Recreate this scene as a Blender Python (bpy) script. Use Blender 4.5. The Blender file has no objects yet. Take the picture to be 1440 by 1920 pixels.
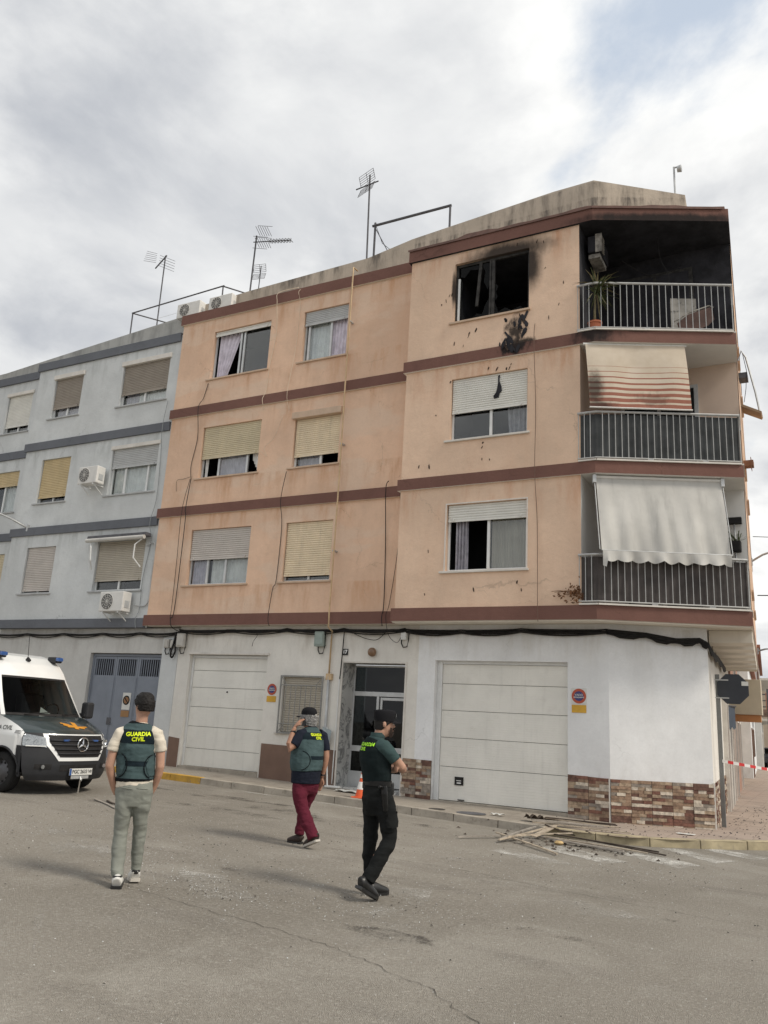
import bpy, bmesh, math, random
from mathutils import Vector, Matrix, noise as mnoise
from mathutils.bvhtree import BVHTree
random.seed(7)
R = math.radians
scene = bpy.context.scene
COL = scene.collection

# ------------------------------------------------------------------ camera
YAW, PITCH, ROLL = R(28.6), R(14.57), R(3.24)
fwd = Vector((-math.sin(YAW)*math.cos(PITCH), math.cos(YAW)*math.cos(PITCH), math.sin(PITCH)))
rgt = Vector((math.cos(YAW), math.sin(YAW), 0)); upv = rgt.cross(fwd)
rr = rgt*math.cos(ROLL) + upv*math.sin(ROLL); uu = -rgt*math.sin(ROLL) + upv*math.cos(ROLL)
cd = bpy.data.cameras.new('camera'); cam = bpy.data.objects.new('camera', cd); COL.objects.link(cam)
m = Matrix((rr, uu, -fwd)).transposed().to_4x4(); m.translation = Vector((0, 0, 1.66)); cam.matrix_world = m
cd.sensor_fit = 'VERTICAL'; cd.sensor_height = 32.0; cd.lens = 32.0*1518/1920
cd.clip_start = 0.1; cd.clip_end = 3000
scene.camera = cam

# ------------------------------------------------------------------ node helper
class NG:
    def __init__(s, tree): s.t = tree; s.n = tree.nodes; s.l = tree.links
    def put(s, sock, v):
        if hasattr(v, 'is_output') or isinstance(v, bpy.types.NodeSocket): s.l.new(v, sock)
        elif v is not None:
            if isinstance(v, (tuple, list)) and len(v) == 3 and sock.type == 'RGBA': v = (*v, 1)
            sock.default_value = v
    def math(s, op, a, b=None, c=None, clamp=False):
        n = s.n.new('ShaderNodeMath'); n.operation = op; n.use_clamp = clamp
        s.put(n.inputs[0], a); s.put(n.inputs[1], b)
        if c is not None: s.put(n.inputs[2], c)
        return n.outputs[0]
    def vmath(s, op, a, b=None, out=0):
        n = s.n.new('ShaderNodeVectorMath'); n.operation = op
        s.put(n.inputs[0], a); s.put(n.inputs[1], b); return n.outputs[out]
    def noise(s, vec, scale, detail=4, rough=.55, dist=0.0):
        n = s.n.new('ShaderNodeTexNoise'); s.put(n.inputs['Vector'], vec)
        n.inputs['Scale'].default_value = scale; n.inputs['Detail'].default_value = detail
        n.inputs['Roughness'].default_value = rough; n.inputs['Distortion'].default_value = dist
        return n.outputs[0]
    def voronoi(s, vec, scale, feature='F1', out='Distance'):
        n = s.n.new('ShaderNodeTexVoronoi'); n.feature = feature; s.put(n.inputs['Vector'], vec)
        n.inputs['Scale'].default_value = scale; return n.outputs[out]
    def mix(s, f, a, b, mode='MIX'):
        n = s.n.new('ShaderNodeMix'); n.data_type = 'RGBA'; n.blend_type = mode
        s.put(n.inputs[0], f); s.put(n.inputs[6], a); s.put(n.inputs[7], b); return n.outputs[2]
    def smooth(s, v, lo, hi, a=0.0, b=1.0):
        n = s.n.new('ShaderNodeMapRange'); n.interpolation_type = 'SMOOTHSTEP'
        s.put(n.inputs[0], v)
        for i, x in enumerate((lo, hi, a, b)): n.inputs[i+1].default_value = x
        return n.outputs[0]
    def pos(s): return s.n.new('ShaderNodeNewGeometry').outputs['Position']
    def sep(s, v):
        n = s.n.new('ShaderNodeSeparateXYZ'); s.put(n.inputs[0], v); return n.outputs
    def comb(s, x, y, z):
        n = s.n.new('ShaderNodeCombineXYZ')
        for i, q in enumerate((x, y, z)): s.put(n.inputs[i], q)
        return n.outputs[0]
    def bump(s, h, strength=.3, dist=.01):
        n = s.n.new('ShaderNodeBump'); n.inputs['Strength'].default_value = strength
        n.inputs['Distance'].default_value = dist; s.put(n.inputs['Height'], h); return n.outputs[0]

# ------------------------------------------------------------------ world and sun
CLOUD_OFF = (17.984, 2.554, 12.0)
SUN_AZ = Vector((0.97, -0.05)).normalized(); SUN_EL = R(46)
w = bpy.data.worlds.new('World'); scene.world = w; w.use_nodes = True
g = NG(w.node_tree); g.n.clear()
out = g.n.new('ShaderNodeOutputWorld'); bg = g.n.new('ShaderNodeBackground'); g.l.new(bg.outputs[0], out.inputs[0])
sky = g.n.new('ShaderNodeTexSky'); sky.sky_type = 'NISHITA'; sky.sun_disc = False
sky.sun_elevation = SUN_EL; sky.sun_rotation = math.atan2(SUN_AZ.x, SUN_AZ.y); sky.air_density = 1.2; sky.dust_density = 1.5
d = g.n.new('ShaderNodeTexCoord').outputs['Generated']
dx, dy, dz = g.sep(d)
den = g.math('ADD', g.math('MAXIMUM', dz, 0.0), 0.25)
pv = g.vmath('ADD', g.comb(g.math('DIVIDE', dx, den), g.math('DIVIDE', dy, den), 0.3), CLOUD_OFF)
n1 = g.noise(pv, 1.15, 9, .58, .25)                                   # where the deck opens
n2 = g.noise(g.vmath('ADD', pv, (11.2, 4.0, 2)), 1.9, 8, .55, .5)     # billows
n3 = g.noise(g.vmath('ADD', pv, (1.2, 7.0, 5)), 0.8, 5, .5, .3)       # broad grey bellies
n4 = g.noise(g.vmath('ADD', pv, (6.2, 2.0, 9)), 5.0, 8, .6, .4)       # wisps
cover = g.smooth(g.math('ADD', n1, g.math('MULTIPLY', g.math('SUBTRACT', n4, .5), .10)), .29, .39)
shade = g.math('ADD', g.math('MULTIPLY', g.smooth(n2, .34, .64), .52), g.math('MULTIPLY', g.smooth(n3, .36, .62), .34))
shade = g.math('ADD', shade, g.math('MULTIPLY', g.smooth(n4, .35, .68), .20))
edge = g.math('SUBTRACT', 1.0, g.smooth(n1, .38, .52))
shade = g.math('ADD', g.math('MULTIPLY', shade, .85), g.math('MULTIPLY', edge, .45), clamp=True)
cloud = g.mix(shade, (2.85, 3.02, 3.35), (6.5, 6.5, 6.4))
skyc = g.mix(0.75, sky.outputs[0], (4.3, 4.75, 5.3))
g.put(bg.inputs[0], g.mix(cover, skyc, cloud)); bg.inputs[1].default_value = 0.1
sl = bpy.data.lights.new('sun', 'SUN'); sl.energy = 1.6; sl.angle = R(14); sl.color = (1, .92, .80)
sun = bpy.data.objects.new('sun', sl); COL.objects.link(sun)
sdir = Vector((SUN_AZ.x*math.cos(SUN_EL), SUN_AZ.y*math.cos(SUN_EL), math.sin(SUN_EL)))
sun.rotation_euler = sdir.to_track_quat('Z', 'Y').to_euler(); sun.location = (10, 5, 30)
vs = scene.view_settings; vs.view_transform = 'Standard'; vs.look = 'None'; vs.exposure = 0.66; vs.gamma = 1; vs.use_curve_mapping = False
scene.render.engine = 'CYCLES'
scene.cycles.max_bounces = 6; scene.cycles.transparent_max_bounces = 12

# ------------------------------------------------------------------ materials
def newmat(name):
    m = bpy.data.materials.new(name); m.use_nodes = True
    return m, NG(m.node_tree), m.node_tree.nodes['Principled BSDF']
def M(name, col, rough=.8, var=.12, scale=2.5, bump=0, bscale=80, spec=.3, metal=0, streak=0, dirt=0, dirtcol=(.06,.05,.04), coat=0, local=False):
    m, g, b = newmat(name)
    p = g.n.new('ShaderNodeTexCoord').outputs['Object'] if local else g.pos()
    a = tuple(c*(1-var) for c in col); c2 = tuple(min(1, c*(1+var)) for c in col)
    c = g.mix(g.smooth(g.noise(p, scale, 6, .6), .3, .7), a, c2)
    if streak:
        sv = g.vmath('MULTIPLY', p, (5, 5, .35))
        c = g.mix(g.math('MULTIPLY', g.smooth(g.noise(sv, 1.6, 5, .6), .5, .75), streak), c, tuple(q*.45 for q in col))
    if dirt:
        c = g.mix(g.math('MULTIPLY', g.smooth(g.noise(p, scale*2.7, 8, .7), .52, .7), dirt), c, dirtcol)
    g.put(b.inputs['Base Color'], c)
    b.inputs['Roughness'].default_value = rough; b.inputs['Specular IOR Level'].default_value = spec
    b.inputs['Metallic'].default_value = metal; b.inputs['Coat Weight'].default_value = coat
    b.inputs['Coat Roughness'].default_value = .06
    if bump: g.put(b.inputs['Normal'], g.bump(g.noise(p, bscale, 5, .65), bump, .01))
    return m

def facade_mat(name, col, stain, soot=False, band_tops=(), patch=None, bumpk=.6):
    m, g, b = newmat(name); p = g.pos(); x, y, z = g.sep(p)
    big = g.noise(p, .55, 5, .6); mid = g.noise(p, 2.3, 7, .62)
    c = g.mix(g.smooth(big, .33, .68), tuple(q*.90 for q in col), tuple(q*1.07 for q in col))
    c = g.mix(g.math('MULTIPLY', g.smooth(mid, .45, .75), .38), c, tuple(q*.78 for q in col))
    if patch: c = g.mix(g.math('MULTIPLY', g.smooth(g.noise(g.vmath('MULTIPLY', p, (.5, .5, 1.3)), 1.1, 4, .5), .52, .60), .55), c, patch)
    sv = g.vmath('MULTIPLY', p, (2.6, 2.6, .5))
    st = g.smooth(g.noise(sv, 1.2, 7, .66), .42, .78)
    near = g.math('ADD', .18, 0.0)
    for t in band_tops:   # runoff just below each string course
        dd = g.math('SUBTRACT', t, z)
        mk = g.math('MULTIPLY', g.smooth(dd, -.02, .03), g.smooth(dd, .05, 1.0, 1, 0))
        near = g.math('ADD', near, g.math('MULTIPLY', mk, 1.0))
    c = g.mix(g.math('MULTIPLY', st, near, clamp=True), c, stain)
    fine = g.noise(p, 9, 8, .7)
    wob = g.vmath('ADD', p, g.vmath('SCALE', g.comb(g.noise(p, 3, 5, .6), 0.0, g.noise(g.vmath('ADD', p, (5, 3, 1)), 3, 5, .6)), None))
    wob.node.inputs[1].links[0].from_node.inputs['Scale'].default_value = .5
    ck = g.math('MULTIPLY', g.smooth(g.voronoi(wob, .55, 'DISTANCE_TO_EDGE'), 0, .006, 1, 0), g.smooth(g.noise(p, .7, 3, .5), .52, .62))
    c = g.mix(g.math('MULTIPLY', ck, .35), c, tuple(q*.35 for q in col))
    spl = g.math('MULTIPLY', g.smooth(z, .15, 1.5, 1, 0), g.smooth(g.noise(g.vmath('MULTIPLY', p, (2, 2, 1)), 2.2, 8, .7), .42, .72))
    c = g.mix(g.math('MULTIPLY', spl, .45), c, (.30, .25, .20))
    grain = g.noise(p, 24, 6, .75)
    c = g.mix(g.math('MULTIPLY', g.smooth(grain, .3, .7), .12), c, tuple(q*.55 for q in col))
    c = g.mix(g.math('MULTIPLY', g.smooth(fine, .58, .8), .22), c, tuple(q*.5 for q in col))
    rough = .88
    if soot:
        nz = g.math('SUBTRACT', g.noise(p, 2.6, 7, .62), .5); tot = None
        nv = g.math('SUBTRACT', g.noise(g.vmath('MULTIPLY', p, (3, 3, 1.2)), 2.2, 7, .66), .5)
        for (cx, cz, rx, rz, k, thr0, thr1) in soot:
            ex = g.math('DIVIDE', g.math('SUBTRACT', x, cx), rx); ez = g.math('DIVIDE', g.math('SUBTRACT', z, cz), rz)
            r2 = g.math('SQRT', g.math('ADD', g.math('MULTIPLY', ex, ex), g.math('MULTIPLY', ez, ez)))
            r2 = g.math('ADD', r2, g.math('MULTIPLY', g.math('ADD', nz, nv), k))
            q = g.smooth(r2, thr0, thr1, 1, 0)
            tot = q if tot is None else g.math('MAXIMUM', tot, q)
        c = g.mix(g.math('MULTIPLY', tot, .94), c, (.020, .018, .018))
    g.put(b.inputs['Base Color'], c); b.inputs['Roughness'].default_value = rough; b.inputs['Specular IOR Level'].default_value = .2
    hgt = g.math('ADD', g.math('MULTIPLY', g.noise(p, 60, 4, .6), .6), g.math('MULTIPLY', g.noise(p, 7, 5, .6), 1.2))
    g.put(b.inputs['Normal'], g.bump(hgt, bumpk, .014))
    return m

def glass_mat(name, tint=(.88,.90,.90), ior=1.75, rough=.02):
    m, g, b = newmat(name); g.n.remove(b)
    o = g.n['Material Output']
    tr = g.n.new('ShaderNodeBsdfTransparent'); tr.inputs[0].default_value = (*tint, 1)
    gl = g.n.new('ShaderNodeBsdfGlossy'); gl.inputs['Roughness'].default_value = rough
    g.put(gl.inputs['Normal'], g.bump(g.noise(g.pos(), 1.2, 2, .5), .06, .05))
    lw = g.n.new('ShaderNodeLayerWeight'); lw.inputs[0].default_value = .5; f0 = ((ior-1)/(ior+1))**2
    fac = g.math('ADD', f0, g.math('MULTIPLY', g.math('POWER', lw.outputs['Facing'], 4.0), .8*(1-f0)), clamp=True)
    mx = g.n.new('ShaderNodeMixShader'); g.put(mx.inputs[0], fac); g.l.new(tr.outputs[0], mx.inputs[1]); g.l.new(gl.outputs[0], mx.inputs[2])
    g.l.new(mx.outputs[0], o.inputs[0]); return m

BT = (12.22, 9.40, 6.60)
PEACH = (.775, .54, .39)
m_peach = facade_mat('peach_render', PEACH, (.62, .37, .23), band_tops=BT+(10.40, 7.56, 4.72), patch=(.76, .59, .46))
m_peach_r = facade_mat('peach_render_sooty', (.79, .58, .43), (.62, .36, .23), band_tops=BT,
    soot=[(-5.55, 11.93, 1.15, .36, .5, .4, 1.2), (-5.0, 11.55, .30, .72, .5, .3, 1.2), (-5.34, 10.02, .33, .52, 1.9, .15, .8), (-5.1, 9.6, .28, .25, 1.3, .4, .9), (-6.80, 11.3, .06, .5, .6, .4, 1.2)])
m_band = facade_mat('brown_band_paint', (.20, .105, .085), (.10, .055, .045), soot=[(-3.62, 9.62, .5, .3, 1.5, .2, 1.3), (-5.35, 9.7, .5, .35, 1.5, .5, 1.0), (-2.3, 12.28, 2.0, .16, .8, .4, 1.2), (-2.9, 9.75, .6, .12, 1.6, .4, 1.1)])
m_blue = facade_mat('blue_grey_render', (.645, .665, .665), (.44, .46, .45), band_tops=(11.79, 9.11, 6.42))
m_bband = facade_mat('slate_band_paint', (.155, .165, .185), (.11, .115, .125))
m_white = facade_mat('white_render', (.84, .85, .855), (.66, .65, .62), band_tops=(3.7,), bumpk=.15)
m_cream = facade_mat('cream_render', (.80, .775, .72), (.56, .52, .46), band_tops=(3.7,), bumpk=.25)
m_greywall = facade_mat('grey_render', (.60, .595, .57), (.44, .425, .40), band_tops=(3.7,))
m_brown = M('brown_dado_paint', (.20, .13, .10), .85, .10, 2, .2, 60, streak=.15)
m_parapet = facade_mat('parapet_concrete', (.52, .45, .37), (.16, .14, .12), band_tops=(13.7, 13.3))
m_bparapet = facade_mat('parapet_grey', (.44, .44, .42), (.25, .25, .24), band_tops=(12.7,))
m_soffit = M('soffit_cream', (.68, .63, .55), .85, .06, 1.2, .1, streak=.1)
m_loggia = M('loggia_white', (.78, .77, .74), .85, .05, 1.2, .1)
m_loggia_b = M('loggia_beige', (.66, .52, .42), .85, .05, 1.2, .1)
m_soot = M('soot_black', (.026, .026, .031), .9, .4, 3, .4, 25)
m_dark = M('dark_room', (.012, .012, .013), .9, .2)
m_alu = M('aluminium_frame', (.55, .56, .56), .4, .08, 6, spec=.5, metal=.3)
m_whitefr = M('white_frame', (.74, .75, .74), .45, .05, 6, spec=.5)
m_char = M('charred_frame', (.04, .038, .036), .75, .5, 9, .3, 40)
m_glass = glass_mat('window_glass'); m_glass_d = glass_mat('dark_glass', (.12, .13, .13), 1.5)
m_steel = M('galvanised_steel', (.48, .49, .49), .5, .12, 5, spec=.5, metal=.5)
m_iron = M('dark_iron', (.10, .10, .11), .6, .2, 8, .1, 50)
m_cable = M('black_cable', (.018, .017, .017), .7, .3, 9)
m_wcable = M('cream_cable', (.62, .52, .40), .7, .1, 9)
m_gas = M('ochre_gas_pipe', (.56, .41, .25), .6, .15, 5)
def shutter_mat(n, col, rust=0): return M(n, col, .55, .06, 3, 0, spec=.35, streak=rust)
m_sh = dict(white=shutter_mat('shutter_white', (.74,.73,.68), .05), cream=shutter_mat('shutter_cream', (.70,.58,.38), .25), yellow=shutter_mat('shutter_yellow', (.62,.54,.38), .12),
    grey=shutter_mat('shutter_grey', (.50,.51,.51), .05), ivory=shutter_mat('shutter_ivory', (.78,.66,.48), .3), taupe=shutter_mat('shutter_taupe', (.33,.29,.245), .08),
    beige=shutter_mat('shutter_beige', (.48,.44,.37), .08), sand=shutter_mat('shutter_sand', (.60,.48,.28), .1), pinkish=shutter_mat('shutter_pinkish', (.56,.52,.48), .05))
m_curt = M('gauze_curtain', (.90, .90, .88), .9, .10, 5)
m_curt_l = M('lilac_curtain', (.66, .62, .70), .9, .15, 5)
m_curt_g = M('grey_curtain', (.40, .39, .43), .9, .2, 8)
m_acw = M('air_conditioner_white', (.70, .69, .66), .55, .06, 4, streak=.12)
m_acd = M('grille_dark', (.10, .10, .10), .6, .2)
m_garage = M('garage_panel', (.80, .785, .73), .5, .05, 1.2, spec=.4, streak=.14, dirt=.10, dirtcol=(.35,.31,.26))
m_bdoor = M('blue_steel_door', (.21, .235, .28), .5, .08, 2, .05, 40, spec=.4, streak=.12)

# ------------------------------------------------------------------ mesh helpers
ROOT = {}
class MB:
    def __init__(s, T=None): s.v = []; s.f = []; s.fm = []; s.T = T; s.cur = 0
    def p(s, *q):
        q = Vector(q[0]) if len(q) == 1 else Vector(q)
        s.v.append(s.T(q) if s.T else q); return len(s.v)-1
    def face(s, *ids): s.f.append(tuple(ids)); s.fm.append(s.cur)
    def poly(s, pts): s.face(*[s.p(q) for q in pts])
    def box(s, x0, x1, y0, y1, z0, z1):
        i = [s.p(x, y, z) for z in (z0, z1) for y in (y0, y1) for x in (x0, x1)]
        for q in ((0,2,3,1),(4,5,7,6),(0,1,5,4),(2,6,7,3),(0,4,6,2),(1,3,7,5)): s.face(*[i[k] for k in q])
    def hexa(s, a, b):   # two quads (bottom, top) of four points each
        i = [s.p(q) for q in a] + [s.p(q) for q in b]
        for q in ((3,2,1,0),(4,5,6,7),(0,1,5,4),(1,2,6,5),(2,3,7,6),(3,0,4,7)): s.face(*[i[k] for k in q])
    def ring(s, c, ax, r, n, ry=None, up=None):
        ax = Vector(ax).normalized()
        u = Vector(up) if up else (Vector((0,0,1)) if abs(ax.z) < .9 else Vector((1,0,0)))
        a = ax.cross(u).normalized(); b = a.cross(ax).normalized()
        return [s.p(Vector(c) + a*math.cos(2*math.pi*k/n)*r + b*math.sin(2*math.pi*k/n)*(ry or r)) for k in range(n)]
    def bridge(s, A, B):
        n = len(A)
        for k in range(n): s.face(A[k], A[(k+1) % n], B[(k+1) % n], B[k])
    def tube(s, path, r, n=6, cap=True):
        path = [Vector(q) for q in path]; rs = r if isinstance(r, (list, tuple)) else [r]*len(path); prev = None; first = None
        for i, q in enumerate(path):
            ax = (path[min(i+1, len(path)-1)] - path[max(i-1, 0)])
            if ax.length < 1e-6: ax = Vector((0,0,1))
            rg = s.ring(q, ax, rs[i], n)
            if prev: s.bridge(prev, rg)
            else: first = rg
            prev = rg
        if cap: s.face(*first[::-1]); s.face(*prev)
    def cyl(s, a, b, r, n=16, r2=None): s.tube([a, b], [r, r if r2 is None else r2], n)
    def lathe(s, prof, c=(0,0,0), n=24, axis='z'):
        prev = None
        for (r, h) in prof:
            rg = []
            for k in range(n):
                a = 2*math.pi*k/n; x, y = r*math.cos(a), r*math.sin(a)
                q = {'z': (x, y, h), 'y': (x, h, y), 'x': (h, x, y)}[axis]
                rg.append(s.p(Vector(c) + Vector(q)))
            if prev: s.bridge(prev, rg)
            prev = rg
    def prism(s, pts, d):   # pts list of 3d points, extruded by vector d
        a = [s.p(q) for q in pts]; b = [s.p(Vector(q)+Vector(d)) for q in pts]
        s.face(*a[::-1]); s.face(*b); s.bridge(a, b)
    def grid(s, fn, nu, nv, flip=False):
        idx = [[s.p(fn(i/nu, j/nv)) for j in range(nv+1)] for i in range(nu+1)]
        for i in range(nu):
            for j in range(nv):
                q = (idx[i][j], idx[i+1][j], idx[i+1][j+1], idx[i][j+1]); s.face(*(q[::-1] if flip else q))
        return idx
    def build(s, name, mat, parent=None, smooth=False, bevel=0, loc=None, recalc=True, label=None):
        base = ROOT.get(parent, Vector((0,0,0))) if parent else (Vector(loc) if loc is not None else Vector((0,0,0)))
        me = bpy.data.meshes.new(name); me.from_pydata([v-base for v in s.v], [], s.f)
        for mm in (mat if isinstance(mat, (list, tuple)) else [mat]): me.materials.append(mm)
        if isinstance(mat, (list, tuple)): me.polygons.foreach_set('material_index', s.fm)
        if recalc:
            bm = bmesh.new(); bm.from_mesh(me); bmesh.ops.recalc_face_normals(bm, faces=bm.faces); bm.to_mesh(me); bm.free()
        if smooth:
            me.polygons.foreach_set('use_smooth', [True]*len(me.polygons))
            if smooth is not True: me.set_sharp_from_angle(angle=R(smooth))
        me.update()
        o = bpy.data.objects.new(name, me); COL.objects.link(o)
        if parent: o.parent = parent
        else: o.location = base
        ROOT[o] = base
        if bevel:
            bv = o.modifiers.new('bevel', 'BEVEL'); bv.width = bevel; bv.segments = 2; bv.limit_method = 'ANGLE'
        if label: o['label'] = label
        return o
def thing(name, label, cat, loc=(0,0,0), group=None):
    o = bpy.data.objects.new(name, None); COL.objects.link(o); o.location = loc; o.empty_display_size = .2
    o['label'] = label; o['category'] = cat
    if group: o['group'] = group
    ROOT[o] = Vector(loc); return o
def tag(o, label, cat, group=None):
    o['label'] = label; o['category'] = cat
    if group: o['group'] = group
    return o
def struct(o): o['kind'] = 'structure'; return o
def frame(o, ang):    # local (u along wall, v outwards, z up)
    c, s_ = math.cos(ang), math.sin(ang); ox, oy = o
    return lambda q: Vector((ox + q.x*c + q.y*s_, oy + q.x*s_ - q.y*c, q.z))
def zg(x):
    u = -(x+3.6); z = .011*(u+math.sqrt(u*u+1)); return z if z < .45 else .45 + .2*(1-math.exp(-(z-.45)/.2))
PAVE = .12
def text_mesh(body, size, offset=0, extrude=0, shear=0, space=1, align='CENTER'):
    cu = bpy.data.curves.new('t', 'FONT'); cu.body = body; cu.size = size; cu.align_x = align; cu.align_y = 'CENTER'
    cu.offset = offset; cu.extrude = extrude; cu.shear = shear; cu.space_character = space; cu.resolution_u = 3
    o = bpy.data.objects.new('t', cu); COL.objects.link(o)
    me = bpy.data.meshes.new_from_object(o.evaluated_get(bpy.context.evaluated_depsgraph_get()))
    vs_ = [v.co.copy() for v in me.vertices]; fs = [tuple(p.vertices) for p in me.polygons]
    bpy.data.objects.remove(o); bpy.data.curves.remove(cu); bpy.data.meshes.remove(me)
    return vs_, fs
def put_text(name, body, size, fn, mat, parent, offset=0, **k):
    vs_, fs = text_mesh(body, size, offset, **k); mb = MB()
    ids = [mb.p(fn(v)) for v in vs_]
    for f in fs: mb.face(*[ids[i] for i in f])
    return mb.build(name, mat, parent, recalc=False)
# ================================================================== GROUND
def asphalt():
    m, g, b = newmat('dusty_asphalt'); p = g.pos()
    big = g.noise(p, .22, 5, .6); mid = g.noise(p, 1.3, 7, .65); fine = g.noise(p, 34, 4, .78); grit = g.voronoi(p, 120)
    c = g.mix(g.smooth(big, .3, .7), (.27, .245, .207), (.36, .33, .285))
    c = g.mix(g.math('MULTIPLY', g.smooth(mid, .5, .72), .35), c, (.38, .355, .315))
    c = g.mix(g.math('MULTIPLY', g.smooth(g.noise(g.vmath('ADD', p, (3, 8, 0)), .55, 6, .62, .5), .50, .66), .5), c, (.43, .40, .35))
    sv = g.vmath('MULTIPLY', p, (.35, 1.6, 1))
    c = g.mix(g.math('MULTIPLY', g.smooth(g.noise(sv, .9, 6, .65), .52, .74), .45), c, (.185, .168, .147))
    c = g.mix(g.math('MULTIPLY', g.smooth(fine, .50, .72), .6), c, (.56, .53, .475))
    c = g.mix(g.math('MULTIPLY', g.smooth(fine, .26, .44, 1, 0), .7), c, (.12, .11, .098))
    sp = g.math('MULTIPLY', g.smooth(g.voronoi(p, 26), .09, .13, 1, 0), g.smooth(g.noise(p, .9, 6, .7), .40, .62))
    c = g.mix(g.math('MULTIPLY', sp, .85), c, (.62, .61, .58))
    dust = g.math('MULTIPLY', g.smooth(g.noise(p, .8, 9, .75, .6), .56, .70), g.smooth(fine, .42, .62))
    c = g.mix(g.math('MULTIPLY', dust, .6), c, (.46, .44, .41))
    g.put(b.inputs['Base Color'], c); b.inputs['Roughness'].default_value = .92; b.inputs['Specular IOR Level'].default_value = .2
    g.put(b.inputs['Normal'], g.bump(g.math('ADD', fine, g.math('MULTIPLY', grit, .9)), .9, .018)); return m
m_asph = asphalt()
xs = [-900, -300, -120, -60] + [-40 + .5*i for i in range(92)] + [8, 12, 20, 60, 200, 900]
ys = [-900, -60, -20, -5, 2, 6, 10, 14, 18, 25, 40, 80, 200, 900]
mb = MB(); id_ = [[mb.p(x, y, zg(x)) for y in ys] for x in xs]
for i in range(len(xs)-1):
    for j in range(len(ys)-1): mb.face(id_[i][j], id_[i+1][j], id_[i+1][j+1], id_[i][j+1])
road = struct(mb.build('road', m_asph, smooth=True))

def flat(name, pts, mat, parent, lift=.004, sub=1):
    mb = MB(); c = Vector((sum(q[0] for q in pts)/len(pts), sum(q[1] for q in pts)/len(pts)))
    ids = [mb.p(q[0], q[1], zg(q[0])+lift) for q in pts]; mb.face(*ids)
    return mb.build(name, mat, parent, recalc=False)
def worn(name, col, lo, hi, sc=3.0):
    m, g, b = newmat(name); p = g.pos()
    n = g.math('ADD', g.math('MULTIPLY', g.noise(p, sc, 8, .72), .6), g.math('MULTIPLY', g.noise(p, 45, 3, .7), .4))
    g.put(b.inputs['Base Color'], g.mix(g.noise(p, 8, 4), tuple(q*.85 for q in col), col))
    b.inputs['Roughness'].default_value = .85; g.put(b.inputs['Alpha'], g.smooth(n, lo, hi)); return m
m_paint = worn('worn_white_paint', (.62, .605, .56), .42, .62, 1.6)
m_paint2 = worn('very_worn_white_paint', (.47, .45, .41), .48, .66, .9)
for q in ([(-4.26,11.45),(-4.08,11.83),(-3.06,11.33),(-3.35,11.0)], [(-3.86,12.37),(-3.63,12.85),(-2.51,12.11),(-2.74,11.68)], [(-2.89,12.9),(-2.65,13.44),(-1.64,12.64),(-1.85,12.11)],
          [(-2.40,14.0),(-2.18,14.2),(-1.27,13.56),(-1.51,13.03)], [(-1.84,14.5),(-1.67,14.8),(-.85,14.4),(-1.05,13.87)]):
    flat('crosswalk_stripe', q, m_paint, road)
for q in ([(-5.0,10.45),(-4.8,10.85),(-3.75,10.35),(-4.0,9.95)], [(-7.4,6.9),(-6.6,6.0),(-4.75,4.2),(-5.7,5.0)], [(-6.1,7.1),(-5.6,7.25),(-4.0,6.2),(-4.4,5.75)], [(-4.1,8.2),(-3.7,8.3),(-3.3,7.1),(-3.7,6.9)], [(-9.0,7.9),(-8.3,8.2),(-6.9,7.0),(-7.5,6.7)], [(-3.2,9.1),(-2.6,9.3),(-1.6,8.6),(-2.1,8.3)]):
    flat('faded_stripe', q, m_paint2, road)
m_crack = M('crack_dark', (.075, .068, .06), .95, .3)
def strip(name, pts, wd, mat, parent, lift=.005, jit=.02, n=10):
    P_ = []
    for a, b_ in zip(pts[:-1], pts[1:]):
        for k in range(n): t = k/n; P_.append(Vector((a[0]+(b_[0]-a[0])*t, a[1]+(b_[1]-a[1])*t)))
    P_.append(Vector(pts[-1])); mb = MB(); prev = None
    for i, q in enumerate(P_):
        t = (P_[min(i+1, len(P_)-1)] - P_[max(i-1, 0)]).normalized(); nn = Vector((-t.y, t.x))
        o = nn*random.uniform(-jit, jit); ww = wd*random.uniform(.35, 1.3)
        a = q+o+nn*ww; b_ = q+o-nn*ww; ids = (mb.p(a.x, a.y, zg(a.x)+lift), mb.p(b_.x, b_.y, zg(b_.x)+lift))
        if prev: mb.face(prev[0], prev[1], ids[1], ids[0])
        prev = ids
    return mb.build(name, mat, parent, recalc=False)
strip('crack', [(-6.38,6.3),(-5.78,6.17),(-5.17,6.06),(-4.44,5.97),(-3.76,5.89),(-3.3,5.77),(-2.83,5.56),(-2.43,5.41),(-1.92,4.98),(-1.2,4.3)],   .003, m_crack, road, jit=.028)
strip('crack', [(-5.84,9.63),(-5.15,9.68),(-4.68,9.64),(-3.85,9.67),(-2.99,9.44),(-2.07,9.23),(-1.59,9.19),(-.5,8.9)],   .003, m_crack, road, jit=.028)
m_damp = worn('damp_stain', (.085, .075, .064), .48, .68, 2.2)
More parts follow.
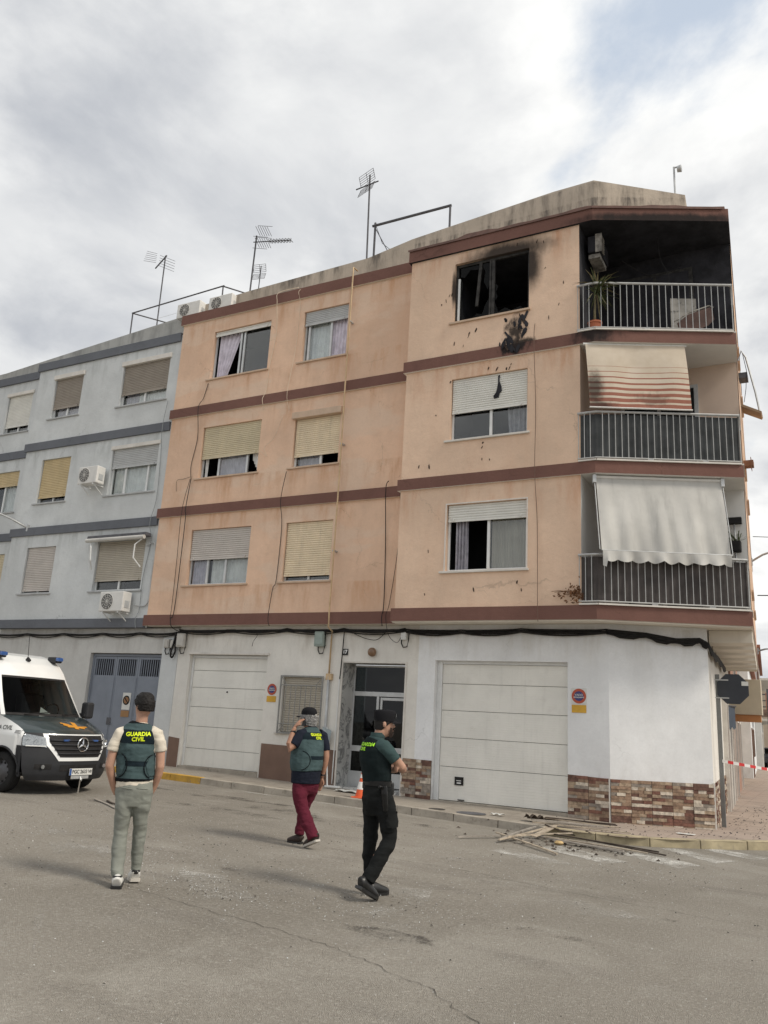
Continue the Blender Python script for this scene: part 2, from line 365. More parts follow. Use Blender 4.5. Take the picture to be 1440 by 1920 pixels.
for (cx, cy, rx, ry) in ((-8.4,12.2,1.0,.35), (-8.9,11.3,1.3,.28), (-10.7,10.3,.9,.16), (-5.7,7.56,.28,.07), (-1.4,8.7,.14,.05), (-7.0,12.0,.9,.3), (-9.6,12.9,1.1,.2), (-6.3,12.9,1.0,.2), (-11.5,12.6,1.2,.25), (-6.12,6.13,.045,.03), (-5.33,5.61,.045,.03), (-4.50,4.98,.045,.03), (-3.82,4.32,.045,.03), (-6.19,5.87,.045,.03), (-6.21,5.46,.045,.03), (-5.44,4.76,.045,.03), (-5.37,6.15,.045,.03), (-3.2,6.4,.5,.18), (-2.2,7.4,.7,.12)):
    mb = MB(); n = 22; ids = []
    for k in range(n):
        a = 2*math.pi*k/n; r_ = random.uniform(.65, 1.1); x = cx+rx*r_*math.cos(a); ids.append(mb.p(x, cy+ry*r_*math.sin(a), zg(x)+.006))
    mb.face(*ids); mb.build('damp_stain', m_damp, road, recalc=False)

# pavement and kerb
KERB = [(-40,14.3), (-12,14.25), (-8,14.15), (-5,13.95), (-3.7,13.78), (-2.9,13.88), (-2.2,14.3), (-1.4,14.98), (-.7,15.65), (-.1,16.5), (.2,17.6), (-2.1,60)]
WALL = [(-40,16.1), (-12,16.1), (-8,16.1), (-5,16.1), (-3.7,16.1), (-3.2,16.3), (-2.7,16.5), (-2.2,16.8), (-2.0,17.2), (-2.02,17.6), (-2.1,18.2), (-4.6,60)]
def lerp(a, b_, t): return tuple(a[i]+(b_[i]-a[i])*t for i in range(len(a)))
def pave_mat():
    m, g, b = newmat('pavement_tiles'); p = g.pos(); x, y, z = g.sep(p)
    red = g.smooth(x, -4.6, -2.6)
    base = g.mix(red, (.33, .295, .25), (.38, .305, .255))
    n = g.noise(p, 1.6, 7, .65); fine = g.noise(p, 40, 4, .7)
    c = g.mix(g.math('MULTIPLY', g.smooth(n, .45, .72), .5), base, (.15, .13, .11))
    c = g.mix(g.math('MULTIPLY', g.smooth(fine, .5, .75), .3), c, (.40, .36, .32))
    def line(v, per, wd):
        f = g.math('FRACT', g.math('DIVIDE', v, per)); return g.math('ADD', g.smooth(f, 0, wd, 1, 0), g.smooth(f, 1-wd, 1))
    gx = g.math('MAXIMUM', line(x, .4, .018), line(y, .4, .018))
    dg = g.math('MAXIMUM', line(g.math('ADD', x, y), .1, .10), line(g.math('SUBTRACT', x, y), .1, .10))
    ln = g.math('MAXIMUM', gx, g.math('MULTIPLY', dg, .45), clamp=True)
    c = g.mix(g.math('MULTIPLY', ln, .6), c, (.10, .085, .07))
    g.put(b.inputs['Base Color'], c); b.inputs['Roughness'].default_value = .9; b.inputs['Specular IOR Level'].default_value = .2
    g.put(b.inputs['Normal'], g.bump(g.math('SUBTRACT', g.math('MULTIPLY', fine, .4), ln), .5, .006)); return m
m_pave = pave_mat()
mb = MB(); prev = None
for i in range(len(KERB)-1):
    n = 40 if i in (0, len(KERB)-2) else 6
    for k in range(n + (i == len(KERB)-2)):
        kq = lerp(KERB[i], KERB[i+1], k/n); wq = lerp(WALL[i], WALL[i+1], k/n)
        ids = [mb.p(*lerp(kq, wq, t), zg(lerp(kq, wq, t)[0])+PAVE) for t in (0, .25, .5, .75, 1)]
        if prev:
            for j in range(4): mb.face(prev[j], ids[j], ids[j+1], prev[j+1])
        prev = ids
pavement = struct(mb.build('pavement', m_pave, smooth=True))
m_kerb = M('kerb_concrete', (.35, .315, .265), .9, .2, 2.5, .3, 40, dirt=.5)
m_kerby = M('kerb_yellow_paint', (.50, .30, .06), .85, .2, 4, .3, 40, dirt=.6, dirtcol=(.22,.19,.15))
m_kerbf = M('kerb_faded_yellow', (.38, .325, .215), .9, .2, 3, .3, 40, dirt=.6, dirtcol=(.24,.21,.17))
def kerb_at(s_):
    for a, b_ in zip(KERB[:-1], KERB[1:]):
        L = math.dist(a, b_)
        if s_ <= L: return Vector(lerp(a, b_, s_/L))
        s_ -= L
    return Vector(KERB[-1])
tot = sum(math.dist(a, b_) for a, b_ in zip(KERB[:-1], KERB[1:]))
s_ = 22.2; step = .85
while s_ < 43:
    a = kerb_at(s_+.006); b_ = kerb_at(s_+step-.006); t = (b_-a).normalized(); nn = Vector((-t.y, t.x))
    mb = MB(); h = PAVE + .012 + random.uniform(-.004, .006)
    A = [a-nn*.012, b_-nn*.012, b_+nn*.15, a+nn*.15]
    mb.hexa([(q.x, q.y, zg(q.x)-.05) for q in A], [(q.x+(nn.x*.012 if k < 2 else 0), q.y+(nn.y*.012 if k < 2 else 0), zg(q.x)+h) for k, q in enumerate(A)])
    xm = (a.x+b_.x)/2
    mt = m_kerby if -14.6 < xm < -11.7 else (m_kerbf if xm > -3.9 else m_kerb)
    mb.build('kerb_stone', mt, pavement, bevel=.012); s_ += step
for (sa, sb) in ((0, 22.2), (s_, tot)):
    mb = MB(); n = 30; prev = None
    for k in range(n+1):
        q = kerb_at(sa+(sb-sa)*k/n); t = (kerb_at(min(tot, sa+(sb-sa)*k/n+.3))-kerb_at(max(0, sa+(sb-sa)*k/n-.3))).normalized(); nn = Vector((-t.y, t.x))
        ids = [mb.p(q.x-nn.x*.012, q.y-nn.y*.012, zg(q.x)-.05), mb.p(q.x, q.y, zg(q.x)+PAVE+.012), mb.p(q.x+nn.x*.15, q.y+nn.y*.15, zg(q.x)+PAVE+.012)]
        if prev:
            for j in range(2): mb.face(prev[j], ids[j], ids[j+1], prev[j+1])
        prev = ids
    mb.build('kerb_run', m_kerb, pavement)
strip('gutter_line', [(-10.6,14.05),(-8.75,13.98),(-6.85,13.85),(-5.9,13.78)], .03, m_paint, road, jit=.01)

# ================================================================== BUILDINGS: shared builders
def wall_holes(mb, u0, u1, z0, z1, holes, v, depth, pits=()):
    U = sorted(set([u0, u1] + [q for h in holes for q in h[:2]])); Z = sorted(set([z0, z1] + [q for h in holes for q in h[2:4]]))
    U = [q for q in U if u0 <= q <= u1]; Z = [q for q in Z if z0 <= q <= z1]
    ins = lambda u, z: any(h[0] < u < h[1] and h[2] < z < h[3] for h in holes)
    ix = {}
    def P_(u, z):
        if (u, z) not in ix: ix[(u, z)] = mb.p(u, v, z)
        return ix[(u, z)]
    for a, b_ in zip(U[:-1], U[1:]):
        for c, d_ in zip(Z[:-1], Z[1:]):
            if not ins((a+b_)/2, (c+d_)/2): mb.face(P_(a, c), P_(b_, c), P_(b_, d_), P_(a, d_))
    for (a, b_, c, d_) in [h[:4] for h in holes]:
        for q in (((a,c),(a,d_)), ((b_,d_),(b_,c)), ((a,d_),(b_,d_)), ((b_,c),(a,c))):
            (ua, za), (ub, zb) = q
            mb.poly([(ua, v, za), (ub, v, zb), (ub, v-depth, zb), (ua, v-depth, za)])
def shutter_mesh(T, u0, u1, z0, z1, v, pitch=.052):
    mb = MB(T); n = max(1, round((z1-z0)/pitch)); pz = (z1-z0)/n; rows = []
    for k in range(n):
        b0 = z0+k*pz
        rows += [(b0+.003, v-.012), (b0+.008, v+.002), (b0+pz*.55, v+.008), (b0+pz-.008, v+.003), (b0+pz-.004, v-.012)]
    ids = [(mb.p(u0, vv, zz), mb.p(u1, vv, zz)) for zz, vv in rows]
    for a, b_ in zip(ids[:-1], ids[1:]): mb.face(a[0], a[1], b_[1], b_[0])
    return mb
def curtain(T, pts_top, pts_bot, v, amp=.03, waves=7):
    mb = MB(T)
    def f(s_, t):
        a = lerp(pts_top[0], pts_top[1], s_); b_ = lerp(pts_bot[0], pts_bot[1], s_); q = lerp(a, b_, t)
        return (q[0], v + amp*math.sin(s_*waves*6.283) + .4*amp*math.sin(s_*waves*13+t*3), q[1])
    mb.grid(f, 48, 6); return mb
def window(bld, T, u0, u1, z0, z1, v=0, sz=None, sm='white', fr=None, cuts=(.5,), panes=None, curt=(), sill=True, box=None, sillmat=None, rec=.13, surround=None, lbl=None):
    """frame with mullions, one pane per light, roller shutter down to sz, sill, curtains, dark room behind"""
    fr = fr or m_alu; fv = v-rec+.03; e = .045; top = z1 if sz is None else z1
    mb = MB(T)
    mb.box(u0+.002, u0+e, fv-.05, fv, z0+.002, top-.002); mb.box(u1-e, u1-.002, fv-.05, fv, z0+.002, top-.002)
    mb.box(u0+e, u1-e, fv-.05, fv-.002, z0+.002, z0+e); mb.box(u0+e, u1-e, fv-.05, fv-.002, top-e, top-.002)
    us = [u0+e] + [u0+(u1-u0)*c for c in cuts] + [u1-e]
    for c in us[1:-1]: mb.box(c-.03, c+.03, fv-.045, fv+.006, z0+e, top-e)
    win = mb.build('window', fr, bld, bevel=.004, label=lbl)
    panes = panes if panes is not None else range(len(us)-1)
    for k in panes:
        mb = MB(T); mb.box(us[k]+.0, us[k+1]-.0, fv-.034, fv-.026, z0+e, top-e); mb.build('pane', m_glass, win)
    mb = MB(T); v1 = v-rec-.03; v2 = v-rec-1.1
    A = [(u0, v1, z0), (u1, v1, z0), (u1, v1, z1), (u0, v1, z1)]; B = [(a, v2, c) for a, _, c in A]
    for k in range(4): mb.poly([A[k], A[(k+1) % 4], B[(k+1) % 4], B[k]])
    mb.poly(B); mb.build('room', m_dark, win, recalc=False)
    if sz is not None:
        mb = shutter_mesh(T, u0+.02, u1-.02, sz+.03, z1, v-.055)
        mb.box(u0+.02, u1-.02, v-.065, v-.042, sz-.012, sz+.03)
        for uu_ in (u0+.14, u1-.14): mb.box(uu_-.012, uu_+.012, v-.042, v-.02, sz+.006, sz+.05)
        mb.build('shutter', m_sh[sm] if isinstance(sm, str) else sm, win)
    if sill:
        mb = MB(T); mb.box(u0-.12, u1+.06, v-rec, v+.05, z0-.045, z0-.002); mb.build('sill', sillmat or m_sillp, win, bevel=.005)
    if box:
        mb = MB(T); mb.box(u0-.05, u1+.05, v-.04, v+box[0], z1-.01, z1+box[1]); mb.build('shutter_box', box[2], win, bevel=.01)
    for (a, b_, c, d_, mt, wv) in curt:
        curtain(T, a if isinstance(a[0], tuple) else ((a[0], z1-.03), (a[1], z1-.03)), b_ if isinstance(b_[0], tuple) else ((b_[0], z0+.03), (b_[1], z0+.03)), v-rec-c*.45, d_, wv).build('curtain', mt, win, smooth=True)
    if surround:
        mb = MB(T); s1 = .03
        mb.box(u0-s1, u0-.002, v+.002, v+.012, z0, z1); mb.box(u1+.002, u1+s1, v+.002, v+.012, z0, z1); mb.box(u0-s1, u1+s1, v+.002, v+.0125, z1+.002, z1+s1)
        mb.build('surround', surround, win)
    return win
m_sillp = M('sill_pale', (.56, .42, .31), .7, .1, 4); m_sillb = M('sill_greyblue', (.42, .43, .43), .7, .08, 4); m_sillw = M('sill_white', (.66, .63, .58), .6, .08, 4)
m_patchw = M('white_patch_paint', (.72, .66, .60), .9, .08, 5, .2)

# ------------------------------------------------------------------ the peach apartment block
peach = thing('apartment_building', 'peach rendered corner apartment block with brown bands and a burnt-out top floor flat', 'building', (-8.5, 15.85, .2))
T0 = frame((0, 15.6), 0); TR_ = frame((0, 15.2), 0); TG = frame((0, 15.85), 0)
CH = R(24.3); TC = frame((-3.58, 15.85), CH); TS = frame((-1.89, 16.62), R(93.2)); TCU = frame((-3.62, 15.14), CH)
SD = Vector((math.cos(R(93.2)), math.sin(R(93.2))))
wl = [(-14.13,-12.22,10.42,11.83), (-11.17,-9.84,10.42,11.83), (-14.13,-12.22,7.60,9.02), (-11.17,-9.84,7.60,8.86), (-14.13,-12.22,4.76,6.20), (-11.17,-9.84,4.76,6.20)]
mb = MB(T0); wall_holes(mb, -15.3, -7.9, 3.74, 12.5, wl, 0, .16)
mb.poly([(-15.3, 0, 3.74), (-15.3, 0, 12.5), (-15.3, -10.4, 12.5), (-15.3, -10.4, 3.74)])
mb.build('wall', m_peach, peach, recalc=False)
wr = [(-6.78,-5.02,10.47,11.95), (-6.77,-5.03,7.65,9.08), (-6.77,-5.02,4.77,6.20)]
mb = MB(TR_); wall_holes(mb, -7.9, -3.92, 3.74, 12.5, wr, 0, .16)
mb.poly([(-7.9, 0, 3.74), (-7.9, 0, 12.5), (-7.9, -.4, 12.5), (-7.9, -.4, 3.74)])
mb.build('wall', m_peach_r, peach, recalc=False, label='peach wall with soot around the burnt window')
# floor slabs whose painted edges are the brown bands
def slab(name, outline, z0, z1, side, under, top=None, inset=0):
    mb = MB(); a = [mb.p(*q, z0) for q in outline]; b_ = [mb.p(*q, z1) for q in outline]
    mb.cur = 0; mb.bridge(a, b_); mb.cur = 1; mb.face(*a[::-1]); mb.cur = 2; mb.face(*b_)
    return mb.build(name, [side, under, top or under], peach, recalc=False)
sx = lambda y: -1.05 + (y-16.30)*SD.x/SD.y
OUTR = [(-7.96,15.14), (-3.62,15.14), (-1.05,16.30), (sx(26), 26), (-7.96,26)]
OUTL = [(-15.36,15.54), (-7.97,15.54), (-7.97,26), (-15.36,26)]
m_floor = M('balcony_floor', (.30, .22, .18), .8, .15, 3)
for k, (z0, z1) in enumerate(((3.74,4.01), (6.60,6.85), (9.40,9.66), (12.23,12.53))):
    slab('floor_band', OUTR, z0, z1, m_band, m_soot if k == 3 else (m_soffit if k == 0 else m_loggia), m_soot if k == 2 else m_floor)
    slab('floor_band', OUTL, z0, z1, m_band, m_soffit, m_floor)
# thin pale drip moulding under the lowest band
mb = MB(); q = [(-7.93,15.17), (-3.61,15.17), (-1.09,16.31)]
for a, b_ in zip(q[:-1], q[1:]):
    mb.hexa([(*a, 3.715), (*b_, 3.715), (b_[0], b_[1]+.3, 3.715), (a[0], a[1]+.3, 3.715)], [(*a, 3.738), (*b_, 3.738), (b_[0], b_[1]+.3, 3.738), (a[0], a[1]+.3, 3.738)])
mb.build('drip_moulding', m_soffit, peach)
# windows
window(peach, T0, *wl[0], sz=11.70, sm='white', cuts=(.46,.52), panes=(2,), curt=[(((-14.05,11.75),(-13.28,11.75)), ((-14.05,10.45),(-13.72,10.45)), .12, .02, m_curt_l, 5)], lbl='window half open with a lilac curtain blowing aside')
window(peach, T0, *wl[1], sz=11.45, sm='grey', cuts=(.10,.60), panes=(0,1), curt=[((-10.4,-9.88), (-10.4,-9.88), .12, .02, m_curt_l, 5), ((-11.15,-10.4), (-11.15,-10.4), .22, .015, m_curt, 6)])
window(peach, T0, *wl[2], sz=8.14, sm='yellow', cuts=(.30,.78), panes=(1,), curt=[((-12.60,-12.25), ((-12.5,8.0),(-12.3,7.65)), .1, .03, m_curt, 4), ((-14.1,-13.95), (-14.05,-13.98), .1, .02, m_curt, 2), ((-13.6,-12.7), (-13.6,-12.7), .25, .01, m_curt_l, 8)])
window(peach, T0, *wl[3], sz=7.88, sm='ivory', cuts=(.58,), panes=(0,), box=(.10, .16, m_sillp), curt=[((-11.1,-10.45), (-11.1,-10.45), .25, .01, m_curt_l, 5)], fr=m_whitefr)
window(peach, T0, *wl[4], sz=5.42, sm='pinkish', cuts=(.30,.60), curt=[((-14.1,-13.6), (-14.1,-13.6), .15, .02, m_curt_l, 5), ((-13.5,-12.25), (-13.5,-12.25), .2, .015, m_curt, 9)])
window(peach, T0, *wl[5], sz=4.90, sm='ivory', cuts=(.52,), panes=(0,1))
window(peach, TR_, *wr[1], sz=8.28, sm='white', fr=m_whitefr, cuts=(.52,), curt=[((-5.6,-5.1), (-5.5,-5.1), .3, .03, m_curt_g, 4)], sillmat=m_sillw)
window(peach, TR_, *wr[2], sz=5.84, sm='white', fr=m_whitefr, cuts=(.52,), panes=(1,), curt=[((-6.62,-6.34), (-6.62,-6.34), .14, .035, m_curt_g, 4), ((-5.85,-5.06), (-5.85,-5.06), .35, .012, m_sh['beige'], 14)], sillmat=m_sillw, surround=m_patchw, lbl='window with one sash open and a striped grey curtain')  # brick reflection in the right pane is painted in as a beige sheet behind
# burnt window
u0, u1, z0, z1 = wr[0]
mb = MB(TR_)
mb.box(u0+.002, u0+.05, -.14, -.08, z0, z1); mb.box(u1-.05, u1-.002, -.14, -.08, z0, z1); mb.box(u0, u1, -.14, -.081, z1-.06, z1-.002); mb.box(u0+.05, u1-.05, -.14, -.081, z0+.002, z0+.05)
for c, wd in ((-5.88, .035), (-5.95, .02)): mb.box(c-wd, c+wd, -.13, -.078, z0+.05, z1-.06)
mb.hexa([(-6.30,-.12,z0+.35), (-6.24,-.12,z0+.35), (-6.24,-.08,z0+.35), (-6.30,-.08,z0+.35)], [(-6.22,-.12,z1-.06), (-6.15,-.12,z1-.06), (-6.15,-.08,z1-.06), (-6.22,-.08,z1-.06)])
bw = mb.build('window', m_char, peach, label='burnt-out window with charred frame and broken panes')
mb = MB(TR_); mb.box(u0+.052, u0+.10, -.125, -.085, z0+.05, z1-.35); mb.build('sash', m_whitefr, bw)
def shard(pts):
    mb = MB(TR_); mb.prism([(a, -.115, c) for a, c in pts], (0, .006, 0)); mb.build('broken_pane', m_shard, bw)
m_shard = glass_mat('sooty_glass', (.06, .06, .06), 1.25, .15)
shard([(u0+.1,z0+.05),(u0+.22,z0+.05),(u0+.15,z0+.45),(u0+.12,z0+.7),(u0+.16,z1-.5),(u0+.1,z1-.35)]); shard([(u0+.1,z1-.06),(u0+.62,z1-.06),(u0+.5,z1-.20),(u0+.33,z1-.16),(u0+.2,z1-.33),(u0+.1,z1-.3)])
shard([(-5.98,z0+.05),(-6.35,z0+.05),(-6.28,z0+.18),(-6.14,z0+.14),(-6.06,z0+.38),(-5.98,z0+.5)]); shard([(-5.98,z1-.06),(-6.18,z1-.06),(-6.08,z1-.3),(-6.12,z1-.52),(-6.02,z1-.75),(-5.98,z1-.6)])
shard([(-5.84,z0+.05),(-5.1,z0+.05),(-5.25,z0+.16),(-5.45,z0+.1),(-5.6,z0+.2),(-5.76,z0+.12),(-5.84,z0+.4)]); shard([(-5.84,z0+.4),(-5.78,z0+.5),(-5.82,z0+.62),(-5.76,z0+.75),(-5.84,z0+.85)])
mb = MB(TR_); A = [(u0,-.16,z0),(u1,-.16,z0),(u1,-.16,z1),(u0,-.16,z1)]; B = [(a,-2.2,c) for a,_,c in A]
for k in range(4): mb.poly([A[k], A[(k+1)%4], B[(k+1)%4], B[k]])
mb.poly(B); mb.build('room', m_soot, bw, recalc=False)
mb = MB(TR_); mb.box(u0-.1, u1+.04, -.15, .05, z0-.05, z0-.003); mb.build('sill', m_sillp, bw, bevel=.005)
# scorch flakes and drips thrown on the render
m_scorch = M('scorch_mark', (.05, .034, .026), .95, .5, 12)
wall_r = [o for o in peach.children if o.get('label', '').startswith('peach wall')][0]
rs = random.Random(3)
for (x, z) in ((-7.09,10.98),(-6.84,11.18),(-6.9,11.17),(-6.98,11.05),(-6.23,10.18),(-6.4,10.07),(-6.38,10.14),(-6.52,9.85),(-6.74,9.94),(-4.66,11.36),(-4.85,12.06),(-4.26,10.92),(-4.36,10.43),(-4.58,10.16),(-5.4,9.22),(-5.43,9.14),(-5.91,9.21),(-5.72,9.16),(-5.5,9.13),(-6.0,7.51),(-6.01,7.42),(-6.01,7.15),(-5.84,7.12),(-7.48,7.13),(-7.23,7.1),(-7.12,8.28),(-6.8,9.02),(-6.12,4.37),(-5.11,4.34),(-5.2,4.5),(-7.21,4.3),(-7.17,5.22),(-5.3,12.1),(-4.7,12.0)):
    mb = MB(TR_); n = 9; L = rs.uniform(.025, .065); wd = rs.uniform(.008, .022); tl = rs.uniform(-.3, .5); pts = []
    for k in range(n):
        a = 2*math.pi*k/n; r_ = rs.uniform(.5, 1.15); px, pz = wd*math.cos(a)*r_, L*math.sin(a)*r_
        pts.append((x+px+pz*tl, .003, z+pz))
    mb.prism(pts, (0, .004, 0)); mb.build('scorch_mark', m_scorch, wall_r)
for k in range(26):   # charred blistered render hanging below the burnt window
    x = rs.uniform(-5.66, -5.06); z = rs.uniform(9.5, 10.38); mb = MB(TR_); n = 8; L = rs.uniform(.05, .16); wd = rs.uniform(.02, .06); tl = rs.uniform(-.6, .6)
    pts = [(x+wd*math.cos(6.283*q/n)*rs.uniform(.5,1.2)+L*math.sin(6.283*q/n)*tl, .004+.062*(z < 9.68), z+L*math.sin(6.283*q/n)*rs.uniform(.7,1.1)) for q in range(n)]
    mb.prism(pts, (0, rs.uniform(.006, .02), 0)); mb.build('charred_flake', m_soot if rs.random() < .8 else m_scorch, wall_r)
sh8 = [c for o in peach.children for c in o.children if c.name.startswith('shutter') and abs(c.bound_box[0][0]+8.5+6.75) < .05]
# melted hole in the white shutter
mb = MB(TR_)
pts = [(-5.70,.0,9.02),(-5.66,0,9.03),(-5.67,0,8.9),(-5.63,0,8.78),(-5.61,0,8.66),(-5.66,0,8.6),(-5.68,0,8.52),(-5.78,0,8.50),(-5.80,0,8.56),(-5.74,0,8.64),(-5.72,0,8.72),(-5.70,0,8.86)]
mb.prism([(a, -.046, c) for a, b_, c in pts], (0, .012, 0)); mb.build('melted_patch', m_soot, [o for o in peach.children if o.name.startswith('window')][6])
# ------------------------------------------------------------------ loggias on the cut corner
YBK = 17.15
for k, (z0, z1) in enumerate(((4.01,6.60), (6.85,9.40), (9.66,12.23))):
    wm = (m_loggia, m_loggia_b, m_soot)[k]
    mb = MB(); e = .003
    mb.poly([(-3.92, 15.2, z0), (-3.92, YBK, z0), (-3.92, YBK, z1), (-3.92, 15.2, z1)])
    mb.poly([(-3.92, YBK, z0), (-1.12, YBK, z0), (-1.12, YBK, z1), (-3.92, YBK, z1)])
    lw = mb.build('loggia_wall', wm, peach, recalc=False, label=('white loggia wall', 'beige loggia wall', 'soot-blackened loggia wall')[k])
    # dark glazed doors on the back wall
    mb = MB(); mb.box(-3.5, -1.9, YBK-.06, YBK-.004, z0+.02, z0+2.15); dr = mb.build('balcony_door', m_char if k == 2 else m_alu, lw)
    mb = MB(); mb.box(-3.42, -2.74, YBK-.075, YBK-.062, z0+.1, z0+2.07); mb.box(-2.66, -1.98, YBK-.075, YBK-.062, z0+.1, z0+2.07); mb.build('door_panes', m_soot if k == 2 else m_dark, lw)
m_rail = M('railing_grey_paint', (.44, .44, .43), .45, .1, 8, spec=.5, metal=.2)
m_mesh_k = [M('brown_privacy_sheet', (.075, .066, .063), .9, .25, 3, streak=.3), M('green_privacy_sheet', (.058, .062, .064), .9, .25, 3, streak=.3)]
RP = [Vector((-3.95, 15.17)), Vector((-3.60, 15.17)), Vector((-1.09, 16.305)), Vector((sx(17.13)-.04, 17.13))]
for k, zf in enumerate((4.01, 6.85, 9.66)):
    zt = zf + (.97, 1.03, 1.08)[k]
    mb = MB()
    for a, b_ in zip(RP[:-1], RP[1:]):
        t = (b_-a).normalized()
        for zz, r_ in ((zt, .026), (zf+.075, .014)): mb.cyl((a.x-t.x*.02, a.y-t.y*.02, zz), (b_.x+t.x*.02, b_.y+t.y*.02, zz), r_, 8)
    rl = mb.build('balcony_railing', m_rail, peach, smooth=40)
    mb = MB()   # pale coping lip on the slab edge
    for a, b_ in zip(RP[:-1], RP[1:]):
        t = (b_-a).normalized(); nn = Vector((t.y, -t.x)); A = [a-nn*.10, b_-nn*.10, b_+nn*.055, a+nn*.055]
        mb.hexa([(q.x, q.y, zf+.002) for q in A], [(q.x, q.y, zf+.032) for q in A])
    mb.build('coping', m_sillw, rl)
    for si, (a, b_) in enumerate(zip(RP[:-1], RP[1:])):
        L = (b_-a).length; n = max(2, round(L/(.128 if k < 2 else .131)))
        if si == 1:
            for f in (.38, .76):
                q = a.lerp(b_, f); mb = MB(); mb.box(q.x-.05, q.x+.05, q.y-.03, q.y+.02, zf+.03, zf+.075); mb.build('rail_foot', m_rail, rl)
        for i in range(0 if si == 0 else 1, n+(si == 2)):
            q = a.lerp(b_, i/n); mb = MB(); mb.box(q.x-.0065, q.x+.0065, q.y-.009, q.y+.009, zf+.075, zt); mb.build('baluster', m_rail, rl)
    if k < 2:
        mb = MB()
        for a, b_ in zip(RP[:-1], RP[1:]):
            t = (b_-a).normalized(); nn = Vector((-t.y, t.x))*.03
            mb.grid(lambda s_, v_: (a.x+nn.x+(b_.x-a.x)*s_, a.y+nn.y+(b_.y-a.y)*s_+.006*math.sin(s_*23+k), zf+.09+v_*(zt-zf-.13)), 24, 2)
        mb.build('privacy_sheet', m_mesh_k[k], rl, label=('torn brown privacy sheet tied inside the railing', 'dark green privacy sheet tied inside the railing')[k])
# side facade over the side street
TSU = frame((-1.11, 17.15), R(93.2))
mb = MB(TSU); wall_holes(mb, 0, 8.9, 3.9, 12.4, [(1.5,2.6,4.8,6.2),(1.5,2.6,7.6,9.0),(1.5,2.6,10.4,11.8),(4.5,5.8,4.8,6.2),(4.5,5.8,7.6,9.0),(4.5,5.8,10.4,11.8)], 0, .16); mb.build('side_wall', m_peach, peach, recalc=False)
for zz in (4.8, 7.6, 10.4):
    for ua in (1.5, 4.5): window(peach, TSU, ua, ua+1.1 if ua == 1.5 else ua+1.3, zz, zz+1.4, sz=zz+.5, sm='white')
# ribs under the overhang
for k in range(6): mb = MB(TS); mb.box(.25+k*1.25, .25+k*1.25+.62, .02, .80, 3.50, 3.738); mb.build('soffit_rib', m_soffit, peach, bevel=.01)
# roof parapet, slightly stepped, following the cut corner
pts = [(-15.7,15.95,12.98), (-13.33,15.95,13.12), (-9.6,15.95,13.23), (-8.32,15.95,13.46), (-6.5,15.95,13.62), (-4.68,15.9,13.74), (-3.75,15.85,13.73), (-1.93,16.67,13.37), (-2.4,26,13.3)]
mb = MB(); prev = None
for (x, y, z) in pts:
    ids = [mb.p(x, y, 12.4), mb.p(x, y, z), mb.p(x-.02, y+.2, z), mb.p(x-.02, y+.2, 12.4)]
    if prev:
        for j in range(3): mb.face(prev[j], ids[j], ids[j+1], prev[j+1])
    prev = ids
mb.build('parapet', m_parapet, peach)
mb = MB(); mb.poly([(-15.6,16.1,12.6), (-2.0,16.8,12.6), (-2.4,26,12.6), (-15.6,26,12.6)]); mb.build('roof_terrace', m_kerb, peach, recalc=False)
# ragged metal flashing peeling off the top band
m_flash = M('brown_flashing', (.16, .085, .065), .5, .2, 6, spec=.5)
mb = MB(); rs = random.Random(5); prev = None
path = [(-7.98+.25*i, 15.11) for i in range(18)] + [(-3.62+.25*i*math.cos(CH), 15.11+.25*i*math.sin(CH)) for i in range(12)]
for i, (x, y) in enumerate(path):
    z = 12.53 + (rs.uniform(0, .035) if rs.random() < .6 else .004) + (.05 if 5 < i < 9 else 0); ids = (mb.p(x, y, 12.505), mb.p(x, y-.008, z+.02), mb.p(x, y+.12, z+.03))
    if prev: mb.face(prev[0], ids[0], ids[1], prev[1]); mb.face(prev[1], ids[1], ids[2], prev[2])
    prev = ids
mb.build('flashing', m_flash, peach)

# ------------------------------------------------------------------ ground floor of the peach block
zl = lambda x: zg(x)+PAVE-.03
gl_holes = [(-13.92,-11.55,.1,3.05), (-11.05,-9.95,1.33,2.57), (-9.45,-7.9,.0,2.92)]
mb = MB(TG); wall_holes(mb, -14.32, -7.6, -.1, 3.74, gl_holes, 0, .16); mb.build('ground_floor_wall', m_cream, peach, recalc=False)
mb = MB(TG); wall_holes(mb, -7.6, -3.58, -.1, 3.74, [(-7.2,-4.37,-.05,3.0)], 0, .18); mb.build('ground_floor_wall', m_white, peach, recalc=False)
mb = MB(TC); wall_holes(mb, 0, 1.86, -.1, 3.74, [], 0, .1); mb.build('corner_wall', m_white, peach, recalc=False)
mb = MB(TS); wall_holes(mb, 0, 9.4, -.1, 3.74, [(3.3,3.9,1.0,2.6),(4.7,5.5,0,2.5),(6.2,7.0,0,2.6),(7.6,8.6,0,2.7)], 0, .2); mb.build('side_ground_wall', m_cream, peach, recalc=False)
# brown dado, set proud
for a, b_ in ((-14.30,-13.97), (-11.50,-9.50)):
    mb = MB(TG); mb.hexa([(a, -.01, -.1), (b_, -.01, -.1), (b_, .018, -.1), (a, .018, -.1)], [(a, -.01, 1.05), (b_, -.01, 1.02), (b_, .018, 1.02), (a, .018, 1.05)])
    mb.build('dado', m_brown, peach)
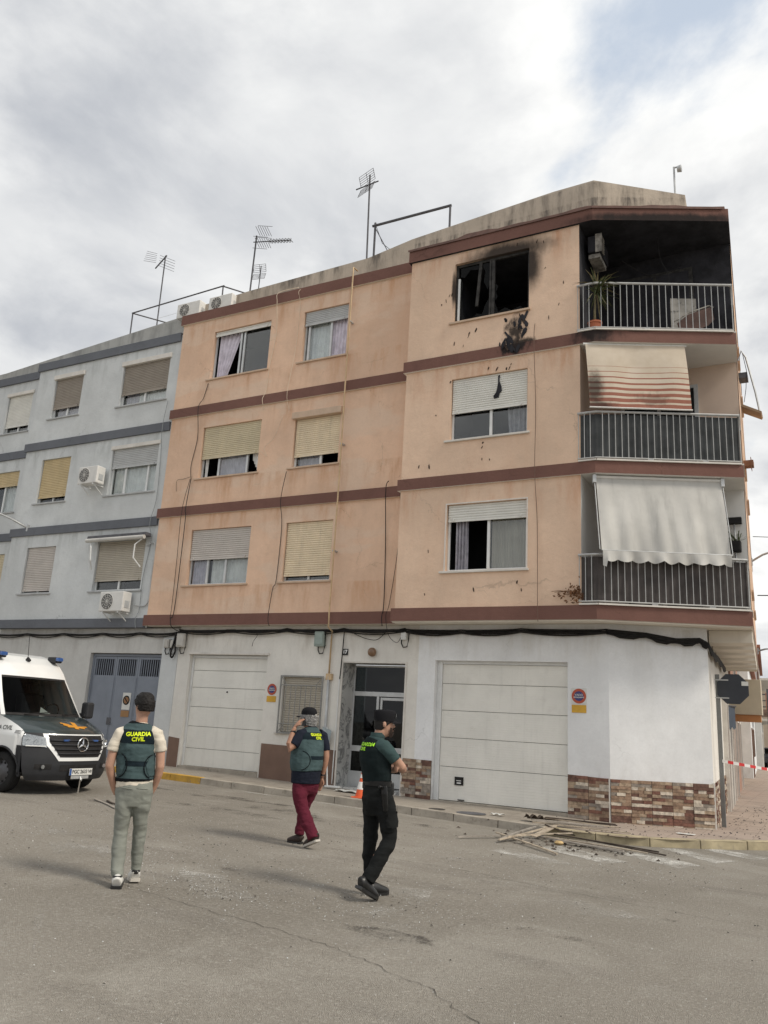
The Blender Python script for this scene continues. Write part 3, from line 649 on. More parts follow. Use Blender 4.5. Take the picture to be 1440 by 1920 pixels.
# stone-strip cladding, every strip its own piece
stone_m = [M('stone_%s' % n, c, .85, .3, 14, .8, 60, local=False, dirt=.35, dirtcol=tuple(q*.5 for q in c)) for n, c in (('buff', (.37,.28,.20)), ('cream', (.58,.51,.42)), ('brown', (.15,.085,.065)), ('red', (.20,.10,.075)), ('tan', (.29,.20,.14)), ('grey', (.30,.26,.22)))]
rs = random.Random(11)
def cladding(T, u0, u1, ztop0, ztop1, zb, stuff=False):
    mb = MB(T); mb.hexa([(u0, -.01, zb-.12), (u1, -.01, zb-.12), (u1, .008, zb-.12), (u0, .008, zb-.12)], [(u0, -.01, ztop0), (u1, -.01, ztop1), (u1, .008, ztop1), (u0, .008, ztop0)])
    cl = mb.build('stone_cladding', m_mortar, peach)
    npan = max(1, round((u1-u0)/.375)); pw = (u1-u0)/npan; rows = 14; big = MB(T)
    for pn in range(npan):
        ua = u0+pn*pw; ub = ua+pw; zt = ztop0+(ztop1-ztop0)*((ua+ub)/2-u0)/(u1-u0); rh = (zt-zb)/rows
        for r_ in range(rows):
            cuts = [ua+.003]; nseg = rs.choice((1, 2, 2, 2, 3))
            cuts += sorted(ua+pw*q for q in ([.5+rs.uniform(-.2,.2)] if nseg == 2 else [.33+rs.uniform(-.1,.1), .68+rs.uniform(-.1,.1)] if nseg == 3 else [])) + [ub-.003]
            for a, b_ in zip(cuts[:-1], cuts[1:]):
                mq = big if stuff else MB(T); mq.cur = rs.choice((0,0,1,1,2,2,3,4,4,5)); d_ = rs.uniform(.012, .032)
                mq.box(a+.001, b_-.001, .004, d_, zb+r_*rh+.0015, zb+(r_+1)*rh-.0015)
                if not stuff: mq.fm = [0]*len(mq.f); mq.build('stone', stone_m[mq.cur], cl)
    if stuff: o = big.build('stones', stone_m, cl); o['kind'] = 'stuff'
m_mortar = M('mortar', (.20, .16, .13), .9, .15)
cladding(TG, -7.88, -7.2, .97, .96, zl(-7.6)-.02)
cladding(TG, -4.37, -3.585, .91, .885, zl(-4)-.02)
cladding(TC, .004, 1.855, .885, .90, zl(-3)-.01)
cladding(TS, .01, 3.0, .90, .92, zl(-2)-.02, True); cladding(TS, 3.95, 4.65, .92, .92, zl(-2)-.02, True)
mb = MB(); mb.box(-1.915, -1.865, 16.60, 16.65, .0, .92); mb.build('corner_bead', m_sillw, peach)
mb = MB(); mb.box(-3.60, -3.585, 15.81, 15.83, .0, .9); mb.build('corner_bead', m_sillw, peach)
# sectional garage doors
def garage(T, u0, u1, z0, z1, n, v, ha, hb, lbl=None):
    mb = MB(T); mb.box(ha+.002, u0, v-.05, v+.03, z0-.2, z1+.06); mb.box(u1, hb-.002, v-.05, v+.03, z0-.2, z1+.06); mb.box(u0, u1, v-.05, v+.028, z1, z1+.06)
    dr = mb.build('garage_door', m_whitefr, peach, bevel=.004, label=lbl)
    hts = [0, .24, .45, .65, .85, 1.0] if n == 5 else [0, .16, .36, .54, .72, .88, 1.0]
    zs = [z0+(z1-z0)*q for q in hts]
    for a, b_ in zip(zs[:-1], zs[1:]):
        mq = MB(T); k = 12; prev = None
        rows = [(a+.004, v-.03), (a+.004, v-.012)]
        for j in range(k+1):
            zz = a+.008+(b_-a-.016)*j/k; rows.append((zz, v-.004)); 
            if j < k: rows += [(zz+(b_-a)/k*.45, v-.004), (zz+(b_-a)/k*.5, v-.0065), (zz+(b_-a)/k*.55, v-.004)]
        rows += [(b_-.004, v-.012), (b_-.004, v-.03)]
        ids = [(mq.p(u0+.004, vv, zz), mq.p(u1-.004, vv, zz)) for zz, vv in rows]
        for p_, q_ in zip(ids[:-1], ids[1:]): mq.face(p_[0], p_[1], q_[1], q_[0])
        mq.build('door_panel', m_garage, dr, recalc=False)
    mb = MB(T); mb.box(u0, u1, v-.09, v-.035, z0-.03, z1); mb.build('door_backing', m_acd, dr)
    return dr
g2 = garage(TG, -7.09, -4.41, .21, 2.94, 5, -.16, -7.2, -4.37, lbl='wide white sectional garage door with a small black plate')
mb = MB(TG); mb.box(-6.74, -6.55, -.155, -.145, .52, .68); pl = mb.build('maker_plate', m_cable, g2)
mb = MB(TG); mb.box(-6.70, -6.60, -.144, -.1425, .60, .615); mb.box(-6.69, -6.60, -.144, -.1425, .55, .575); mb.build('plate_print', m_whitefr, g2)
mb = MB(TG); mb.box(-6.66, -6.52, -.154, -.13, .232, .25); mb.build('pull_handle', m_cable, g2)
g1 = garage(TG, -13.87, -11.62, .40, 2.98, 6, -.13, -13.92, -11.55, lbl='older white sectional garage door with a round lock')
mb = MB(TG); mb.cyl((-12.75, -.14, 2.17), (-12.75, -.115, 2.17), .02, 12); mb.build('lock', m_cable, g1)
mb = MB(TG); mb.box(-13.94, -11.50, -.02, .05, 3.05, 3.11); mb.build('lintel_ledge', m_sillw, peach, bevel=.01)
mb = MB(TG); mb.box(-13.92, -11.55, -.35, .03, .1, .40); mb.build('door_step', m_kerb, peach); mb = MB(TG); mb.box(-7.2, -4.37, -.35, .01, -.1, .205); mb.build('door_step', m_kerb, peach)
# entrance
m_marble = (lambda: (lambda m, g, b: (g.put(b.inputs['Base Color'], g.mix(g.smooth(g.math('ABSOLUTE', g.math('SUBTRACT', g.noise(g.pos(), 2.4, 8, .62, 1.2), .5)), 0, .05, 1, 0), (.55,.55,.53), (.20,.20,.20))), b.inputs['Roughness'].__setattr__('default_value', .3), m)[-1])(*newmat('veined_marble')))()
mb = MB(TG)
mb.poly([(-9.444,.004,0),(-9.444,.004,2.914),(-9.444,-.55,2.914),(-9.444,-.55,0)]); mb.poly([(-7.906,.004,0),(-7.906,.004,2.914),(-7.906,-.55,2.914),(-7.906,-.55,0)]); mb.poly([(-9.444,.004,2.914),(-7.906,.004,2.914),(-7.906,-.55,2.914),(-9.444,-.55,2.914)])
mb.build('doorway_lining', m_marble, peach, recalc=False)
mb = MB(TG); mb.box(-9.49, -9.452, -.05, .02, .1, 2.95); mb.box(-7.898, -7.86, -.05, .02, .1, 2.95); mb.box(-9.452, -7.898, -.05, .02, 2.915, 2.95); mb.build('doorway_trim', m_sillw, peach)
mb = MB(TG); mb.box(-9.45, -7.9, -1.0, .0, -.1, .28); mb.build('door_step', m_marble, peach)
mb = MB(TG); fv = -.5; e = .05
def bar(a, b_, c, d_, dv=0): mb.box(a, b_, fv-.04+dv, fv+.02+dv, c, d_)
bar(-9.44, -9.40, .28, 2.9); bar(-7.95, -7.91, .28, 2.9); bar(-9.40, -7.95, 2.86, 2.9, -.002); bar(-9.40, -7.95, 2.22, 2.32, -.002); bar(-8.82, -8.76, .28, 2.22, .002); bar(-8.72, -8.67, .3, 2.2, .006); bar(-8.67, -7.95, 2.14, 2.2, .004)
bar(-9.40, -8.82, 1.02, 1.14, -.002); bar(-8.67, -7.99, 1.02, 1.14, -.002); bar(-9.40, -8.82, .28, .60, -.002); bar(-8.67, -7.99, .30, .60, -.002); bar(-7.99, -7.95, .3, 2.14, .002)
ed = mb.build('entrance_door', m_alu, peach, bevel=.004)
for (a, b_, c, d_) in ((-9.40,-7.95,2.32,2.86), (-9.40,-8.82,1.14,2.22), (-8.67,-7.99,1.14,2.14), (-9.40,-8.82,.60,1.02), (-8.67,-7.99,.60,1.02)):
    mb = MB(TG); mb.box(a, b_, fv-.015, fv-.007, c, d_); mb.build('pane', m_glass_d, ed)
mb = MB(TG); mb.box(-9.4, -7.95, fv-.6, fv-.5, .28, 2.9); mb.build('hallway', m_dark, ed)
mb = MB(TG); mb.box(-9.1, -8.98, fv+.021, fv+.026, .40, .46); mb.build('mail_slot', m_acd, ed)
# barred ground-floor window
wg = window(peach, TG, *gl_holes[1], sz=1.36, sm='beige', fr=m_alu, cuts=(.5,), sill=True, sillmat=m_sillw)
m_grille = M('grey_iron_grille', (.26, .26, .25), .6, .15, 6)
mb = MB(TG); a, b_, c, d_ = gl_holes[1]
for q in ((a-.03, b_+.03, c-.03, c), (a-.03, b_+.03, d_, d_+.03)): mb.box(q[0], q[1], .05, .075, q[2], q[3])
mb.box(a-.03, a, .05, .074, c, d_); mb.box(b_, b_+.03, .05, .074, c, d_); mb.box(a, b_, .052, .07, c+.18, c+.20); mb.box(a, b_, .052, .07, d_-.2, d_-.18)
for (p_, q_) in (((a,d_),(a+.16,d_-.19)), ((b_,d_),(b_-.16,d_-.19)), ((a,c),(a+.16,c+.19)), ((b_,c),(b_-.16,c+.19))): mb.cyl((p_[0],.06,p_[1]), (q_[0],.06,q_[1]), .008, 6)
gr = mb.build('grille', m_grille, wg)
for k in range(7):
    mb = MB(TG); u = a+.14+k*(b_-a-.28)/6; mb.cyl((u, .061, c), (u, .061, d_-.18), .009, 6); mb.build('grille_bar', m_grille, wg)
# doors and barred window on the side street wall
for (ua, ub, z0, z1, mt) in ((3.3,3.9,1.0,2.6,m_iron), (4.7,5.5,0,2.5,m_brown), (6.2,7.0,0,2.6,m_iron), (7.6,8.6,0,2.7,m_brown)):
    mb = MB(TS); mb.box(ua, ub, -.18, -.12, z0, z1); mb.build('side_door', mt, peach)
for ua in (4.55, 5.55, 6.05, 7.05, 7.45, 8.65):
    mb = MB(TS); mb.box(ua, ua+.13, 0, .10, 0, 2.75); mb.build('pilaster', m_sillw, peach)

# ------------------------------------------------------------------ the blue-grey apartment block
blue = thing('apartment_building', 'blue-grey rendered apartment block with slate bands left of the peach block', 'building', (-19, 15.85, .4))
TB = frame((0, 15.64), 0); TB2 = frame((0, 16.02), 0)
wb = [(-17.5,-15.7,10.11,11.37), (-20.38,-19.16,10.11,11.40), (-17.46,-15.7,7.42,8.78), (-20.38,-19.15,7.41,8.78), (-17.5,-15.72,4.70,6.08), (-20.40,-19.18,4.70,6.06)]
mb = MB(TB); wall_holes(mb, -21.18, -15.30, 3.7, 12.0, wb, 0, .16); mb.poly([(-21.18,0,3.7),(-21.18,0,12.0),(-21.18,-.4,12.0),(-21.18,-.4,3.7)]); mb.build('wall', m_blue, blue, recalc=False)
wb2 = [(-23.05,-21.86,10.06,11.36), (-23.10,-21.86,7.37,8.72), (-23.10,-21.88,4.65,6.03), (-26.5,-24.7,10.06,11.36), (-26.5,-24.7,7.37,8.72), (-26.5,-24.7,4.65,6.03)]
mb = MB(TB2); wall_holes(mb, -29, -21.18, 3.7, 12.0, wb2, 0, .16); mb.build('wall', m_blue, blue, recalc=False)
for (z0, z1) in ((3.70,3.94), (6.42,6.66), (9.11,9.36), (11.79,12.05)):
    mb = MB(); mb.box(-21.24, -15.365, 15.58, 25, z0, z1); mb.build('floor_band', m_bband, blue)
    mb = MB(); mb.box(-29, -21.245, 15.96, 25, z0, z1); mb.build('floor_band', m_bband, blue)
mb = MB(); prev = None
for (x, z) in ((-29,12.25), (-23.64,12.38), (-21.7,12.53), (-15.6,12.79)):
    ids = [mb.p(x, 15.92+.25*(x < -21.5), 11.9), mb.p(x, 15.92+.25*(x < -21.5), z), mb.p(x, 16.25, z), mb.p(x, 16.25, 11.9)]
    if prev:
        for j in range(3): mb.face(prev[j], ids[j], ids[j+1], prev[j+1])
    prev = ids
mb.build('parapet', m_bparapet, blue)
mb = MB(); mb.poly([(-29,16.2,12.2), (-15.4,16.2,12.2), (-15.4,25,12.2), (-29,25,12.2)]); mb.build('roof_terrace', m_kerb, blue, recalc=False)
bs = dict(sillmat=m_sillb)
window(blue, TB, *wb[0], sz=10.46, sm='taupe', fr=m_whitefr, box=(.05,.13,m_sillw), curt=[((-16.9,-15.8), (-16.9,-15.8), .15, .02, m_curt, 8), ((-17.45,-16.9), (-17.45,-16.9), .25, .02, m_curt_l, 4)], **bs)
window(blue, TB, *wb[1], sz=10.42, sm='taupe', fr=m_whitefr, box=(.05,.13,m_sillw), curt=[((-20.3,-19.2), (-20.3,-19.2), .2, .02, m_curt_l, 7)], **bs)
window(blue, TB, *wb[2], sz=8.22, sm='grey', fr=m_whitefr, cuts=(.30,.78), box=(.03,.10,m_sillw), curt=[((-17.4,-15.75), (-17.4,-15.75), .15, .02, m_curt, 10)], **bs)
window(blue, TB, *wb[3], sz=7.58, sm='sand', **bs)
window(blue, TB, *wb[4], sz=4.98, sm='beige', fr=m_whitefr, **bs)
window(blue, TB, *wb[5], sz=4.78, sm='pinkish', **bs)
window(blue, TB2, *wb2[0], sz=10.28, sm='white', fr=m_whitefr, box=(.04,.1,m_sillw), **bs)
window(blue, TB2, *wb2[1], sz=8.25, sm='sand', fr=m_whitefr, cuts=(.45,), curt=[((-22.6,-21.9), (-22.6,-21.9), .15, .02, m_curt, 6)], **bs)
window(blue, TB2, *wb2[2], sz=4.80, sm='yellow', **bs)
for q in wb2[3:]: window(blue, TB2, *q, sz=q[2]+.4, sm='white', **bs)
mb = MB(TG); wall_holes(mb, -29, -14.32, -.1, 3.7, [(-17.4,-14.86,.2,3.06)], 0, .16); mb.build('ground_floor_wall', m_greywall, blue, recalc=False)
mb = MB(TG); mb.box(-14.855, -14.33, -.01, .012, -.1, 3.5); mb.build('pilaster', m_blue, blue)
# three-leaf blue door with vents
mb = MB(TG); mb.box(-17.40, -17.34, -.16, -.10, .2, 3.04); mb.box(-14.92, -14.862, -.16, -.10, .2, 3.04); mb.box(-17.34, -14.92, -.16, -.102, 2.98, 3.04)
bd = mb.build('service_door', m_bdoor, blue, bevel=.005)
for a, b_ in ((-17.335,-16.52), (-16.51,-15.73), (-15.72,-14.925)):
    mb = MB(TG); v0, v1 = -.15, -.115; zt = 2.97; z_v = 2.48
    mb.box(a, b_, v0, v1, .25, z_v); mb.box(a, b_, v0, v1, zt-.06, zt); mb.box(a, a+.06, v0, v1, z_v, zt-.06); mb.box(b_-.06, b_, v0, v1, z_v, zt-.06)
    for q in (a+.02, b_-.035): mb.box(q, q+.015, v1, v1+.006, .3, z_v-.05)
    lf = mb.build('door_leaf', m_bdoor, bd)
    n = 9; mb = MB(TG)
    for k in range(n):
        u = a+.06+(b_-a-.12)*(k+.5)/n; mb.hexa([(u-.012,v0,z_v),(u+.012,v0,z_v),(u+.025,v1,z_v),(u+.001,v1,z_v)], [(u-.012,v0,zt-.06),(u+.012,v0,zt-.06),(u+.025,v1,zt-.06),(u+.001,v1,zt-.06)])
    mb.build('vent_slats', m_bdoor, bd)
mb = MB(TG); mb.box(-17.34, -14.92, -.3, -.2, .2, 3.0); mb.build('door_backing', m_dark, bd)
mb = MB(TG); mb.box(-16.60, -16.46, -.115, -.10, 1.22, 1.40); mb.cyl((-16.50,-.1,1.28), (-16.40,-.05,1.22), .012, 8); mb.build('door_handle', m_iron, bd)
# ================================================================== THINGS ON THE BUILDINGS
def ac_unit(label, x, y, z, w_=.82, h_=.56, d_=.30, ang=0, bracket=True, body=None, group=None, fan_side=-1):
    t = thing('air_conditioner', label, 'air conditioner', (x, y, z), group); T = frame((x, y), ang); body = body or m_acw
    mb = MB(T); mb.box(-w_/2, w_/2, -d_, 0, z, z+h_); mb.build('casing', body, t, bevel=.02)
    c = fan_side*w_*.16; mb = MB(T); n = 28; r_ = h_*.42; cz = z+h_*.5
    rings = [[mb.p(c+rr_*math.cos(6.2832*k/n), vv, cz+rr_*math.sin(6.2832*k/n)) for k in range(n)] for rr_, vv in ((r_, .004), (r_*.96, .012), (r_*.94, .003))]
    for a, b_ in zip(rings[:-1], rings[1:]): mb.bridge(a, b_)
    mb.build('fan_ring', body, t)
    mb = MB(T); mb.face(*[mb.p(c+r_*.93*math.cos(6.2832*k/n), .003, cz+r_*.93*math.sin(6.2832*k/n)) for k in range(n)]); mb.build('fan_opening', m_acd, t, recalc=False)
    mb = MB(T)
    for rr_ in (.25, .5, .75):
        pts = [(c+r_*rr_*math.cos(6.2832*k/n), .010, cz+r_*rr_*math.sin(6.2832*k/n)) for k in range(n+1)]; mb.tube(pts, .004, 4, cap=False)
    for k in range(6): a = math.pi*k/6; mb.tube([(c-r_*math.cos(a), .012, cz-r_*math.sin(a)), (c+r_*math.cos(a), .012, cz+r_*math.sin(a))], .004, 4)
    mb.build('fan_guard', body, t)
    mb = MB(T); mb.box(w_/2, w_/2+.012, -d_*.75, -d_*.25, z+h_*.2, z+h_*.55); mb.build('valve_cover', m_alu, t)
    if bracket:
        for u in (-w_*.33, w_*.33):
            mb = MB(T); mb.box(u-.015, u+.015, -d_-.1, 0, z-.035, z-.002); mb.hexa([(u-.012,-d_-.1,z-.25),(u+.012,-d_-.1,z-.25),(u+.012,-d_-.08,z-.25),(u-.012,-d_-.08,z-.25)], [(u-.012,-.08,z-.037),(u+.012,-.08,z-.037),(u+.012,-.04,z-.037),(u-.012,-.04,z-.037)])
            mb.build('bracket', m_whitefr, t)
    return t
ac_unit('white air conditioner outermost on the roof edge where the two blocks meet', -15.35, 15.72, 12.62, .85, .45, .34, bracket=False)
ac_unit('white air conditioner on the peach roof edge, right of the outermost one', -14.22, 15.76, 12.62, .82, .45, .34, bracket=False)
ac_unit('white air conditioner on a bracket between two blue-grey second-floor windows', -17.86, 15.22, 7.70, .74, .50, .30)
ac_unit('white air conditioner hung below the folded awning window on the blue-grey wall', -16.28, 15.24, 4.08, .84, .52, .30)
m_acb = M('scorched_plastic', (.30, .28, .25), .7, .5, 6, .2, 30, dirt=.6, dirtcol=(.02,.02,.02))
t = thing('air_conditioner', 'scorched air conditioner with a torn casing high in the burnt top-floor loggia', 'air conditioner', (-3.6, 15.95, 11.6))
T = frame((-3.88, 15.9), R(90))
mb = MB(T); mb.box(-.35, .40, .05, .33, 11.72, 12.12); mb.build('casing', m_soot, t, bevel=.02)
mb = MB(T); mb.box(-.36, -.345, .22, .36, 11.70, 12.14); mb.build('side_panel', m_acb, t)
for k in range(7):
    mb = MB(T); z = 11.74+k*.055; mb.box(-.35, -.10, .335, .36, z, z+.02); mb.build('louvre', m_acb, t)
mb = MB(T); mb.box(-.30, .30, .06, .30, 11.60, 11.70); mb.build('drip_tray', m_acb, t)

# --- rooftop
def pole(mb, a, b_, r_=.02): mb.cyl(a, b_, r_, 8)
def antenna_panel(t, c, w_, h_, ang, n=7):
    for s_ in (-1, 1):
        mb = MB(); d_ = Vector((math.cos(ang), math.sin(ang), 0)); z0 = c[2]+s_*h_*.28; tilt = s_*.10
        for k in range(n):
            zz = z0-h_*.22+h_*.44*k/(n-1); off = Vector((math.sin(ang), -math.cos(ang), 0))*(abs(zz-c[2])*.35)
            a = Vector((c[0], c[1], zz))+off-d_*w_/2; b_ = Vector((c[0], c[1], zz))+off+d_*w_/2; mb.tube([a, b_], .0075, 4)
        for e in (-.5, 0, .5):
            p0 = Vector((c[0], c[1], z0-h_*.22))+d_*w_*e+Vector((math.sin(ang), -math.cos(ang), 0))*(abs(z0-h_*.22-c[2])*.35); p1 = Vector((c[0], c[1], z0+h_*.22))+d_*w_*e+Vector((math.sin(ang), -math.cos(ang), 0))*(abs(z0+h_*.22-c[2])*.35)
            mb.tube([p0, p1], .008, 4)
        mb.build('reflector', m_iron, t)
def mast(t, x, y, z0, x1, z1, r_=.022):
    mb = MB(); pole(mb, (x, y, z0), (x1, y, z1), r_); mb.build('mast', m_iron, t)
t = thing('antenna', 'rooftop antenna with a horizontal comb on the blue-grey roof', 'antenna', (-19.08, 18.2, 12.2)); mast(t, -19.08, 18.2, 12.2, -19.14, 16.95)
mb = MB(); mb.tube([(-19.55, 18.2, 16.55), (-19.08, 18.2, 16.95)], .025, 6); mb.build('boom', m_iron, t)
mb = MB()
for k in range(6): z = 16.72+k*.07; mb.tube([(-19.95+.02*k, 18.0, z+.12), (-19.45, 18.1, z-.02)], .007, 4)
for k in range(5): z = 16.4+k*.1; mb.tube([(-19.3, 18.1, z+.15), (-18.75, 18.3, z-.1)], .007, 4)
mb.build('elements', m_iron, t)['kind'] = 'stuff'
t = thing('antenna', 'tall rooftop antenna with a long toothed boom above the peach block', 'antenna', (-14.74, 17.6, 12.6)); mast(t, -14.76, 17.6, 12.6, -14.70, 16.22, .025)
mb = MB(); mb.tube([(-14.8, 17.6, 16.02), (-13.36, 17.6, 15.72)], .016, 6); mb.build('boom', m_iron, t)
mb = MB()
for k in range(8): u = .45+.55*k/7; x = -14.8+1.44*u; z = 16.02-.30*u; mb.tube([(x, 17.6, z-.07), (x, 17.6, z+.07)], .012, 5); mb.tube([(x, 17.48, z), (x, 17.72, z)], .01, 5)
mb.build('elements', m_iron, t)['kind'] = 'stuff'
mb = MB()
for q in range(2):
    ox = -14.42+.02*q; oz = 16.28-.42*q
    for k in range(6): a = .09*k-.22; mb.tube([(ox+a-.10, 17.55, oz+.20-a*.3), (ox+a+.08, 17.6, oz-.16-a*.3)], .008, 4)
    for s_ in (-1, 1): mb.tube([(ox-.30+s_*.07, 17.55, oz+s_*.17+.09), (ox+.25+s_*.07, 17.58, oz+s_*.17-.07)], .008, 4)
mb.build('reflector', m_iron, t)
t = thing('antenna', 'small short rooftop grid antenna right beside the toothed-boom antenna', 'antenna', (-14.5, 17.75, 12.6)); mast(t, -14.56, 17.75, 12.6, -14.52, 15.2, .015); antenna_panel(t, (-14.54, 17.75, 14.95), .42, .5, .2, 5)
t = thing('antenna', 'rooftop grid antenna on the tall mast beside the dark pipe frame', 'antenna', (-9.78, 16.25, 12.5)); mast(t, -9.78, 16.25, 12.5, -9.88, 16.02, .024); antenna_panel(t, (-9.88, 16.2, 15.68), .58, .62, -.35, 6)
mb = MB(); mb.tube([(-10.2, 16.1, 15.55), (-9.6, 16.25, 15.75)], .018, 6); mb.build('boom', m_iron, t)
t = thing('pipe_frame', 'dark pipe frame standing on the peach roof by the tall grid antenna', 'pipe frame', (-9.7, 16.4, 12.6))
mb = MB(); pole(mb, (-9.68, 16.4, 12.6), (-9.70, 16.4, 14.58), .03); mb.build('post', m_iron, t)
mb = MB(); pole(mb, (-7.52, 16.4, 12.6), (-7.52, 16.4, 14.52), .03); mb.build('post', m_iron, t)
mb = MB(); pole(mb, (-9.78, 16.4, 14.50), (-7.49, 16.4, 14.50), .035); mb.build('top_rail', m_iron, t)
mb = MB(); mb.tube([(-9.68, 16.4, 14.40), (-9.05, 16.4, 13.2)], .012, 5); mb.build('stay', m_iron, t)
mb = MB(); mb.tube([(-9.66, 16.4, 14.45), (-9.45, 16.4, 13.9), (-9.15, 16.4, 13.6), (-9.0, 16.4, 13.4)], .007, 5); mb.build('loose_wire', m_cable, t)
t = thing('pipe_frame', 'long thin clothesline frame on the blue-grey roof', 'pipe frame', (-19.0, 17.0, 12.2))
for nm, a, b_ in (('post', (-18.95,17.0,12.2), (-18.99,17.0,14.12)), ('post', (-15.25,17.0,12.2), (-15.29,17.0,14.27)), ('post', (-17.5,19.3,12.2), (-17.5,19.3,14.1)), ('post', (-13.7,19.3,12.6), (-13.7,19.3,14.2)), ('top_rail', (-19.02,17.0,14.11), (-15.25,17.0,14.27)), ('top_rail', (-18.99,17.0,14.1), (-17.5,19.3,14.1)), ('top_rail', (-15.29,17.0,14.26), (-13.7,19.3,14.2))):
    mb = MB(); pole(mb, a, b_, .022); mb.build(nm, m_iron, t)
for k in range(3):
    f = .25+.25*k; mb = MB(); mb.tube([(-18.99+1.49*f, 17+2.3*f, 14.09), (-15.29+1.59*f, 17+2.3*f, 14.22)], .005, 4); mb.build('line_wire', m_alu, t)
t = thing('roof_floodlight', 'small floodlight on a thin pole above the burnt corner', 'floodlight', (-2.18, 17.05, 12.6))
mb = MB(); pole(mb, (-2.18, 17.05, 12.6), (-2.19, 17.05, 14.44), .022); mb.build('pole', m_steel, t)
mb = MB(); mb.lathe([(.0,-.04), (.07,-.04), (.085,.05), (.07,.06), (0,.06)], (-2.08, 17.05, 14.36), 14, 'x'); mb.build('lamp_head', m_steel, t, smooth=40)
mb = MB(); mb.tube([(-2.19,17.05,14.42), (-2.1,17.05,14.42)], .02, 6); mb.build('bracket', m_steel, t)

# --- awnings
def stripe_mat():
    m, g, b = newmat('striped_awning_cloth'); p = g.pos(); x, y, z = g.sep(p)
    t_ = g.math('SUBTRACT', 9.38, z)
    ph = g.math('FRACT', g.math('MULTIPLY', g.math('SUBTRACT', t_, .52), 8.6))
    wd = g.smooth(t_, .45, 1.42, .06, .70)
    s_ = g.math('MULTIPLY', g.math('LESS_THAN', ph, wd), g.math('GREATER_THAN', t_, .50))
    c = g.mix(g.smooth(g.noise(p, 3, 6), .3, .7), (.56, .48, .38), (.63, .55, .45))
    c = g.mix(s_, c, g.mix(g.noise(p, 9, 4), (.30, .125, .09), (.37, .17, .125)))
    def blob(cx, cz, rx, rz, k):
        ex = g.math('DIVIDE', g.math('SUBTRACT', x, cx), rx); ez = g.math('DIVIDE', g.math('SUBTRACT', z, cz), rz)
        r2 = g.math('SQRT', g.math('ADD', g.math('MULTIPLY', ex, ex), g.math('MULTIPLY', ez, ez)))
        return g.smooth(g.math('ADD', r2, g.math('MULTIPLY', g.math('SUBTRACT', g.noise(p, 9, 6, .65), .5), k)), .3, 1.1, 1, 0)
    dirt = g.math('MAXIMUM', g.math('MULTIPLY', blob(-3.62, 8.35, .22, .5, .9), .8), g.math('MULTIPLY', blob(-3.6, 8.0, .5, .12, .9), .75))
    c = g.mix(dirt, c, (.03, .028, .026)); c = g.mix(g.math('MULTIPLY', blob(-2.6, 8.15, .35, .18, 1.8), .5), c, (.10,.06,.05))
    g.put(b.inputs['Base Color'], c); b.inputs['Roughness'].default_value = .9; b.inputs['Specular IOR Level'].default_value = .1
    g.put(b.inputs['Subsurface Weight'], 0.0); return m
t = thing('awning', 'striped cream and orange awning scorched at one corner under the burnt balcony', 'awning', (-3.0, 15.3, 7.9))
mb = MB(TCU)
def fab(s_, v_):
    u = -.16+v_*.07+s_*1.98; sag = .03*math.sin(v_*3.14)*math.sin(s_*9)+.012*math.sin(s_*21+4*v_)*v_; return (u, -.06+v_*.08+.02*math.sin(v_*3.1)+sag, 9.375-v_*1.42-.012*math.sin(s_*3.14)+.014*math.sin(s_*7+2)*v_)
mb.grid(fab, 40, 30); mb.build('cloth', stripe_mat(), t, smooth=True, recalc=False)
mb = MB(TCU); mb.cyl((-.2, -.08, 9.375), (1.86, -.08, 9.375), .028, 10); mb.build('roller', m_acw, t, smooth=40)
mb = MB(TCU); mb.cyl((-.10, .03, 7.955), (1.90, .03, 7.945), .018, 8); mb.build('bottom_bar', m_acw, t, smooth=40)
m_awn = M('white_awning_cloth', (.55, .54, .51), .9, .09, 1.5, .3, 6, streak=.28)
t = thing('awning', 'plain off-white awning with scalloped edge let down over the first-floor balcony', 'awning', (-2.5, 15.6, 4.8))
mb = MB(TCU)
def fab2(s_, v_):
    u = .03+v_*.05+s_*2.39; fold = .010*math.sin(s_*26+2*v_)*v_+.016*math.sin(s_*11+1)*v_+.006*math.sin(s_*47-3*v_)*v_; return (u, -.12+v_*.20+.02*math.sin(v_*3.14)+fold*2.2, 6.54-v_*1.50+.012*math.sin(s_*5)*v_)
mb.grid(fab2, 60, 26); mb.build('cloth', m_awn, t, smooth=True, recalc=False)
mb = MB(TCU)
def val(s_, v_):
    zz = 5.03-v_*(.17+.05*abs(math.sin(s_*3.1416*8.5))); 
    if s_ < .03: zz -= v_*.12
    return (.10+s_*2.37, .13+.035*math.sin(s_*44)*v_+.03*math.sin(s_*17)*v_, zz)
mb.grid(val, 120, 4); mb.build('valance', m_awn, t, smooth=True, recalc=False)
mb = MB(TCU); mb.cyl((.08, .12, 5.035), (2.49, .12, 5.03), .012, 8); mb.build('front_bar', m_steel, t, smooth=40)
mb = MB(TCU); mb.cyl((.0, -.12, 6.55), (2.45, -.12, 6.55), .03, 10); mb.build('roller', m_acw, t, smooth=40)
for u in (.0, 2.44):
    mb = MB(TCU); mb.cyl((u, -.1, 6.5), (u+.05, .11, 5.05), .009, 8); mb.build('side_arm', m_steel, t)
    mb = MB(TCU); mb.box(u-.035, u+.035, -.16, -.06, 6.42, 6.59); mb.build('bracket', m_alu, t, bevel=.01)
t = thing('awning', 'small rolled-up awning with folded arms above a blue-grey first-floor window', 'awning', (-16.6, 15.6, 6.1))
mb = MB(); mb.box(-17.68, -15.50, 15.38, 15.60, 6.10, 6.20); mb.build('hood', m_taupe if 'm_taupe' in globals() else m_iron, t, bevel=.02)
mb = MB(); mb.cyl((-17.66, 15.36, 6.06), (-15.52, 15.36, 6.06), .055, 12); mb.build('rolled_cloth', m_awn, t, smooth=40)
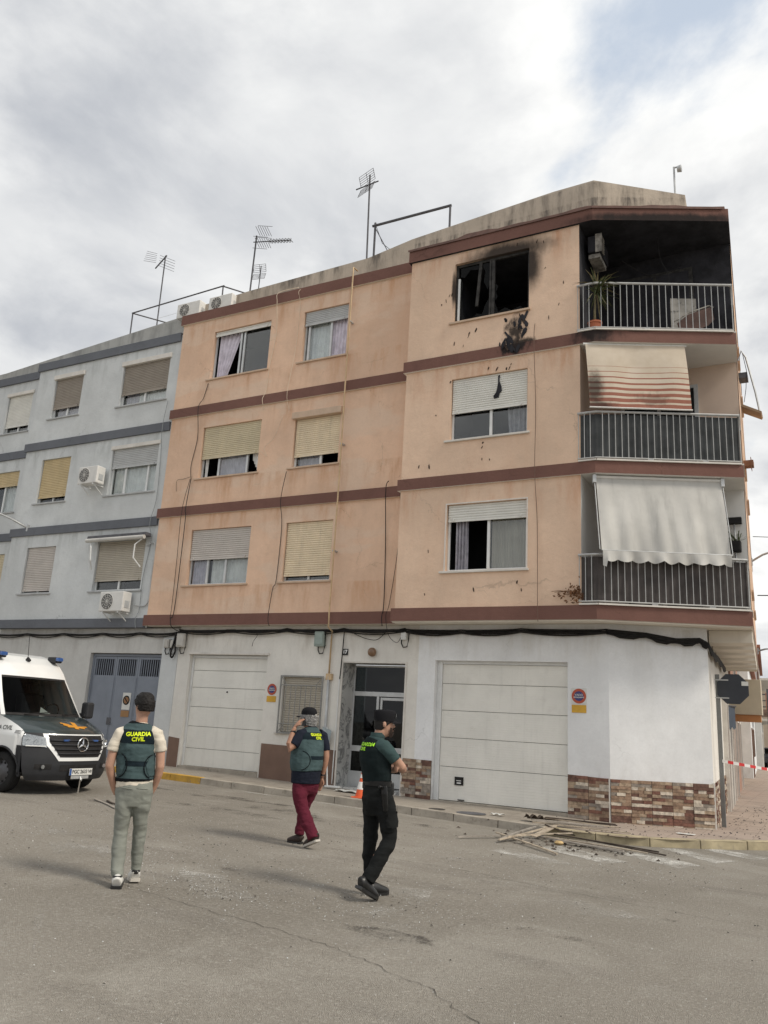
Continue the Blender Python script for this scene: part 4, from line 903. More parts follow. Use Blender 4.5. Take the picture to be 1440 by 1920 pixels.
for s_, x in ((1, -17.52), (-1, -15.62)):
    mb = MB(); mb.tube([(x, 15.4, 6.02), (x+.14*s_, 15.3, 5.85), (x+.16*s_, 15.32, 5.5), (x+.05*s_, 15.5, 5.28)], .02, 6); mb.build('folding_arm', m_whitefr, t)
mb = MB(); mb.tube([(-17.6, 15.45, 6.02), (-17.62, 15.5, 5.5), (-17.55, 15.52, 5.2)], .008, 5); mb.build('crank', m_whitefr, t)

# --- cables and pipes
def cable(label, pts, r_=.009, mat=None, n=6, name='facade_cable', cat='cable', sub=6, jit=.0):
    P_ = []; pts = [Vector(q) for q in pts]
    for i in range(len(pts)-1):
        p0, p1, p2, p3 = pts[max(i-1,0)], pts[i], pts[i+1], pts[min(i+2, len(pts)-1)]
        for k in range(sub):
            t_ = k/sub; P_.append(.5*((2*p1)+(p2-p0)*t_+(2*p0-5*p1+4*p2-p3)*t_**2+(3*p1-p0-3*p2+p3)*t_**3))
    P_.append(pts[-1]); mb = MB(); mb.tube(P_, r_*.72, n); return tag(mb.build(name, mat or m_cable, smooth=True, loc=pts[-1]), label, cat)
cable('dark cable running down the far-left windows of the peach wall', [(-14.13,15.57,10.29),(-14.24,15.57,9.87),(-14.28,15.46,9.55),(-14.28,15.57,8.76),(-14.39,15.57,7.99),(-14.32,15.55,7.61)], .012)
cable('thick dark cable dropping from the left second-floor sill to the main bundle', [(-14.32,15.55,7.61),(-14.30,15.46,6.75),(-14.30,15.5,6.38),(-14.36,15.56,4.2),(-14.36,15.46,3.9),(-14.33,15.5,3.7),(-14.3,15.78,3.6)], .014)
cable('thin cable left of the thick one on the lower peach wall', [(-14.36,15.56,7.6),(-14.42,15.46,6.7),(-14.48,15.56,5.4),(-14.46,15.56,4.3),(-14.38,15.46,3.9)], .009)
cable('short wire looped to the left of the second-floor cable knot', [(-14.32,15.55,7.66),(-14.6,15.57,7.62),(-14.82,15.57,7.6),(-14.80,15.57,7.3)], .006)
cable('dark cable between the small windows of the peach wall', [(-11.27,15.55,7.5),(-11.30,15.46,6.75),(-11.28,15.57,6.13),(-11.30,15.57,4.83),(-11.38,15.57,4.6),(-11.36,15.46,3.9),(-11.33,15.5,3.7)], .011)
cable('black cable hanging from a bracket near the step of the peach wall', [(-8.40,15.55,6.99),(-8.42,15.47,6.75),(-8.40,15.56,5.54),(-8.36,15.56,4.2),(-8.34,15.46,3.9),(-8.34,15.5,3.68)], .013)
cable('thin brown cable tight against the step of the peach wall', [(-8.05,15.46,6.7),(-8.07,15.56,6.2),(-8.09,15.56,5.3),(-8.22,15.56,4.2),(-8.24,15.46,3.9),(-8.22,15.6,3.5),(-8.1,15.78,3.36),(-7.98,15.78,3.55)], .008)
cable('thin vertical conduit right of the burnt window down to the bundle', [(-4.87,15.17,10.06),(-4.86,15.08,9.6),(-4.84,15.17,8.13),(-4.82,15.08,6.75),(-4.79,15.17,5.7),(-4.74,15.08,3.95),(-4.73,15.08,3.70)], .009, M('conduit_brown', (.16,.10,.075), .7))
cable('cream cable dangling off the roof right of the top-left window', [(-11.58,15.8,12.75),(-11.97,15.47,12.5),(-11.99,15.46,12.2),(-12.0,15.57,11.4),(-12.11,15.57,10.49),(-12.15,15.57,9.8),(-12.16,15.46,9.5),(-12.16,15.57,9.25)], .010, m_wcable)
cable('second cream cable dangling off the roof left of the top small window', [(-11.32,15.8,12.62),(-11.32,15.46,12.4),(-11.31,15.57,12.0),(-11.34,15.57,10.8),(-11.40,15.46,9.57),(-11.36,15.57,9.13)], .008, m_wcable)
cable('cream wire coils stuck to the wall beside the yellow shutter', [(-12.3,15.56,8.0),(-12.1,15.54,8.1),(-11.9,15.54,7.95),(-12.0,15.54,8.2),(-11.75,15.56,8.45),(-11.55,15.57,9.0)], .007, m_wcable)
t = thing('gas_pipe', 'ochre gas pipe running from roof to ground through the bands', 'pipe', (-9.7, 15.5, .3))
mb = MB(); mb.tube([(-9.72,15.7,12.75),(-9.71,15.48,12.72),(-9.70,15.46,12.5),(-9.69,15.45,9.5),(-9.67,15.45,6.8),(-9.68,15.45,4.0),(-9.68,15.46,3.66),(-9.72,15.7,3.60),(-9.78,15.79,3.5),(-9.78,15.79,2.6)], .019, 8); mb.build('pipe', m_gas, t, smooth=True)
mb = MB(); mb.tube([(-9.78,15.79,2.6),(-9.77,15.79,.4)], .032, 10); mb.build('guard_sleeve', m_steel, t, smooth=True)
for z in (11.2, 8.0, 5.4): mb = MB(); mb.box(-9.72, -9.66, 15.45, 15.6, z, z+.03); mb.build('clip', m_steel, t)
mb = MB(); mb.box(-9.85, -9.70, 15.76, 15.85, 2.52, 2.66); mb.build('valve_box', m_gas, t, bevel=.01)
# sagging main cable bundle under the overhang
def bundle(label, pts, n, spread, r_, loc):
    mb = MB(); rs_ = random.Random(n)
    for k in range(n):
        oy, oz, sg = rs_.uniform(-spread, 0), rs_.uniform(-spread, spread)*.9, rs_.uniform(0, .045)+(.05 if rs_.random() < .2 else 0); P_ = []
        for i in range(len(pts)-1):
            a, b_ = Vector(pts[i]), Vector(pts[i+1]); L = (b_-a).length; m_ = max(3, int(L/.25))
            for j in range(m_):
                t_ = j/m_; q = a.lerp(b_, t_); q.z -= sg*math.sin(math.pi*((t_*max(1, round(L/1.6))) % 1)); P_.append(q+Vector((0, oy, oz)))
        P_.append(Vector(pts[-1])+Vector((0, oy, oz))); mb.tube(P_, r_*rs_.uniform(.6, 1.5), 5)
    o = mb.build('cable_bundle', m_cable, loc=loc, smooth=True); tag(o, label, 'cables'); return o
bundle('black cable bundle along the top of the cream wall from the boxes to the entrance', [(-14.3,15.80,3.62),(-11,15.80,3.63),(-7.9,15.80,3.62)], 10, .05, .013, (-11, 15.8, 3.6))
bundle('sagging black cable bundle above the wide garage door', [(-7.9,15.80,3.62),(-6.6,15.80,3.60),(-5.3,15.80,3.62),(-3.58,15.79,3.60)], 13, .045, .011, (-6, 15.8, 3.6))
bundle('thick drooping cable bundle crossing the cut corner under the balcony', [(-3.6,15.79,3.59),(-2.9,16.08,3.55),(-2.4,16.30,3.47),(-2.0,16.49,3.50),(-1.86,16.60,3.42),(-1.83,17.0,3.30),(-1.9,18.5,3.35),(-2.1,22,3.4)], 17, .05, .012, (-2.7, 16.2, 3.5))
bundle('thin cables along the grey ground floor top of the blue-grey block', [(-26,15.80,3.55),(-20,15.80,3.55),(-17,15.80,3.56),(-14.3,15.80,3.58)], 5, .03, .012, (-20, 15.8, 3.5))
cable('cable drooping in a loop above the entrance', [(-9.2,15.79,3.56),(-8.9,15.78,3.45),(-8.6,15.78,3.42),(-8.4,15.79,3.58)], .011)
cable('black cable dropping from the bundle beside the house number', [(-9.46,15.80,3.62),(-9.47,15.80,3.2),(-9.49,15.80,2.7),(-9.5,15.80,2.55)], .016)
cable('white conduit down the left edge of the entrance', [(-9.51,15.81,2.56),(-9.52,15.81,1.4),(-9.53,15.81,.32)], .018, m_whitefr)
cable('short black wire hanging above the right edge of the garage with round lock', [(-11.9,15.78,3.6),(-11.85,15.76,3.5),(-11.93,15.75,3.38),(-11.97,15.76,3.25)], .008)
cable('grey conduit running down the blue-grey wall edge', [(-15.55,15.60,10.0),(-15.55,15.52,9.2),(-15.56,15.6,8.5),(-15.5,15.6,7.2),(-15.55,15.52,6.5),(-15.5,15.6,6.0),(-15.62,15.6,5.0),(-15.6,15.6,4.2),(-15.62,15.52,3.9),(-15.6,15.56,3.66)], .012, M('conduit_grey', (.22,.24,.25), .6))
cable('white pipe elbow beside the folded awning window', [(-15.62,15.6,5.86),(-15.34,15.6,5.88),(-15.33,15.6,4.9),(-15.36,15.6,4.3),(-15.8,15.6,4.28)], .022, m_sillb)

# --- boxes, lamp, number
m_meter = M('green_grey_box', (.30, .36, .33), .5, .1, 5, spec=.4); m_meterg = M('grey_box', (.52, .50, .46), .55, .08, 5)
def wall_box(label, x0, x1, z0, z1, d_, mat, cat='junction box', name='junction_box', loop=True):
    t = thing(name, label, cat, ((x0+x1)/2, 15.84, z0)); mb = MB(); mb.box(x0, x1, 15.85-d_, 15.846, z0, z1); mb.build('casing', mat, t, bevel=.02)
    mb = MB(); mb.box(x0+.02, x1-.02, 15.85-d_-.012, 15.85-d_-.001, z0+.04, z1-.03); mb.build('cover', mat, t, bevel=.008)
    if loop: mb = MB(); xm = (x0+x1)/2; mb.tube([(xm-.05,15.80,z0+.01),(xm-.05,15.80,z0-.08),(xm,15.79,z0-.16),(xm+.09,15.79,z0-.15),(xm+.12,15.79,z0-.02),(xm+.13,15.79,z1)], .013, 6); mb.build('wire_loop', m_cable, t, smooth=True)
    return t
wall_box('green-grey meter box under the bands left of the house number', -10.20, -9.95, 3.26, 3.60, .14, m_meter)
wall_box('small grey junction box at the far left of the cream wall', -14.76, -14.60, 3.20, 3.42, .10, m_meterg)
wall_box('large grey junction box above the left edge of the left garage', -14.32, -14.06, 3.22, 3.56, .14, m_meterg)
wall_box('narrow grey junction box between two others beside the blue door', -14.56, -14.43, 3.20, 3.40, .09, m_meterg)
wall_box('small white junction box up right of the entrance lamp', -8.02, -7.88, 3.42, 3.60, .08, m_whitefr)
cable('tangle of black cables hanging below the grey junction boxes', [(-14.4,15.78,3.6),(-14.42,15.74,3.3),(-14.48,15.74,3.05),(-14.42,15.74,2.96),(-14.34,15.74,3.1),(-14.36,15.76,3.4),(-14.3,15.76,3.55)], .032)
t = thing('bulkhead_lamp', 'round brown bulkhead lamp above the entrance', 'lamp', (-8.71, 15.85, 3.15)); mb = MB()
mb.lathe([(.0,15.72),(.07,15.725),(.095,15.76),(.10,15.80)], (-8.71, 0, 3.15), 18, 'y'); mb.build('globe', M('amber_globe', (.22,.13,.075), .3, .2, 9, spec=.5), t, smooth=True)
mb = MB(); mb.lathe([(.06,15.80),(.06,15.849),(0,15.849)], (-8.71, 0, 3.15), 18, 'y'); mb.build('base', m_whitefr, t)
t = thing('house_number', 'small dark plaque with the number 17 beside the entrance', 'number plaque', (-9.42, 15.84, 3.07)); mb = MB()
mb.box(-9.49, -9.35, 15.825, 15.848, 3.08, 3.22); mb.build('plaque', M('plaque_black', (.02,.02,.02), .4), t, bevel=.004)
put_text('number', '17', .11, lambda v: (-9.42+v.x, 15.822, 3.15+v.y), m_whitefr, t, .006)
# --- no-parking plates
m_red = M('sign_red', (.45, .09, .05), .45, .1, 8); m_blues = M('sign_blue', (.06, .06, .18), .45, .1, 8); m_yel = M('sign_orange_yellow', (.62, .36, .05), .5, .1, 8); m_signw = M('sign_white', (.66,.66,.63), .5, .06, 8)
def disc(mb, c, r_, y, n=32): mb.face(*[mb.p(c[0]+r_*math.cos(6.2832*k/n), y, c[1]+r_*math.sin(6.2832*k/n)) for k in range(n)])
def vado(label, x, z, s_, y=15.85, white=True):
    t = thing('no_parking_sign', label, 'sign', (x, y, z-.3)); w_ = .15*s_
    if white: mb = MB(); mb.box(x-w_, x+w_, y-.008, y-.001, z-w_, z+w_); mb.build('plate', m_signw, t)
    for r_, yy, mt, nm in ((.14, .010, m_red, 'red_ring'), (.092, .013, m_blues, 'blue_disc')): mb = MB(); disc(mb, (x, z), r_*s_, y-yy); mb.build(nm, mt, t, recalc=False)
    put_text('lettering', 'VADO', .055*s_, lambda v: (x+v.x, y-.016, z+.02*s_+v.y), m_signw, t, .001); put_text('lettering', 'PERMANENTE', .033*s_, lambda v: (x+v.x, y-.016, z-.025*s_+v.y), m_signw, t, .001)
    mb = MB(); mb.box(x-w_*.93, x+w_*.93, y-.010, y-.002, z-.31*s_, z-.165*s_); mb.build('yellow_plate', m_yel, t)
    return t
vado('round no-parking sign with yellow plate right of the wide garage', -4.15, 2.36, 1.0)
vado('round no-parking sign with yellow plate left of the barred window', -11.34, 2.27, .92, white=False)
t = thing('no_parking_sign', 'white no-parking plate with a black ring on the blue door', 'sign', (-15.97, 15.96, 1.4)); y = 15.96
mb = MB(); mb.box(-16.13, -15.85, y-.006, y-.001, 1.62, 2.05); mb.build('plate', m_signw, t)
for r_, yy, mt, nm in ((.12, .009, m_cable, 'black_ring'), (.085, .012, M('sign_dull_orange', (.25,.13,.06), .5), 'centre_disc')): mb = MB(); disc(mb, (-15.99, 1.86), r_, y-yy); mb.build(nm, mt, t, recalc=False)
mb = MB(); mb.hexa([(-16.07,y-.015,1.92),(-16.05,y-.015,1.94),(-16.05,y-.013,1.94),(-16.07,y-.013,1.92)], [(-15.93,y-.015,1.78),(-15.91,y-.015,1.80),(-15.91,y-.013,1.80),(-15.93,y-.013,1.78)]); mb.build('slash', m_cable, t)
mb = MB(); mb.box(-16.13, -15.85, y-.008, y-.002, 1.44, 1.60); mb.build('orange_plate', M('sign_brown_orange', (.32,.18,.08), .5), t)

# --- loggia contents
m_leaf = M('yucca_leaf', (.10, .12, .055), .6, .3, 9); m_leafd = M('yucca_leaf_dry', (.22, .19, .11), .8, .3, 9); m_terra = M('terracotta', (.42, .14, .075), .8, .15, 6)
t = thing('potted_yucca', 'spiky yucca in a terracotta pot at the left of the burnt balcony', 'plant', (-3.66, 15.42, 9.69))
mb = MB(); mb.lathe([(.0,9.69),(.10,9.69),(.135,9.92),(.15,9.92),(.15,9.96),(.125,9.96),(.12,9.90),(0,9.90)], (-3.66, 15.42, 0), 20); mb.build('pot', m_terra, t, smooth=40)
mb = MB(); mb.tube([(-3.66,15.42,9.88),(-3.65,15.38,10.2),(-3.60,15.30,10.74)], [.03,.026,.02], 7); mb.build('trunk', m_leafd, t, smooth=True)
rs = random.Random(21)
for k in range(80):
    a = rs.uniform(0, 6.283); el = rs.uniform(-1.1, 1.2); L = rs.uniform(.38, .66); base = Vector((-3.58, 15.30, 10.74+rs.uniform(-.22, .06)))
    d_ = Vector((math.cos(a)*math.cos(el), math.sin(a)*math.cos(el)*.8, math.sin(el))); sd = d_.cross(Vector((0,0,1))).normalized()*.017; droop = Vector((0,0,-.10*L/.5))
    p1 = base+d_*L*.5; p2 = base+d_*L+droop
    if p2.x < -3.86 and p2.y > 15.14: continue
    mb = MB(); i = [mb.p(base-sd*.7), mb.p(base+sd*.7), mb.p(p1+sd), mb.p(p1-sd), mb.p(p2)]; mb.face(i[0], i[1], i[2], i[3]); mb.face(i[3], i[2], i[4]); mb.build('leaf', m_leafd if rs.random() < .35 else m_leaf, t, recalc=False)
t = thing('tipped_table', 'brown round-cornered table top tipped over behind the burnt balcony bars', 'table top', (-1.7, 16.5, 9.7))
mb = MB(TCU); pts = [(1.78,-.35,10.02),(2.0,-.35,10.22),(2.45,-.35,10.40),(2.50,-.35,10.36),(2.53,-.35,10.12),(2.40,-.35,9.98),(2.05,-.35,9.80),(1.85,-.35,9.80)]; mb.prism(pts, (0,.03,0)); mb.build('top', M('brown_laminate', (.085,.045,.035), .5, .2, 6), t)
mb = MB(TCU); mb.tube([(1.72,-.34,10.06),(2.0,-.34,10.26),(2.44,-.34,10.44),(2.53,-.34,10.40)], .016, 6); mb.build('edge_trim', m_acb, t)
t = thing('white_board', 'pale scorched board leaning at the back of the burnt balcony', 'board', (-1.7, 16.75, 9.7)); mb = MB(TCU); mb.box(1.72, 2.25, -.58, -.55, 9.7, 10.72); mb.build('board', M('scorched_white_board', (.26,.25,.23), .8, .4, 2, dirt=1.0, dirtcol=(.05,.05,.05)), t)
t = thing('fallen_sheet', 'crumpled pale sheet on the floor of the burnt balcony', 'sheet', (-2.3, 16.1, 9.68)); mb = MB(TCU); mb.grid(lambda s_, v_: (1.25+s_*.55, -.5+v_*.35, 9.69+.30*math.exp(-((s_-.62)**2)*14)*(1-v_*.6)+.03*math.sin(9*s_+5*v_)), 14, 8); mb.build('sheet', m_acb, t, smooth=True, recalc=False)
mb = MB(); rs2 = random.Random(31)
for k in range(70):
    c = TCU(Vector((rs2.uniform(.35, 2.4), -rs2.uniform(.12, .7), 9.67+abs(rs2.gauss(0, .05))))); a = rs2.uniform(0, 3.14); L = rs2.uniform(.04, .22); d_ = Vector((math.cos(a), math.sin(a), rs2.uniform(-.1, .6))).normalized()
    mb.tube([c, c+d_*L], [rs2.uniform(.01, .03), rs2.uniform(.004, .02)], 5)
o = mb.build('charred_debris', m_soot, loc=(-2.4, 16.2, 9.67)); o['kind'] = 'stuff'; o['label'] = 'charred debris heaped on the floor of the burnt balcony'; o['category'] = 'debris'
cable('burnt wire sagging across the back of the top-floor loggia', [(-3.3,16.4,11.9),(-2.7,16.7,11.55),(-2.1,16.9,11.75)], .012)
cable('second burnt wire dangling from the top-floor loggia ceiling', [(-2.5,16.3,12.2),(-2.45,16.35,11.7),(-2.3,16.4,11.3),(-2.35,16.4,11.0)], .010)
t = thing('wall_planter', 'two dark wall planters on a rod at the right of the first-floor loggia', 'planter', (-1.36, 17.1, 4.1))
mb = MB(); mb.cyl((-1.33,17.08,4.05), (-1.33,17.08,5.95), .018, 6); mb.build('rod', m_steel, t)
mb = MB(); mb.box(-1.47, -1.19, 16.98, 17.12, 5.88, 6.0); mb.build('box', m_cable, t); mb = MB(); mb.box(-1.44, -1.22, 16.95, 17.12, 5.30, 5.52); mb.build('pot', m_cable, t, bevel=.02)
for k in range(26):
    a = rs.uniform(0, 6.28); b0 = Vector((-1.32+rs.uniform(-.08,.08), 17.02, 5.50)); p2 = b0+Vector((math.cos(a)*.16, math.sin(a)*.10, rs.uniform(.02,.22))); sd = Vector((.012,0,.008)); mb = MB(); i = [mb.p(b0-sd*.4), mb.p(b0+sd*.4), mb.p(p2+sd), mb.p(p2-sd)]; mb.face(*i); mb.build('leaf', m_leaf, t, recalc=False)
m_dry = M('dry_leaf', (.14, .065, .03), .9, .4, 12)
t = thing('dried_plant', 'dried brown plant spilling through the left end of the first-floor railing', 'plant', (-3.95, 15.12, 4.05))
mb = MB()
for k in range(7):
    a = rs.uniform(.2, 1.2); mb.tube([(-3.88,15.19,4.12+.02*k), (-4.05-.05*k*math.cos(a),15.13,4.2+.04*k*math.sin(a)), (-4.12-.06*k,15.12,4.16+.05*k*math.sin(a))], .005, 4)
mb.build('stems', m_dry, t)
for k in range(70):
    x = -3.93-abs(rs.gauss(0, .19)); z = 4.18+rs.gauss(.03, .10); L = rs.uniform(.02, .045); a = rs.uniform(0, 6.28); y = 15.12+rs.uniform(-.03, .02)
    if z < 4.03: continue
    mb = MB(); u_ = Vector((math.cos(a), .3, math.sin(a)))*L; v_ = Vector((-math.sin(a), .2, math.cos(a)))*L*.45; c = Vector((x, y, z)); mb.face(mb.p(c-u_), mb.p(c+v_), mb.p(c+u_), mb.p(c-v_)); mb.build('leaf', m_dry, t, recalc=False)
# bent awning arm, lamps and brackets on the side-street face
t = thing('broken_awning_arm', 'bent metal awning arm hanging off the side-street face below the burnt floor', 'awning arm', (-1.0, 17.2, 8.2))
mb = MB(); mb.tube([(-1.09,17.2,9.45),(-1.02,17.2,9.66),(-.94,17.2,9.5),(-.80,17.2,8.7),(-.74,17.2,8.24)], .022, 6); mb.build('arm', m_steel, t)
mb = MB(); mb.hexa([(-1.08,17.1,8.38),(-.72,17.1,8.18),(-.72,17.5,8.18),(-1.08,17.5,8.38)], [(-1.08,17.1,8.44),(-.70,17.1,8.22),(-.70,17.5,8.22),(-1.08,17.5,8.44)]); mb.build('torn_board', M('torn_tan_board', (.40,.26,.16), .8, .2), t)
mb = MB(); mb.tube([(-1.0,17.2,9.62),(-.94,17.2,9.2),(-.97,17.2,8.8),(-1.02,17.2,8.5)], .006, 4); mb.build('loose_wire', m_cable, t)
mb = MB(); mb.box(-1.10, -.93, 17.2, 17.5, 9.05, 9.17); mb.build('bracket', m_iron, t)
t = thing('wall_bracket', 'small brown bracket sticking out at the second-floor slab on the side street', 'bracket', (-1.05, 17.5, 7.2)); mb = MB(); mb.box(-1.12, -.93, 17.4, 17.6, 7.18, 7.30); mb.box(-.98, -.97, 17.38, 17.62, 7.12, 7.36); mb.build('arm', M('rust_brown', (.25,.13,.08), .8, .2), t)
def lamp_arm(label, pts, head, loc):
    t = thing('street_lamp', label, 'street lamp', loc); mb = MB(); mb.tube(pts, .028, 8); mb.build('arm', m_steel, t, smooth=True)
    a, b_ = Vector(head[0]), Vector(head[1]); mb = MB(); mb.tube([a, a.lerp(b_,.3), a.lerp(b_,.8), b_], [.04,.085,.08,.03], 10); mb.build('lamp_head', m_steel, t, smooth=True)
    mb = MB(); mb.box(pts[0][0]-.02, pts[0][0]+.04, pts[0][1]-.05, pts[0][1]+.05, pts[0][2]-.1, pts[0][2]+.1); mb.build('wall_plate', m_steel, t)
lamp_arm('street lamp on an arm from the side-street face, nearer of two', [(-1.5,24,6.5),(-1.2,24,6.68),(-.7,24,6.85),(-.2,24,6.95)], ((-.2,24,6.95),(.4,24,6.98)), (-1.5,24,6.5))
lamp_arm('street lamp lower down and farther along the side street', [(-1.85,30,4.66),(-1.6,30,4.73),(-1.4,30,4.76)], ((-1.4,30,4.76),(-.9,30,4.80)), (-1.85,30,4.66))
lamp_arm('street lamp arm reaching out from the far left blue-grey wall', [(-20.5,15.62,6.66),(-20.9,15.3,6.9),(-21.4,15.0,7.12),(-22.0,14.5,7.3)], ((-22.0,14.5,7.3),(-22.5,14.1,7.36)), (-20.5,15.62,6.66))
cable('overhead wire leaving the corner across the side street', [(-1.06,18,5.82),(4,17,5.3),(12,15.5,6.2)], .010, name='overhead_wire')
cable('lower overhead wire with ties leaving the corner across the side street', [(-1.1,19,4.75),(4,18.5,4.6),(12,18,5.2)], .016, name='overhead_wire')
# ================================================================== STREET THINGS
t = thing('traffic_sign', 'octagonal stop sign seen from behind on a grey post at the corner', 'traffic sign', (-1.80, 17.25, .12))
m_post = M('grey_sign_post', (.20, .205, .20), .6, .12, 5); m_signb = M('sign_back_slate', (.032, .036, .045), .5, .12, 4, spec=.4)
mb = MB(); mb.box(-1.845, -1.765, 17.23, 17.27, .06, 2.93); mb.build('post', m_post, t, bevel=.006)
mb = MB(); pts = [(-1.53+.305*math.cos(R(22.5+45*k)), 17.20, 2.655+.305*math.sin(R(22.5+45*k))) for k in range(8)]; mb.prism(pts, (0,.012,0)); sp_ = mb.build('plate', m_signb, t, bevel=.004)
mb = MB(); mb.prism([(-1.53+.29*math.cos(R(22.5+45*k)), 17.2135, 2.655+.29*math.sin(R(22.5+45*k))) for k in range(8)], (0,.002,0)); mb.build('face', m_red, t)
put_text('lettering', 'STOP', .2, lambda v: (-1.53-v.x, 17.217, 2.655+v.y), m_signw, t, .006)
for z in (2.82, 2.48): mb = MB(); mb.box(-1.852, -1.60, 17.185, 17.199, z-.011, z+.011); mb.build('clamp', m_steel, t, bevel=.004)
mb = MB(); mb.box(-1.37, -1.25, 17.196, 17.199, 2.72, 2.80); mb.build('sticker', m_signw, t)
# red and white tape
m_tr = M('tape_red', (.62, .05, .05), .5, .06); m_tw = M('tape_white', (.78, .76, .73), .5, .05)
mb = MB(); N = 56; prev = None
for k in range(N+1):
    s_ = k/N; x = -1.78+s_*5.3; y = 17.22+s_*.9; z = 1.31-.16*math.sin(s_*3.1416)*1.6+.10*s_; tw = .5*math.sin(s_*9); d_ = Vector((.0, math.sin(tw)*.028, math.cos(tw)*.028))
    ids = (mb.p(Vector((x, y, z))-d_), mb.p(Vector((x, y, z))+d_)); mb.cur = k % 2
    if prev: mb.face(prev[0], ids[0], ids[1], prev[1])
    prev = ids
tag(mb.build('barrier_tape', [m_tr, m_tw], loc=(-1.78, 17.2, 1.2), recalc=False), 'red and white barrier tape stretched from the stop sign post', 'tape')
# traffic cone by the entrance
m_con = M('cone_orange', (.75, .13, .045), .5, .08, 5); t = thing('traffic_cone', 'orange and white traffic cone on the pavement by the entrance', 'traffic cone', (-8.04, 14.5, zg(-8.04)+PAVE)); z0 = zg(-8.04)+PAVE
mb = MB(); mb.box(-8.20, -7.88, 14.34, 14.66, z0+.002, z0+.035); mb.build('base', m_con, t, bevel=.012)
cone = lambda h_: .12*(1-h_/.54)+.018
def seg(h0, h1, mt, nm, off=0): mb = MB(); mb.lathe([(cone(h0)+off, z0+h0), (cone(h1)+off, z0+h1)], (-8.04, 14.5, 0), 24); mb.build(nm, mt, t, smooth=40)
seg(.03, .48, m_con, 'cone_body'); seg(.17, .31, m_tw, 'white_sleeve', .003); seg(.38, .45, m_tw, 'white_sleeve', .003)
# broom and litter by the door
t = thing('broom', 'white broom handle with a pale blue cloth leaning by the entrance', 'broom', (-9.45, 15.5, zg(-9.5)+PAVE)); mb = MB(); mb.tube([(-9.42,15.45,.30),(-9.74,15.80,1.50)], .014, 6); mb.build('handle', m_whitefr, t)
mb = MB(); mb.grid(lambda s_, v_: (-9.80+.22*s_-.05*v_, 15.72-.05*math.sin(s_*6), 1.52-.34*v_-.1*s_), 8, 6); mb.build('cloth', M('pale_blue_cloth', (.40,.46,.48), .9), t, smooth=True, recalc=False)
mb = MB(); mb.box(-9.46, -9.12, 15.40, 15.50, .285, .315); mb.build('head', m_whitefr, t)
for k, (x, y, sx_, lbl) in enumerate(((-8.75, 15.25, .3, 'crumpled white paper sheet on the pavement before the entrance'), (-5.3, 14.6, .12, 'scrap of white plastic on the pavement before the wide garage'), (-2.2, 15.2, .14, 'pale flat scrap on the pavement near the stop sign'))):
    mb = MB(); zz = zg(x)+PAVE; mb.grid(lambda s_, v_: (x+sx_*(s_-.5)*2+.02*math.sin(v_*9), y+sx_*.5*(v_-.5)*2, zz+.015+.03*abs(math.sin(s_*7+v_*5+k))*(1 if k < 2 else .2)), 10, 6); tag(mb.build('litter', m_signw, loc=(x, y, zz), smooth=True, recalc=False), lbl, 'litter')
# charred wooden strips
m_wood = [M('strip_wood_pale', (.42,.355,.275), .85, .25, 7, .3, 40, dirt=.5), M('strip_wood_dark', (.075,.058,.046), .9, .4, 7, .3, 40), M('strip_wood_grey', (.31,.28,.245), .9, .25, 7, .3, 40, dirt=.5)]
ROADS = [((-5.0,12.06,.054),(-4.34,13.05,.062)),((-4.7,12.89,.079),(-3.41,11.81,.029)),((-4.41,12.23,.063),(-4.1,14.04,.158)),((-4.14,12.46,.078),(-3.91,12.65,.065)),((-4.11,12.96,.078),(-4.06,13.97,.167)),((-4.28,13.21,.071),(-2.68,12.77,.025)),((-4.02,13.42,.097),(-2.3,13.25,.034)),((-4.0,13.12,.076),(-2.43,13.05,.024)),((-3.8,13.02,.043),(-2.75,12.97,.025)),((-4.15,13.71,.179),(-3.62,13.86,.041)),((-3.52,13.52,.06),(-2.17,13.06,.023)),((-4.36,12.49,.092),(-3.72,13.74,.102)),((-4.43,12.25,.053),(-4.32,13.73,.141))]
PAV = [((-4.68,14.38,.198),(-3.28,14.99,.168)),((-4.62,14.48,.227),(-3.2,14.78,.157)),((-4.47,14.02,.174),(-2.9,14.26,.146)),((-4.4,14.05,.213),(-3.44,14.67,.159)),((-4.4,13.75,.243),(-3.54,14.48,.17)),((-4.37,14.44,.232),(-3.32,15.05,.178))]
rs = random.Random(4)
def plank(a, b_, w_, h_, mat, label, group):
    a, b_ = Vector(a), Vector(b_); d_ = (b_-a).normalized(); sd = d_.cross(Vector((0,0,1))).normalized(); up_ = sd.cross(d_); mb = MB(); n = 7; prev = None; bow = rs.uniform(-.03, .03)
    for k in range(n+1):
        f = k/n; c = a.lerp(b_, f)+sd*bow*math.sin(math.pi*f)*2; ww = w_*rs.uniform(.85, 1.1)*(.7 if k in (0, n) else 1)
        ids = [mb.p(c+sd*ww), mb.p(c+sd*ww+up_*h_), mb.p(c-sd*ww+up_*h_), mb.p(c-sd*ww)]
        if prev: mb.bridge(prev, ids)
        else: mb.face(*ids[::-1])
        prev = ids
    mb.face(*prev); return tag(mb.build('wood_strip', mat, loc=a), label, 'wood strip', group)
lbls = {0: 'thin wood strip sticking out farthest left of the debris pile on the road', 1: 'wood strip with its tip nearest the camera in the debris pile', 4: 'wide pale plank propped on the kerb in the debris pile', 6: 'long charred strip reaching farthest right over the crosswalk'}
for k, (a, b_) in enumerate(ROADS):
    plank(a, b_, .05 if k == 4 else rs.uniform(.016, .026), .018, m_wood[(2, 0, 0, 2, 0, 2, 1, 0, 2, 1, 1, 0, 2)[k]], lbls.get(k, 'wood strip lying tangled in the debris pile on the road'), 'wood strips in the debris pile')
